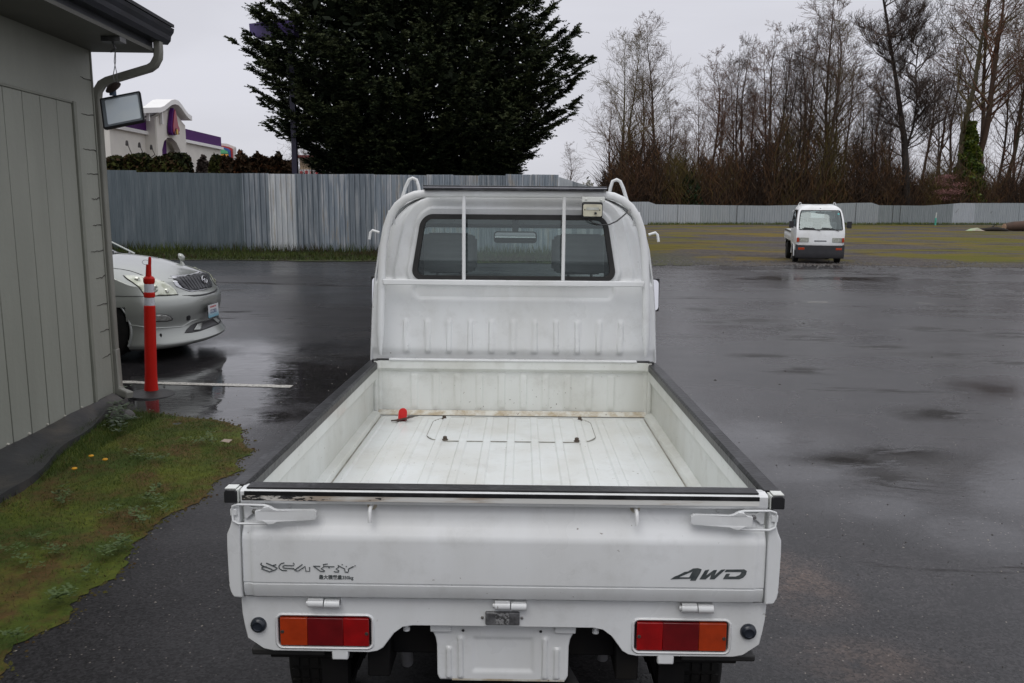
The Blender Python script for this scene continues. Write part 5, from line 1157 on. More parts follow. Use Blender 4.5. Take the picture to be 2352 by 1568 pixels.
# plate
pl0 = [onbody(x, y, .012) for x, y in ((1190, 800), (1190, 925), (1240, 770))]
pz = (pl0[0].z + pl0[1].z) / 2; 
pq = onbody(1238, 848, .0)
plate_o = bpy.data.objects.new('licence_plate', None); plt = MB(); plt.plate(rrect(0, 0, .155, .078, .012), [], lambda a, b_, d: (a, b_, d), .004)
pnl = plt.build('licence_plate', M_BLACK, car); bpy.data.objects.remove(plate_o)
pnl.location = (max(pq.x, .0) + .014, -.02, pz); pnl.rotation_euler = (R(90), 0, R(90))
mb = MB(); mb.plate(rrect(0, 0, .150, .073, .010), [], lambda a, b_, d: (a, b_, d + .0045), .002); 
def platem():
    m, t, b = nodes_of('plate_paint'); tcn = t.nodes.new('ShaderNodeTexCoord'); s = t.nodes.new('ShaderNodeSeparateXYZ'); t.links.new(tcn.outputs['Object'], s.inputs[0])
    t.links.new(mixc(t, rmp(t, s.outputs['Y'], .01, -.06), (.62, .63, .64), (.20, .42, .52)), b.inputs['Base Color']); b.inputs['Roughness'].default_value = .3; return m
mb.build('plate_face', platem(), pnl)
text_mesh('plate_state', 'WASHINGTON', .026, pm('plate_red', (.5, .03, .03), .5), pnl, Matrix.Translation((-.01, .045, .0068)), .0003, 1.0, .0008)
text_mesh('plate_number', 'CEC80E1', .062, pm('plate_navy', (.03, .05, .16), .5), pnl, Matrix.Translation((0, -.008, .0068)), .0003, .8, .0008)
# fender mirror, wipers, windscreen and the rest of the cabin
mb = MB(); fm = aty(419, 590, 10.15); fm = MCI @ fm
b0 = Vector((fm.x, fm.y, topz(fm.x, fm.y) - .02))
mb.tube([b0 + Vector((.02, 0, -.03)), b0 + Vector((-.01, 0, .05)), b0 + Vector((-.02, 0, .085))], [.035, .020, .012], 10); st_ = mb.build('fender_mirror', M_CAR, car, smooth=60)
mb = MB(); mb.tube([b0 + Vector((.012, 0, .075)), b0 + Vector((.0, 0, .105)), b0 + Vector((-.022, 0, .135)), b0 + Vector((-.045, 0, .160))], [.014, .036, .034, .012], 12); mb.build('mirror_head', M_CAR, st_, smooth=60)
gh = [(-1.22, 1.085, .76), (-1.45, 1.20, .735), (-2.05, 1.52, .63), (-2.35, 1.62, .59), (-3.2, 1.655, .58), (-3.9, 1.60, .57), (-4.35, 1.22, .68), (-4.44, 1.0, .74)]
mb = MB(); k = 17
vs = []
for x, z, hwid in gh:
    for i in range(k):
        a = -1 + 2 * i / (k - 1); vs.append((x - .16 * a * a * (1 if x > -2.2 else 0), a * hwid, z - .035 * a ** 4))
mb.add(vs, [(j * k + i, j * k + i + 1, (j + 1) * k + i + 1, (j + 1) * k + i) for j in range(len(gh) - 1) for i in range(k - 1)], 0)
for i, f in enumerate(mb.f):
    j = i // (k - 1)
    if j in (0, 1, 5): mb.m[i] = 1
for s, e_ in ((0, 0), (1, k - 1)):
    top = [vs[j * k + e_] for j in range(len(gh))]; bot = [(p[0], (.84 if s else -.84), min(p[2], topz(max(p[0], -4.4), .8) - .01)) for p in top]
    o = len(mb.v); mb.v += top + bot; n2 = len(top)
    for j in range(n2 - 1): mb.f.append((o + j, o + j + 1, o + n2 + j + 1, o + n2 + j)); mb.m.append(1)
M_CGL = pm('car_glass', (.10, .13, .14), .03, 0, (.09, .12, .13), coat=1.0)
cabin = mb.build('cabin', [M_CAR, M_CGL], car, smooth=30)
for s in (-1, 1):
    mb = MB(); pr = [(-1.24, s * .775, 1.06), (-1.50, s * .735, 1.20), (-2.10, s * .635, 1.505), (-2.4, s * .60, 1.60), (-3.2, s * .59, 1.635), (-3.9, s * .58, 1.58), (-4.38, s * .69, 1.2)]
    mb.tube(pr, .013, 6); mb.tube([(-2.6, s * .60, 1.60), (-2.62, s * .83, 1.0)], .028, 6); mb.tube([(-3.6, s * .585, 1.6), (-3.65, s * .83, 1.0)], .03, 6); mb.build('window_pillar', M_CAR, cabin, smooth=60)
mb = MB(); mb.tube([(-1.13, -.60, 1.04), (-1.20, -.2, 1.085), (-1.24, .25, 1.11)], .014, 5); mb.tube([(-1.10, .1, 1.07), (-1.14, .45, 1.07), (-1.25, .66, 1.08)], .014, 5); mb.build('wiper', M_BLACK, car)
mb = MB(); mb.grid(lambda a, q: (-1.17 - .10 * abs(a) ** 2 - .08 * q, a * .72, topz(-1.2, a * .72) + .006 + .004 * q), list(np.linspace(-1, 1, 15)), [0, 1]); mb.build('scuttle', M_BLACK, car)

# ================================================================== corrugated fences
def galv(name, a, b_, strk=.5, rust=0.0):
    m, t, bs = nodes_of(name)
    f = rmp(t, noise(t, 2.5, 5, .65, sc=(2.2, 2.2, .25)), .36, .64)
    c = mixc(t, f, a, b_)
    w_ = rmp(t, noise(t, 4, 5, .65, sc=(1.3, 1.3, .12)), .50, .62, 0, strk)
    c = mixc(t, w_, c, (.44, .45, .46))
    if rust: c = mixc(t, rmp(t, noise(t, 3.1, 5, .7, sc=(1.5, 1.5, .2)), .54, .64, 0, rust), c, (.33, .27, .19))
    t.links.new(c, bs.inputs['Base Color']); bs.inputs['Metallic'].default_value = .35; bs.inputs['Roughness'].default_value = .48
    return m
GA = galv('galvanised_dull_blue', (.085, .108, .122), (.115, .140, .155), .08); GB = galv('galvanised_grey', (.22, .25, .275), (.15, .175, .20), .5)
GC = galv('galvanised_pale', (.60, .61, .60), (.40, .43, .46), .8, .7); GD = galv('galvanised_streaked', (.30, .335, .37), (.19, .225, .26), 1.0, .6)
GE = galv('galvanised_bright', (.46, .49, .51), (.40, .43, .455), .5); GF_ = galv('galvanised_mid', (.36, .39, .40), (.31, .34, .355), .3); GH = galv('galvanised_darker', (.26, .29, .295), (.22, .25, .255), .2)  # last one is a darker grey metal tone
def sheet(parent, p0, p1, h0, h1, mat, rib=.2, amp=.022, z0=-.02):
    d = Vector((p1[0] - p0[0], p1[1] - p0[1], 0)); Ln = d.length; d.normalize(); n_ = Vector((d.y, -d.x, 0)); k = max(1, round(Ln / rib)); mb = MB(); amp *= 1.0; us = []
    for i in range(k): us += [((i + a) / k * Ln, b_) for a, b_ in ((0, 0), (.12, 1), (.30, 1), (.42, 0), (.70, 0))]
    us.append((Ln, 0)); vs = []
    for z, t_ in ((z0, 0), (1, 1)):
        for u, o in us:
            q = Vector((p0[0], p0[1], 0)) + d * u + n_ * (o * amp * (2.4 if rib < .25 and amp > .02 else 1.5)); hh = lerp(h0, h1, u / Ln); vs.append((q.x, q.y, z0 if t_ == 0 else hh))
    k2 = len(us); mb.add(vs, [(i, i + 1, k2 + i + 1, k2 + i) for i in range(k2 - 1)])
    o = mb.build('metal_sheet', mat, parent, fix=False); md = o.modifiers.new('s', 'SOLIDIFY'); md.thickness = .004
    return o
f1 = thing('corrugated_fence', 'tall blue grey corrugated metal fence in front of the big conifer', 'fence', (0, 0, 0))
f1.location = (-14.4, 30.3, 0); xs = 1.62; k = 0
hs = {}
while xs > -33:
    w_ = .95; x0 = xs - w_; pxm = 1176 + (xs - .5) / 30.3 * 1897
    if pxm > 1075: mt_, am = random.choice([GB, GD, GD, GC if 1075 < pxm < 1200 and k % 3 == 0 else GD]), .026
    elif 700 < pxm: mt_, am = random.choice([GB, GD, GD]), .028
    elif 612 < pxm: mt_, am = GC, .03
    elif 540 < pxm: mt_, am = GB, .026
    else: mt_, am = GA, .010
    h_ = 2.79 + (.09 if pxm < 300 else .05 if pxm < 350 else .02 if pxm < 420 else 0) + (.04 if pxm > 1150 else 0) + random.uniform(-.008, .012)
    o = sheet(f1, (x0 + 14.4, random.uniform(-.012, .012)), (xs + 14.4 + .01, random.uniform(-.012, .012)), h_, h_ + random.uniform(-.01, .01), mt_, .19 if am > .02 else .158, am); xs = x0; k += 1
mb = MB()
for z in (.6, 2.3): mb.box(-18, 16, .06, .10, z, z + .09)
mb.build('rear_rail', pm('weathered_timber', (.15, .12, .09), .8, 0, (.08, .065, .05), 5), f1)
f2 = thing('corrugated_fence', 'corrugated metal fence running back from the end of the near fence behind the truck cab', 'fence', (1.64, 30.3, 0))
pa = Vector((0, 0)); pb = Vector((10.3, 58.5)); kk = 26
for i in range(kk):
    a = pa.lerp(pb, i / kk); b_ = pa.lerp(pb, (i + 1) / kk); sheet(f2, a, b_, 2.75, 2.75, random.choice([GF_, GE, GB]), .28, .03)
f3 = thing('corrugated_fence', 'long pale corrugated metal fence along the back of the mossy field', 'fence', (12, 88.8, 0))
top = [(1380, 464), (1495, 463), (1497, 469), (1640, 471), (1760, 472), (1870, 470), (1935, 466), (2008, 465), (2010, 471), (2120, 472), (2165, 469), (2200, 466), (2352, 466), (2700, 467)]
x0, y0 = 0, 0; k = 0
def flin(px): return gnd(px, 515.5 + (px - 1560) * .0000)
pxs = list(np.arange(1386, 3020, 17.0))
for i in range(len(pxs) - 1):
    a = flin(pxs[i]); b_ = flin(pxs[i + 1])
    jog = .35 if 2190 < pxs[i] < 2215 else 0
    za = aty(pxs[i], interp(pxs[i], [t_[0] for t_ in top], [t_[1] for t_ in top]), a.y).z; zb = aty(pxs[i + 1], interp(pxs[i + 1], [t_[0] for t_ in top], [t_[1] for t_ in top]), b_.y).z
    if pxs[i] < 1600: mt_ = GE
    elif pxs[i] < 1990: mt_ = GF_
    elif 2010 < pxs[i] < 2175: mt_ = GH
    elif 2175 < pxs[i] < 2225: mt_ = GE
    else: mt_ = GF_
    sheet(f3, (a.x - 12, a.y - 88.8), (b_.x - 12, b_.y - 88.8 + (random.uniform(-.12, .12))), za, zb, mt_, .3, .04)

# ================================================================== things beyond the near fence
M_CRM = pm('cream_stucco', (.70, .67, .61), .75, 0, (.65, .62, .57), .8); M_PUR = pm('purple_cladding', (.075, .012, .125), .6, 0, (.065, .011, .11), 2, spec=.15); M_WHT = pm('white_canopy_paint', (.80, .79, .77), .5, 0, (.76, .75, .73), 1)
M_BRZ = pm('bronze_dark', (.03, .026, .024), .5)
re = thing('restaurant', 'cream restaurant with purple bands and an arched tower under a wavy white canopy', 'building', (-30.5, 70.2, 0))
def bx(x0, x1, y0, y1, z0, z1): return (x0 + 30.5, x1 + 30.5, y0 - 70.2, y1 - 70.2, z0, z1)
mb = MB(); mb.box(*bx(-48, -30.5, 64, 88, 0, 7.35)); re_w = mb.build('wall', M_CRM, re)
mb = MB(); mb.box(*bx(-47.8, -30.35, 64.2, 70.2, 7.62, 8.6)); mb.build('purple_band', M_PUR, re); mb = MB(); mb.box(*bx(-47.8, -30.35, 76.4, 87.9, 7.62, 8.6)); mb.build('purple_band', M_PUR, re)
mb = MB(); mb.box(*bx(-48.1, -30.2, 63.9, 70.2, 7.35, 7.62)); mb.box(*bx(-48.1, -30.2, 76.4, 88.1, 7.35, 7.62)); mb.build('cornice', M_WHT, re)
tw = [(70.2, 0), (71.1, 0), (71.1, 6.2), (71.6, 6.95), (72.4, 7.3), (73.2, 7.35), (74.2, 7.05), (74.95, 6.4), (75.1, 0), (76.4, 0), (76.4, 8.7), (75.6, 9.0), (74.6, 9.45), (73.3, 9.68), (72.1, 9.45), (71.0, 9.0), (70.2, 8.8)]
mb = MB(); mb.plate([(a - 70.2, b_) for a, b_ in tw], [], lambda a, b_, d: (.95 - d, a, b_), .5); mb.box(*bx(-30.8, -29.6, 70.12, 70.55, 0, 8.72)); mb.box(*bx(-30.8, -29.6, 76.0, 76.34, 0, 8.62)); twr = mb.build('tower', M_CRM, re)
mb = MB(); mb.box(*bx(-30.29, -30.2, 71.0, 73.6, 0, 8.0)); mb.build('entrance_recess', M_PUR, twr)
mb = MB(); mb.plate([(a - 70.2, b_) for a, b_ in ((70.0, 8.82), (76.5, 8.7), (75.6, 9.02), (74.6, 9.47), (73.3, 9.70), (72.1, 9.47), (71.0, 9.02))], [], lambda a, b_, d: (.44 - d, a, b_ + .02), 2.2); mb.build('tower_roof', pm('tower_roof_grey', (.12, .11, .11), .7), twr)
wave0 = [(62.5, 10.25), (66.6, 10.25), (68.0, 10.35), (69.2, 10.75), (70.4, 11.35), (71.4, 11.7), (72.5, 11.75), (73.4, 11.4), (74.4, 10.7), (75.4, 9.95), (76.3, 9.45), (77.0, 9.3)]
wave = []
for zx_, zy_ in ((300, 236), (420, 232), (585, 228), (625, 213), (665, 180), (700, 153), (735, 146), (770, 160), (803, 197), (838, 250), (872, 292), (907, 316)):
    v_ = atx((400 + zx_ * .3827) / 1.694, (330 + zy_ * .3827) / 1.694, -29.0); wave.append((v_.y, v_.z))
mb = MB(); V_ = []; 
for x in (-30.6, -29.0):
    for (a, b_) in wave: V_.append((x + 30.5, a - 70.2, b_)); 
    for (a, b_) in wave: V_.append((x + 30.5, a - 70.2, b_ - .40))
n_ = len(wave); q_ = 2 * n_
mb.add(V_, [(i, i + 1, q_ + i + 1, q_ + i) for i in range(n_ - 1)] + [(n_ + i, n_ + i + 1, q_ + n_ + i + 1, q_ + n_ + i) for i in range(n_ - 1)] + [(q_ + i, q_ + i + 1, q_ + n_ + i + 1, q_ + n_ + i) for i in range(n_ - 1)] + [(i, i + 1, n_ + i + 1, n_ + i) for i in range(n_ - 1)] + [(0, n_, q_ + n_, q_), (n_ - 1, 2 * n_ - 1, q_ + 2 * n_ - 1, q_ + n_ - 1)])
cp = mb.build('canopy', M_WHT, re, smooth=40)
for y in (68.3, 70.9):
    mb = MB(); mb.box(*bx(-29.5, -29.3, y, y + .2, 8.3, 9.3)); mb.build('canopy_post', M_WHT, re)
bl = thing('bell_sign', 'red and purple bell shaped sign on the restaurant tower', 'sign', (-29.45, 73.1, 8.55)); bl.scale = (1, .78, .74)
bs_ = [(-.95, -1.1), (-.7, -1.35), (0, -1.35), (.75, -1.15), (1.2, -.75), (1.15, -.5), (.8, -.2), (.55, .5), (.3, 1.3), (0, 1.75), (-.3, 1.3), (-.65, .4), (-.95, -.4)]
mb = MB(); mb.plate([(a * 1.0 - .12, b_) for a, b_ in bs_], [], lambda a, b_, d: (d, a, b_), .3); mb.build('sign_back', M_PUR, bl)
mb = MB(); mb.plate([(a * .80 + .08, b_ * .92 + .0) for a, b_ in bs_], [], lambda a, b_, d: (.31 + d, a, b_), .06); mb.build('bell_face', pm('bell_red', (.33, .02, .045), .4), bl)
mb = MB(); mb.plate([(a * .62 + .1, b_ * .25 - .92) for a, b_ in bs_], [], lambda a, b_, d: (.38 + d, a, b_), .03); mb.build('bell_mouth', pm('bell_mouth', (.09, .03, .04), .4), bl)
mb = MB(); mb.plate(rrect(.1, -.95, .2, .3, .14), [], lambda a, b_, d: (.42 + d, a, b_), .04); mb.build('clapper', pm('bell_yellow', (.62, .38, .03), .4), bl)
for i, (hx, hy, fx_, fy_) in enumerate(((245, 590, 297, 705), (372, 610, 413, 700), (493, 632, 530, 708))):
    Pt = lambda zx_, zy_: atx((400 + zx_ * .3827) / 1.694, (330 + zy_ * .3827) / 1.694, -29.2)
    a = Pt(hx, hy); b_ = Pt(fx_, fy_); t_ = thing('wall_light', ['dark angled wall lamp nearest the restaurant corner', 'dark angled wall lamp between two others on the cream wall', 'dark angled wall lamp closest to the restaurant tower'][i], 'lamp', b_, group='angled lamps along the restaurant wall')
    mb = MB(); mb.tube([a - b_, (0, 0, 0), (-1.0, .2, -.6)], .035, 6); mb.build('arm', M_BRZ, t_)
    mb = MB(); mb.lathe([(.05, .20), (.09, .12), (.12, -.16), (.10, -.2)], (a - b_), n=10); mb.build('lamp_head', M_BRZ, t_)
# pole sign behind the restaurant
sg = thing('pole_sign', 'blue and red rounded pylon sign peeking out behind the restaurant', 'sign', (0, 0, 0)); Ys = 100
Ps = lambda zx_, zy_, Y=Ys: aty((400 + zx_ * .3827) / 1.694, (330 + zy_ * .3827) / 1.694, Y)
def face(name, pts, mat, dy, par, th=.2):
    q = [Ps(*p) for p in pts]; mb = MB(); mb.plate([(p.x, p.z) for p in q], [], lambda a, b_, d: (a, Ys + dy + d, b_), th); return mb.build(name, mat, par)
f_a = face('cabinet', [(1130, 800), (1130, 600), (1190, 592), (1260, 596), (1330, 625), (1335, 640), (1335, 800)], pm('sign_pale', (.62, .58, .55), .5), 0, sg, .8)
face('red_border', [(1140, 790), (1140, 622), (1230, 618), (1290, 632), (1322, 650), (1326, 790)], pm('sign_red', (.42, .03, .03), .4), -.2, sg, .19)
face('blue_panel', [(1150, 790), (1150, 634), (1228, 632), (1282, 648), (1306, 668), (1310, 748), (1290, 790)], pm('sign_blue', (.03, .10, .32), .4), -.4, sg, .19)
face('green_letters', [(1215, 655), (1250, 655), (1258, 668), (1278, 672), (1292, 700), (1215, 700)], pm('sign_green', (.10, .42, .20), .4), -.6, sg, .19)
face('yellow_bar', [(1180, 706), (1285, 706), (1294, 716), (1285, 730), (1180, 730)], pm('sign_yellow', (.7, .35, .06), .4), -.6, sg, .19)
mb = MB(); q = Ps(1240, 790); mb.box(q.x - .4, q.x + .4, Ys + .1, Ys + .5, 0, q.z + .3); mb.build('sign_pole', M_BRZ, sg)
# tall purple lamp pole
lp = thing('parking_lamp', 'tall dark purple lamp with a boxy head half buried in the big conifer', 'lamp', (-9.19, 35.5, 0)); lp.scale = (.789, .789, .823)
M_PP = pm('dark_purple_metal', (.016, .013, .040), .5); M_PH = pm('purple_lamp_head', (.085, .055, .20), .4)
mb = MB(); mb.box(-.14, .14, -.14, .14, 0, 10.6); mb.build('pole', M_PP, lp, bevel=.02)
mb = MB(); z0 = 10.35; mb.add([(-2.0, -.5, z0 + .50), (.3, -.5, z0 + .75), (-1.97, -.5, z0 + .05), (-1.6, -.5, z0 - .15), (.3, -.5, z0 + .0), (-2.0, .5, z0 + .50), (.3, .5, z0 + .75), (-1.97, .5, z0 + .05), (-1.6, .5, z0 - .15), (.3, .5, z0 + .0)], [(0, 1, 4, 3, 2), (5, 6, 9, 8, 7), (0, 1, 6, 5), (0, 2, 7, 5), (2, 3, 8, 7), (3, 4, 9, 8), (1, 4, 9, 6)]); mb.build('lamp_head', M_PH, lp)
# tan shop
ts_ = thing('tan_shop', 'tan shop with red roof trim and red lettering seen under the conifer', 'building', (0, 0, 0))
a = aty(688, 362, 62); b_ = aty(870, 372, 62)
mb = MB(); mb.box(a.x, b_.x + 3, 62, 74, 0, a.z); ws_ = mb.build('wall', pm('tan_stucco', (.34, .25, .16), .7, 0, (.3, .22, .14), 1), ts_)
mb = MB(); mb.box(a.x - .2, b_.x + 3.2, 61.7, 74.2, a.z, a.z + .18); mb.build('roof_trim', pm('dark_red_trim', (.22, .03, .03), .5), ts_)
q = aty(718, 394, 61.8); mb = MB(); mb.box(q.x - 1.1, q.x + 1.6, 61.75, 61.98, q.z - .35, q.z + .15); sb_ = mb.build('sign_board', pm('sign_white', (.62, .60, .6), .5), ts_)
mb = MB()
for k in range(6): mb.box(q.x - .9 + k * .38, q.x - .72 + k * .38, 61.68, 61.745, q.z - .22, q.z + .02 + .05 * (k % 2))
mb.build('red_lettering', pm('sign_letter_red', (.5, .04, .05), .5), sb_)
# ================================================================== vegetation
def prisms(S, n=3):
    S = np.asarray(S, float); P0, P1, r0, r1 = S[:, 0:3], S[:, 3:6], S[:, 6], S[:, 7]
    d = P1 - P0; d /= np.linalg.norm(d, axis=1, keepdims=True) + 1e-9
    ref = np.where(np.abs(d[:, 2:3]) < .9, np.array([[0, 0, 1.]]), np.array([[1., 0, 0]]))
    a = np.cross(d, ref); a /= np.linalg.norm(a, axis=1, keepdims=True); b_ = np.cross(d, a)
    m = len(S); V = np.zeros((m, 2 * n, 3))
    for k in range(n):
        th = 2 * PI * k / n; o = a * math.cos(th) + b_ * math.sin(th)
        V[:, k] = P0 + o * r0[:, None]; V[:, n + k] = P1 + o * r1[:, None]
    base = (np.arange(m) * 2 * n)[:, None]
    F = np.concatenate([base + np.array([[k, (k + 1) % n, n + (k + 1) % n, n + k]]) for k in range(n)], 0)
    return V.reshape(-1, 3), F
def gen_tree(seed, H=20., first=.25, nb=30, up=.8, spread=.33, lev=4, lean=(0, 0), fork=0, r0=.22, twig=.011, wob=.10):
    rd = random.Random(seed); tr, br = [], []
    def grow(p, d, ln, r, level, out):
        ns = (16, 7, 5, 3, 2)[level]; sl = ln / ns; pts = []
        for i in range(ns):
            w_ = wob * (1, 1.6, 2.2, 2.6, 2.6)[level]
            d = (d + Vector((rd.gauss(0, w_), rd.gauss(0, w_), rd.gauss(0, w_ * .6) + (.06 if level else .10) * (1 if level < 3 else .5)))).normalized() if level else (d + Vector((rd.gauss(0, w_ * .55), rd.gauss(0, w_ * .55), .12))).normalized()
            q = p + d * sl; ra = max(twig, r * (1 - i / ns) ** (.9)); rb = max(twig, r * (1 - (i + 1) / ns) ** .9)
            (tr if level == 0 else br).append((*p, *q, ra, rb)); pts.append((q.copy(), d.copy(), (i + 1) / ns, rb)); p = q
        if level >= lev: return
        cnt = (nb, rd.randint(4, 7), rd.randint(3, 4), 2)[level]
        for c in range(cnt):
            t = (first + (1 - first) * (c + rd.random()) / cnt) if level == 0 else .2 + .8 * rd.random()
            i = min(ns - 1, int(t * ns)); q, dd, tt, rr = pts[i]; q = q - dd * sl * rd.random()
            az = rd.uniform(0, 2 * PI); side = Vector((math.cos(az), math.sin(az), 0)); side = (side - dd * side.dot(dd)).normalized()
            ang = R(rd.uniform(24, 52)) if level == 0 else R(rd.uniform(22, 50))
            nd = (dd * math.cos(ang) + side * math.sin(ang)).normalized()
            if level == 0: l2 = H * spread * (1.05 - t) ** .7 * rd.uniform(.6, 1.15)
            else: l2 = ln * (.50, .56, .66, .7)[level] * rd.uniform(.7, 1.25) * (1.15 - .4 * tt)
            grow(q, nd, l2, min(rr * .62, r * .42), level + 1, out)
    grow(Vector((0, 0, 0)), Vector((lean[0], lean[1], 1)).normalized(), H, r0, 0, None)
    for f in range(fork):
        i = int(len(tr) * (.15 + .12 * f)) if f < 3 else 3; s_ = tr[min(i, 15)]; az = rd.uniform(0, 6.28)
        grow(Vector(s_[3:6]), Vector((math.cos(az) * .3, math.sin(az) * .12, 1)).normalized(), H * (1 - (min(i, 15) + 1) / 16) * .97, s_[7] * .75, 0, None)
    return tr, br
def bark(name, a, b_):
    return pm(name, a, .85, 0, b_, .35, spec=.2)
BK = [bark('bark_grey_brown', (.085, .068, .055), (.062, .05, .042)), bark('bark_russet', (.075, .048, .034), (.06, .04, .03)), bark('bark_dark', (.040, .035, .031), (.028, .024, .022)), bark('bark_olive', (.085, .075, .045), (.065, .055, .035))]
TW = [bark('twig_grey_brown', (.150, .102, .078), (.12, .078, .058)), bark('twig_russet', (.150, .075, .046), (.105, .060, .042)), bark('twig_dark', (.080, .058, .048), (.06, .045, .038)), bark('twig_olive', (.145, .115, .060), (.11, .085, .05))]
PROTO = []
specs = [dict(H=20, nb=26, first=.25, spread=.42), dict(H=20, nb=28, first=.32, spread=.34), dict(H=20, nb=18, first=.2, spread=.42, fork=1), dict(H=20, nb=26, first=.38, spread=.33), dict(H=20, nb=18, first=.25, spread=.36, fork=2), dict(H=20, nb=30, first=.15, spread=.34)]
PM = []
for i, sp__ in enumerate(specs):
    tr_, br_ = gen_tree(40 + i * 3, twig=.0090, r0=.22, **sp__)
    V, F = prisms(tr_, 6); V2, F2 = prisms(br_, 3); PM.append(((V, F), (V2, F2)))
MESH = {}
def bare_tree(i, kind, loc, h, wid=1.0, rz=0.0, label='', group=None):
    t = thing('bare_tree', label, 'tree', loc, rz, group); t.scale = (wid * h / 20, wid * h / 20, h / 20)
    key = (i, kind)
    if key not in MESH:
        (V, F), (V2, F2) = PM[i]; a = np_mesh('trunk', V, F, BK[kind], smooth=True); b_ = np_mesh('branches', V2, F2, TW[kind])
        MESH[key] = (a.data, b_.data); a.parent = t; b_.parent = t
    else:
        for nm, me in zip(('trunk', 'branches'), MESH[key]):
            o = bpy.data.objects.new(nm, me); COL.objects.link(o); o.parent = t
    return t
ORD = ['first', 'second', 'third', 'fourth', 'fifth', 'sixth', 'seventh', 'eighth', 'ninth', 'tenth', 'eleventh', 'twelfth', 'thirteenth', 'fourteenth', 'fifteenth', 'sixteenth', 'seventeenth', 'eighteenth', 'nineteenth', 'twentieth', 'twenty-first', 'twenty-second', 'twenty-third', 'twenty-fourth', 'twenty-fifth', 'twenty-sixth', 'twenty-seventh', 'twenty-eighth', 'twenty-ninth', 'thirtieth', 'thirty-first', 'thirty-second', 'thirty-third', 'thirty-fourth', 'thirty-fifth', 'thirty-sixth', 'thirty-seventh', 'thirty-eighth', 'thirty-ninth', 'fortieth', 'forty-first', 'forty-second', 'forty-third', 'forty-fourth', 'forty-fifth', 'forty-sixth', 'forty-seventh', 'forty-eighth', 'forty-ninth', 'fiftieth', 'fifty-first', 'fifty-second', 'fifty-third', 'fifty-fourth', 'fifty-fifth']
# (base px, top y, proto, bark, width, extra depth)
TL = [(1400, 215, 3, 1, 1.0, 6), (1420, 90, 0, 3, 1.0, 4), (1438, 300, 5, 1, 1.1, 3), (1455, 70, 2, 3, .9, 6), (1474, 250, 1, 1, 1, 3), (1492, 38, 1, 0, 1.0, 5), (1520, 205, 3, 0, 1.0, 9), (1545, 230, 5, 0, .8, 4), (1572, 245, 1, 1, .8, 8),
      (1600, 170, 0, 0, .8, 5), (1612, 120, 3, 1, 1.1, 7), (1640, 165, 5, 1, .9, 4), (1668, 135, 2, 0, .8, 8), (1690, 92, 0, 2, .8, 5), (1708, 100, 3, 0, 1.0, 7), (1730, 150, 5, 1, .9, 5), (1752, 105, 1, 1, 1.0, 9), (1775, 60, 3, 0, 1.1, 5), (1792, 55, 5, 2, .9, 7),
      (1812, 110, 2, 2, .9, 4), (1832, 62, 1, 1, 1.1, 8), (1850, 40, 0, 2, .7, 5), (1868, 0, 3, 0, 1.2, 6), (1890, -25, 1, 0, 1.2, 9), (1908, 45, 2, 3, .8, 5), (1930, 95, 5, 0, .8, 10), (1955, 170, 3, 2, .9, 5), (1985, 215, 5, 2, .9, 6), (2005, 150, 1, 0, 1.0, 14),
      (2040, 190, 0, 0, .8, 15), (2105, 100, 3, 0, 1.0, 16), (2132, 150, 5, 0, .8, 12), (2155, 120, 1, 1, 1.0, 14), (2180, 40, 2, 0, .8, 12), (2205, -150, 1, 3, 1.3, 5), (2222, -120, 3, 1, 1.4, 6), (2246, -200, 0, 1, .9, 6), (2275, 60, 5, 0, .9, 13), (2300, 10, 3, 3, 1.1, 11), (2325, 80, 2, 1, .8, 8), (2350, -20, 1, 0, 1.0, 10), (2385, -60, 0, 1, .8, 7), (2430, 60, 5, 0, 1, 8), (2500, 30, 3, 1, 1, 8), (2580, 70, 1, 0, 1, 8), (2660, -20, 0, 1, 1, 8), (2760, 60, 5, 0, 1, 9), (2880, 20, 3, 1, 1, 8)]
rt_ = random.Random(5)
for j, (px, ty, pi_, kd, wd, ex) in enumerate(TL):
    f_ = gnd(px, 515.5); d_ = Vector((f_.x, f_.y)); Y = f_.y + ex; q = aty(px, 470, Y); h = aty(px, ty, Y).z
    hw = 'soaring' if ty < 0 else 'tall' if ty < 110 else 'middling' if ty < 190 else 'short'
    bk_ = ['greyish', 'russet', 'dark', 'olive'][kd]
    bare_tree(pi_, kd, (q.x, Y, 0), h, wd * 1.0, rt_.uniform(0, 6.28), f'{hw} bare {bk_} tree, {ORD[j]} from the left behind the far fence', 'bare trees behind the far fence')
# the big leaning dark tree
f_ = gnd(2083, 515.5); Yb = f_.y + 2.5; pbase = aty(2083, 480, Yb)
def Pz(px, py): v = aty(px, py, Yb); return Vector((v.x - pbase.x, 0, v.z))
lead = [(2083, 515), (2081, 440), (2080, 380), (2077, 320), (2068, 255), (2060, 195), (2048, 120), (2038, 50), (2026, -20), (2012, -110)]
r_l = [.52, .46, .42, .38, .29, .25, .20, .16, .12, .04]
tr, br = [], []
for i in range(len(lead) - 1): a = Pz(*lead[i]); b_ = Pz(*lead[i + 1]); tr.append((*a, *b_, r_l[i], r_l[i + 1]))
l2 = [(2079, 350), (2098, 290), (2106, 230), (2103, 160), (2112, 100)]; r2 = [.17, .13, .09, .06, .02]
for i in range(4): a = Pz(*l2[i]); b_ = Pz(*l2[i + 1]); tr.append((*a, *b_, r2[i], r2[i + 1]))
rd = random.Random(3)
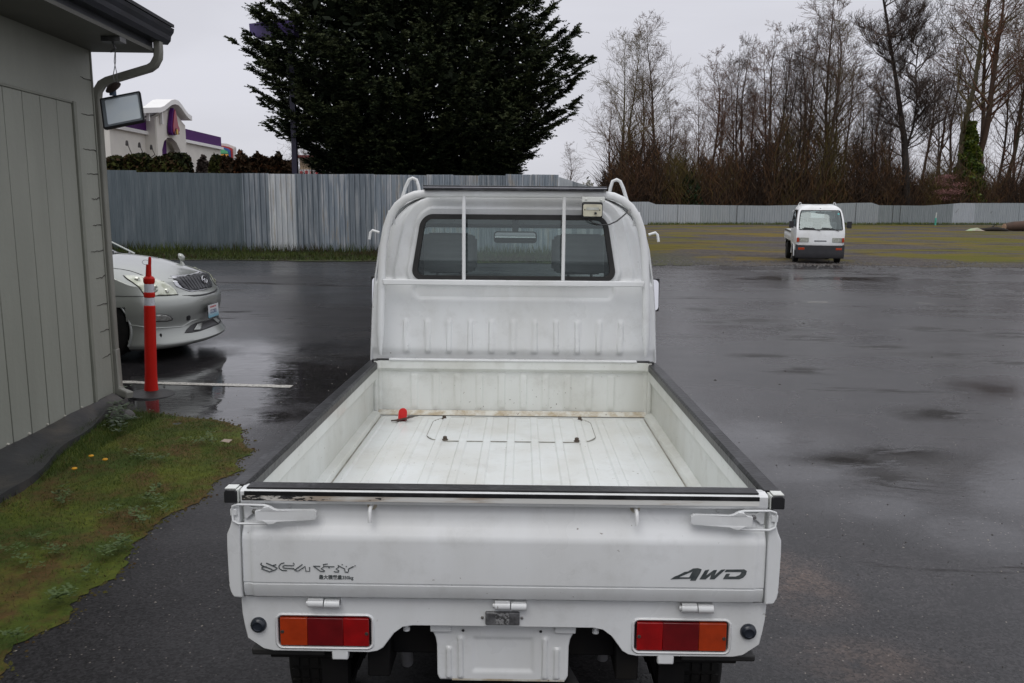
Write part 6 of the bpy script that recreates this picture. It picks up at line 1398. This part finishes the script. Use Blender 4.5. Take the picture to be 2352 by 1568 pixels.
def limb(p, d, ln, r, level):
    ns = (8, 5, 4, 3)[level]; P = [p]
    for i in range(ns):
        d = (d + Vector((rd.gauss(0, .16), rd.gauss(0, .16), rd.gauss(.05, .1)))).normalized(); q = P[-1] + d * ln / ns
        br.append((*P[-1], *q, max(.012, r * (1 - i / ns)), max(.012, r * (1 - (i + 1) / ns)))); P.append(q)
        if level < 3:
            for c in range(rd.choice((1, 1, 2))):
                az = rd.uniform(0, 6.28); s_ = Vector((math.cos(az), math.sin(az), rd.uniform(0, .8))); limb(q, (d + s_ * .9).normalized(), ln * .55 * rd.uniform(.6, 1.1), r * .45, level + 1)
for k in range(46):
    s_ = tr[min(len(tr) - 1, 2 + int(rd.random() ** .9 * 11))]; t = rd.random(); p = Vector(s_[0:3]).lerp(Vector(s_[3:6]), t)
    az = rd.choice((0, PI)) + rd.gauss(0, .7); limb(p, Vector((math.cos(az), math.sin(az), rd.uniform(.15, 1.0))).normalized(), rd.uniform(3.5, 7.5) * (1 - .35 * (p.z / 30)), .10, 0)
bt = thing('bare_tree', 'big dark bare tree with a thick trunk leaning left behind the far fence', 'tree', (pbase.x, Yb, 0))
V, F = prisms(tr, 8); np_mesh('trunk', V, F, BK[2], parent=bt, smooth=True); V, F = prisms(br, 3); np_mesh('branches', V, F, TW[2], parent=bt)

# leaf clumps
def leafcloud(P, s0, s1, drop=0.0, aspect=.5, N_=None):
    n = len(P); s = rng.uniform(s0, s1, n)[:, None]; a = rng.normal(0, 1, (n, 3))
    if N_ is not None: a = a * .6 + N_ * 1.2
    a[:, 2] -= drop; a /= np.linalg.norm(a, axis=1, keepdims=True); b_ = np.cross(a, rng.normal(0, 1, (n, 3))); b_ /= np.linalg.norm(b_, axis=1, keepdims=True)
    V = np.stack([P - a * s * .5, P + b_ * s * aspect * .5, P + a * s * .6, P - b_ * s * aspect * .5], 1); return V.reshape(-1, 3), np.arange(n * 4).reshape(n, 4)
# ivy on the trunks at 2205-2250 and pink shrub, small conifer
GI = [pm('ivy_leaf', (.055, .085, .010), .5, 0, (.03, .05, .008), .8, spec=.3), pm('ivy_leaf_light', (.13, .155, .015), .5, 0, (.07, .10, .012), .8, spec=.3)]
f_ = gnd(2222, 515.5); Yi = f_.y + 4.2; n = 9000
zt = 1 - rng.power(1.5, n); z = .3 + 12.5 * rng.random(n); pcx = np.interp(z, [0, 4, 8, 12], [2222, 2222, 2218, 2212]); wdt = np.interp(z, [0, 3, 7, 10, 13], [1.75, 1.65, 1.35, .9, .5])
cx_ = np.array([aty(p, 470, Yi).x for p in pcx]); ang = rng.uniform(0, 2 * PI, n); rr = wdt * (1 + .18 * np.sin(z * 3.1 + ang * 2)) * rng.uniform(.8, 1.12, n)
q0 = aty(2222, 470, Yi)
V, F = leafcloud(np.stack([cx_ - q0.x + np.cos(ang) * rr, np.sin(ang) * rr, z], 1), .22, .48, .4, .8)
iv = np_mesh('ivy', V, F, GI, (rng.random(n) + .25 * np.sin(z * 2 + ang * 3) > .62).astype(int)); iv.location = (q0.x, Yi, 0); tag(iv, 'thick green ivy wrapped around the tall trunks right of the big dark tree', 'ivy')
n = 2600; f_ = gnd(2160, 515.5); q0 = aty(2160, 470, f_.y + 1.6); c = rng.normal(0, 1, (14, 3)) * [1.1, .4, .9] + [0, 0, 4.6]; P = c[rng.integers(0, 14, n)] + rng.normal(0, 1, (n, 3)) * [.5, .3, .14]
ps = thing('blossom_shrub', 'pink blossoming shrub between the leaning dark tree and the ivy clad trunks', 'shrub', (q0.x, f_.y + 1.6, 0))
V, F = leafcloud(P, .06, .16); np_mesh('blossom', V, F, pm('pink_blossom', (.36, .17, .16), .7, 0, (.20, .09, .09), 1), parent=ps)
tr, br = gen_tree(77, H=5.8, nb=18, lev=3, r0=.07, twig=.014, spread=.4, first=.1); V, F = prisms(tr + br, 3); np_mesh('branches', V, F, TW[1], parent=ps)
f_ = gnd(1582, 515.5); q0 = aty(1582, 470, f_.y + 2.6); n = 5000; z = 5.6 * (1 - rng.power(2.2, n) ** 1) ; z = 5.6 * rng.random(n); rr = np.interp(z, [0, 2, 4, 5.6], [1.6, 1.6, 1.1, .15]) * rng.uniform(.4, 1.05, n) ** .5; ang = rng.uniform(0, 6.28, n)
V, F = leafcloud(np.stack([np.cos(ang) * rr, np.sin(ang) * rr, z], 1), .2, .4, .5); 
sc_ = np_mesh('small_conifer', V, F, pm('small_conifer_green', (.022, .038, .012), .6, 0, (.012, .022, .008), .8, spec=.2)); sc_.location = (q0.x, f_.y + 2.6, 0); tag(sc_, 'small dark green conifer standing just behind the left part of the far fence', 'tree')

# brushwood thicket behind the far fence
def brush(name, x0, x1, n, hfun, mats, label, depth=(1.0, 14), r=(.018, .04)):
    px = rng.uniform(x0, x1, n); S = np.zeros((n, 8)); ex = rng.uniform(*depth, n)
    g = np.array([gnd(p, 515.5) for p in np.linspace(x0, x1, 60)]); gx_ = np.interp(px, np.linspace(x0, x1, 60), g[:, 0]); gy_ = np.interp(px, np.linspace(x0, x1, 60), g[:, 1])
    Y = gy_ + ex; X = gx_ * Y / gy_; hm = hfun(px); z0 = hm * rng.random(n) ** 1.35; ln = rng.uniform(.5, 1.9, n)
    S[:, 0] = X; S[:, 1] = Y; S[:, 2] = z0; S[:, 3] = X + rng.normal(0, .55, n) * ln; S[:, 4] = Y + rng.normal(0, .25, n) * ln; S[:, 5] = z0 + ln; rr = rng.uniform(*r, n); S[:, 6] = rr; S[:, 7] = rr * .4
    V, F = prisms(S, 3); nn = np.sin(px * .021) + .8 * np.sin(px * .053 + 1) + rng.normal(0, .7, n); mi = np.clip(np.digitize(nn, [-.7, .1, 1.0]), 0, len(mats) - 1); mi = np.tile(mi, 3)
    return tag(np_mesh(name, V, F, mats, mi), label, 'brush', kind='stuff')
BR = [pm('brush_dark_brown', (.046, .031, .022), .9, 0, (.032, .023, .017), .6, spec=.1), pm('brush_russet', (.125, .068, .032), .9, 0, (.075, .043, .024), .6, spec=.1), pm('brush_brown', (.080, .054, .035), .9, 0, (.055, .038, .026), .6, spec=.1), pm('brush_olive', (.105, .082, .028), .9, 0, (.07, .054, .022), .6, spec=.1)]
def hf(px): return np.interp(px, [1375, 1400, 1440, 1500, 1560, 1620, 1680, 1740, 1790, 1840, 1890, 1960, 2030, 2060, 2100, 2150, 2200, 2260, 2300, 2360, 2500], [2.5, 6, 8, 7.5, 6, 6.2, 6.5, 8.5, 11, 11.5, 10.5, 8.5, 8.5, 6, 5, 5.5, 6, 5, 5, 6, 7]) * (1 + .12 * np.sin(px * .11) + .08 * np.sin(px * .31))
brush('brushwood_thicket', 1378, 3000, 76000, hf, BR, 'dense brown brushwood thicket behind the far fence')
brush('low_undergrowth', 1385, 3000, 29000, lambda p: hf(p) * .45, [BR[0], BR[2], BR[0], BR[1]], 'dark tangled undergrowth low behind the far fence', (1.5, 9), (.04, .09))
def hf2(px): return hf(px) * 1.5
brush('russet_sprigs', 1400, 3000, 34000, hf2, [TW[1], TW[0], TW[1], TW[3]], 'fine reddish twigs rising above the thicket', (2, 16), (.010, .018))
# low distant scrub seen over the cab
n = 3500; px = rng.uniform(1290, 1440, n); q = np.array([aty(p, 470, 190) for p in px]); P = np.stack([q[:, 0], 190 + rng.uniform(-8, 8, n), rng.random(n) ** .7 * (4 + 2.2 * np.sin(px * .09) + rng.uniform(0, 2, n))], 1)
V, F = leafcloud(P, .5, 1.1); tag(np_mesh('distant_scrub', V, F, pm('distant_scrub_mat', (.26, .26, .22), .9, 0, (.20, .19, .17), .1, spec=.1)), 'pale distant scrub seen between the two fences', 'scrub', kind='stuff')
q = aty(1302, 470, 130); bare_tree(3, 0, (q.x, 130, 0), aty(1302, 330, 130).z, 1.2, .4, 'slender faint bare tree standing alone just right of the big conifer')
q = aty(712, 470, 52); bare_tree(2, 2, (q.x, 52, 0), aty(712, 300, 52).z, 1.5, 2.0, 'thin bare tree beside the purple lamp pole, half hidden by the conifer')
q = aty(660, 470, 80); bare_tree(0, 0, (q.x + 2, 80, 0), aty(660, 292, 80).z, 1.6, 1.1, 'pale bare tree poking out left of the purple lamp pole')

# ------------------------------------------------------------------ the big conifer
cf = thing('big_conifer', 'huge dark green conifer rising behind the near fence', 'tree', (-4.35, 38.0, 0))
def env(z): return np.interp(z, [0, 1.5, 3.2, 4.2, 5.2, 7.1, 8.8, 10.4, 14, 18, 21.5], [2.0, 3.0, 4.4, 5.5, 6.5, 7.35, 7.0, 5.9, 4.7, 2.8, .3])
tr = [(0, 0, z, 0, 0, z + 1.5, .42 * (1 - z / 24), .42 * (1 - (z + 1.5) / 24)) for z in np.arange(0, 21, 1.5)]
V, F = prisms(tr, 8); np_mesh('trunk', V, F, BK[2], parent=cf, smooth=True)
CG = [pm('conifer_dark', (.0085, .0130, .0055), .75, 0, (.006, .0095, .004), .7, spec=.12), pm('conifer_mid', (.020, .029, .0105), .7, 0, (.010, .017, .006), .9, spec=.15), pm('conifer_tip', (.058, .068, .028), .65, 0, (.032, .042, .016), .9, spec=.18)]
rb = np.random.default_rng(11)
Br, SPR = [], []
nbr = 1250
for i in range(nbr):
    z = .6 + 20.4 * ((i + rb.random()) / nbr) ** 1.25
    if z > 13.5 and rb.random() < .35: continue
    az = rb.uniform(0, 2 * PI); L_ = float(env(z)) * rb.uniform(.87, 1.0) * (1 + .04 * math.sin(3 * az + z))
    if rb.random() < .07: L_ *= rb.uniform(1.03, 1.10)
    m = 13; t = np.linspace(0, 1, m); rise = rb.uniform(.0, .20) * L_; side = rb.normal(0, .08)
    rad = t * L_; zz = z - .20 * L_ * np.sin(t * PI * .9) + rise * t ** 2; azs = az + side * t
    P = np.stack([np.cos(azs) * rad, np.sin(azs) * rad, zz], 1)
    for k in range(4, m - 1): Br.append((*P[k], *P[k + 1], .03 * (1 - t[k]) + .006, .03 * (1 - t[k + 1]) + .005))
    ns = int(16 + L_ * 3.6); u = 1 - .62 * rb.random(ns) ** 1.6; u[:3] = [.99, .97, .93]; j = np.minimum(m - 2, (u * (m - 1)).astype(int)); f_ = (u * (m - 1) - j)[:, None]
    p = P[j] * (1 - f_) + P[j + 1] * f_; d = P[j + 1] - P[j]; d /= np.linalg.norm(d, axis=1, keepdims=True)
    sd = np.stack([-d[:, 1], d[:, 0], np.zeros(ns)], 1) * rb.choice([-1, 1], ns)[:, None]; sd /= np.linalg.norm(sd, axis=1, keepdims=True) + 1e-9
    a = rb.uniform(.15, 1.0, ns)[:, None]; ax = d * (1 - a * .6) + sd * a * .75; ax[:, 2] += rb.uniform(-.30, .28, ns); ax /= np.linalg.norm(ax, axis=1, keepdims=True)
    Ls = rb.uniform(.40, .95, ns) * (1.20 - .50 * u)
    SPR.append(np.concatenate([p, ax, Ls[:, None], u[:, None], rb.random(ns)[:, None]], 1))
SPR = np.concatenate(SPR, 0); S_ = len(SPR); nl = 22
p, ax, Ls, u, tint = SPR[:, None, 0:3], SPR[:, None, 3:6], SPR[:, None, 6:7], SPR[:, None, 7], SPR[:, None, 8]
perp = np.cross(SPR[:, 3:6], [0, 0, 1.]); perp /= np.linalg.norm(perp, axis=1, keepdims=True) + 1e-9; perp = perp[:, None, :]
w_ = ((np.arange(nl) + .3) / nl)[None, :, None]; sgn = np.where(np.arange(nl) % 2, 1, -1)[None, :, None]
c = p + ax * Ls * w_ + np.array([0, 0, 1.]) * (-.20 * Ls * w_ ** 2) + rb.normal(0, .015, (S_, nl, 3))
dl = ax * .80 + perp * sgn * rb.uniform(.35, .95, (S_, nl, 1)); dl[..., 2] += rb.uniform(-.55, .15, (S_, nl)); dl /= np.linalg.norm(dl, axis=2, keepdims=True)
ll = rb.uniform(.08, .20, (S_, nl, 1)) * (1.15 - .5 * w_); wv = np.cross(dl, rb.normal(0, 1, (S_, nl, 3))); wv /= np.linalg.norm(wv, axis=2, keepdims=True); wv = wv * ll * .19
Vs = np.stack([c - wv, c + dl * ll * .5 + wv * 1.2, c + dl * ll, c + dl * ll * .45 - wv * 1.2], 2).reshape(-1, 3)
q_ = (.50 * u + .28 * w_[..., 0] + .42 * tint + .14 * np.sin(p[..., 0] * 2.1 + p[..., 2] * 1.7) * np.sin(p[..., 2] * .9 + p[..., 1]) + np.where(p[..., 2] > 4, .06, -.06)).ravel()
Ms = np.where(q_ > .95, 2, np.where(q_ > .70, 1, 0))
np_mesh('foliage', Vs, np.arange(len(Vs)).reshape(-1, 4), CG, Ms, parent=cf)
V, F = prisms(Br, 4); np_mesh('branches', V, F, BK[2], parent=cf)
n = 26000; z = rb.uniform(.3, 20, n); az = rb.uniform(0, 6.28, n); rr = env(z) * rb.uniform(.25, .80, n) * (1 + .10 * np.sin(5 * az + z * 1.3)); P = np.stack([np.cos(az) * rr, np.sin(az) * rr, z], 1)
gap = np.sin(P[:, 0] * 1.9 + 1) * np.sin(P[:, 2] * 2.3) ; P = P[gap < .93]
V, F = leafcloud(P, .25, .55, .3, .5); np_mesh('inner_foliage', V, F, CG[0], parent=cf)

# ------------------------------------------------------------------ hedges and shrubs by the restaurant
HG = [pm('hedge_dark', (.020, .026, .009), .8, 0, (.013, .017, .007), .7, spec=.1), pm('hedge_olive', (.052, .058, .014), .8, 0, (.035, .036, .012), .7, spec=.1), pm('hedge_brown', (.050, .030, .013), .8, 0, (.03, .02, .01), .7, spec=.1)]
def bush(name, label, cat, x0, x1, ty, Y, mats, box=.75, brownp=.15, n=3600, ragged=0.0, grp=None):
    a = aty(x0, ty, Y); b_ = aty(x1, ty, Y); cx_ = (a.x + b_.x) / 2; hw_ = (b_.x - a.x) / 2; H_ = a.z
    if ragged: hw_ *= 1.15
    d = rng.normal(0, 1, (n, 3)); d /= np.linalg.norm(d, axis=1, keepdims=True); k = (np.abs(d) ** 4).sum(1) ** -.25; k = (1 - box) + box * k
    P = d * k[:, None] * rng.uniform(.55, 1.02, n)[:, None] ** .5; P = P * [hw_, min(hw_, 1.6), H_ * .5] + [0, 0, H_ * .5]
    P += .10 * np.sin(P * 4.1 + x0)
    if ragged:
        m_ = P[:, 2] > H_ * .7; P[m_, 2] += (ragged * np.maximum(0, np.sin(P[m_, 0] * 5.5 + x0)) ** 4 * (P[m_, 2] / H_ - .65) * 1.6)
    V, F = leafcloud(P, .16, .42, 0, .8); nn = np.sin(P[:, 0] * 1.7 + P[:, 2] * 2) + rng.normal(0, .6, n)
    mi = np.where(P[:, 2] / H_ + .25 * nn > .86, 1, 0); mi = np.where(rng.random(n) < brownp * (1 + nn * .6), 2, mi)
    t = thing(name, label, cat, (cx_, Y, 0), 0, grp); np_mesh('foliage', V, F, mats, mi, parent=t)
    mb = MB(); mb.tube([(0, 0, 0), (.05, 0, H_ * .6)], .06, 6); mb.build('stem', BK[2], t); return t
g_ = 'trimmed hedges in front of the restaurant'
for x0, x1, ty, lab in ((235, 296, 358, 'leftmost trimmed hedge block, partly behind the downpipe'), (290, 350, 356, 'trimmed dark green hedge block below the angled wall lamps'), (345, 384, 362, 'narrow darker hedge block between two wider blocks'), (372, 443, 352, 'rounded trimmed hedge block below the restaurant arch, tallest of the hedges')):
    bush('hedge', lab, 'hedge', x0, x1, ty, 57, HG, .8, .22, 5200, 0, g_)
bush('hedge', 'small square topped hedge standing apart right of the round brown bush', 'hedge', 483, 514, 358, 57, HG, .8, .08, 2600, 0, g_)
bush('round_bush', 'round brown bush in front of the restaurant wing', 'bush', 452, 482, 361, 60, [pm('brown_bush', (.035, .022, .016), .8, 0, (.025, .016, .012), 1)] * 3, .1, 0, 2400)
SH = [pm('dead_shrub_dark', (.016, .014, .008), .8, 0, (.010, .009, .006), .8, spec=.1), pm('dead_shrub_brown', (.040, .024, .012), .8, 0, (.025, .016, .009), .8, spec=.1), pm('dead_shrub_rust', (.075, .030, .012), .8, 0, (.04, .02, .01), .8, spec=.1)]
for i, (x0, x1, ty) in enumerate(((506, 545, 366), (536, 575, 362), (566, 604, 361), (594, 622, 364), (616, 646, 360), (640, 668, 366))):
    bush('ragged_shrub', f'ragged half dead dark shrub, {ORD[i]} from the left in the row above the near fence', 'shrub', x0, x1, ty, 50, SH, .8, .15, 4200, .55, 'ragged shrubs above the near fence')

# ------------------------------------------------------------------ odds and ends in the field
q = gnd(2148, 517); st_ = thing('marker_stake', 'thin white and green marker stake standing before the far fence', 'stake', (q.x, q.y, 0))
mb = MB(); mb.tube([(0, 0, 0), (.0, 0, .85)], .10, 8); mb.build('green_sleeve', pm('teal_green_plastic', (.05, .30, .20), .5, 0, (.10, .45, .35), 3), st_); mb = MB(); mb.tube([(0, 0, .85), (.03, 0, 1.45)], .07, 8); mb.build('white_tip', pm('stake_white', (.6, .62, .6), .5), st_)
q = gnd(2272, 531); lg = thing('dark_log', 'flat dark log lying in the mossy field left of the bigger brown log', 'log', (q.x, q.y, 0), .05)
mb = MB(); mb.tube([(-1.4, 0, .10), (-.4, .05, .16), (.5, -.05, .20), (1.3, .1, .14), (1.7, .1, .08)], [.08, .14, .2, .15, .06], 9); mb.build('log_body', BK[2], lg, smooth=50)
mb = MB(); mb.tube([(.2, 0, .3), (.5, .1, .55), (.7, .1, .5)], [.06, .04, .015], 6); mb.build('snag', BK[2], lg)
q = gnd(2330, 531); lg = thing('brown_log', 'big reddish brown log with a pale cut end at the right edge of the field', 'log', (q.x, q.y, 0), .03)
mb = MB(); mb.tube([(-.9, 0, .35), (-.2, 0, .42), (1.5, .1, .48), (4.0, .1, .42)], [.30, .40, .46, .34], 12); mb.build('log_body', pm('log_red_brown', (.075, .040, .026), .8, 0, (.05, .03, .02), 2), lg, smooth=50)
mb = MB(); mb.lathe([(.28, -.95), (.29, -.90)], (0, 0, .35), axis='x', n=14); mb.build('cut_end', pm('pale_cut_wood', (.42, .27, .17), .7), lg)
q = gnd(2236, 531); mb = MB(); mb.add([(-.7, 0, .04), (-.2, .1, .22), (.3, 0, .30), (.7, 0, .12), (.9, -.1, .04), (0, -.3, .05)], [(0, 1, 5), (1, 2, 5), (2, 3, 5), (3, 4, 5)]); o = mb.build('plastic_sheet', pm('pale_green_plastic', (.28, .40, .22), .5, 0, (.30, .24, .20), 2), solid=.02); o.location = (q.x, q.y, 0); tag(o, 'crumpled pale green plastic sheet left of the dark log', 'sheet')
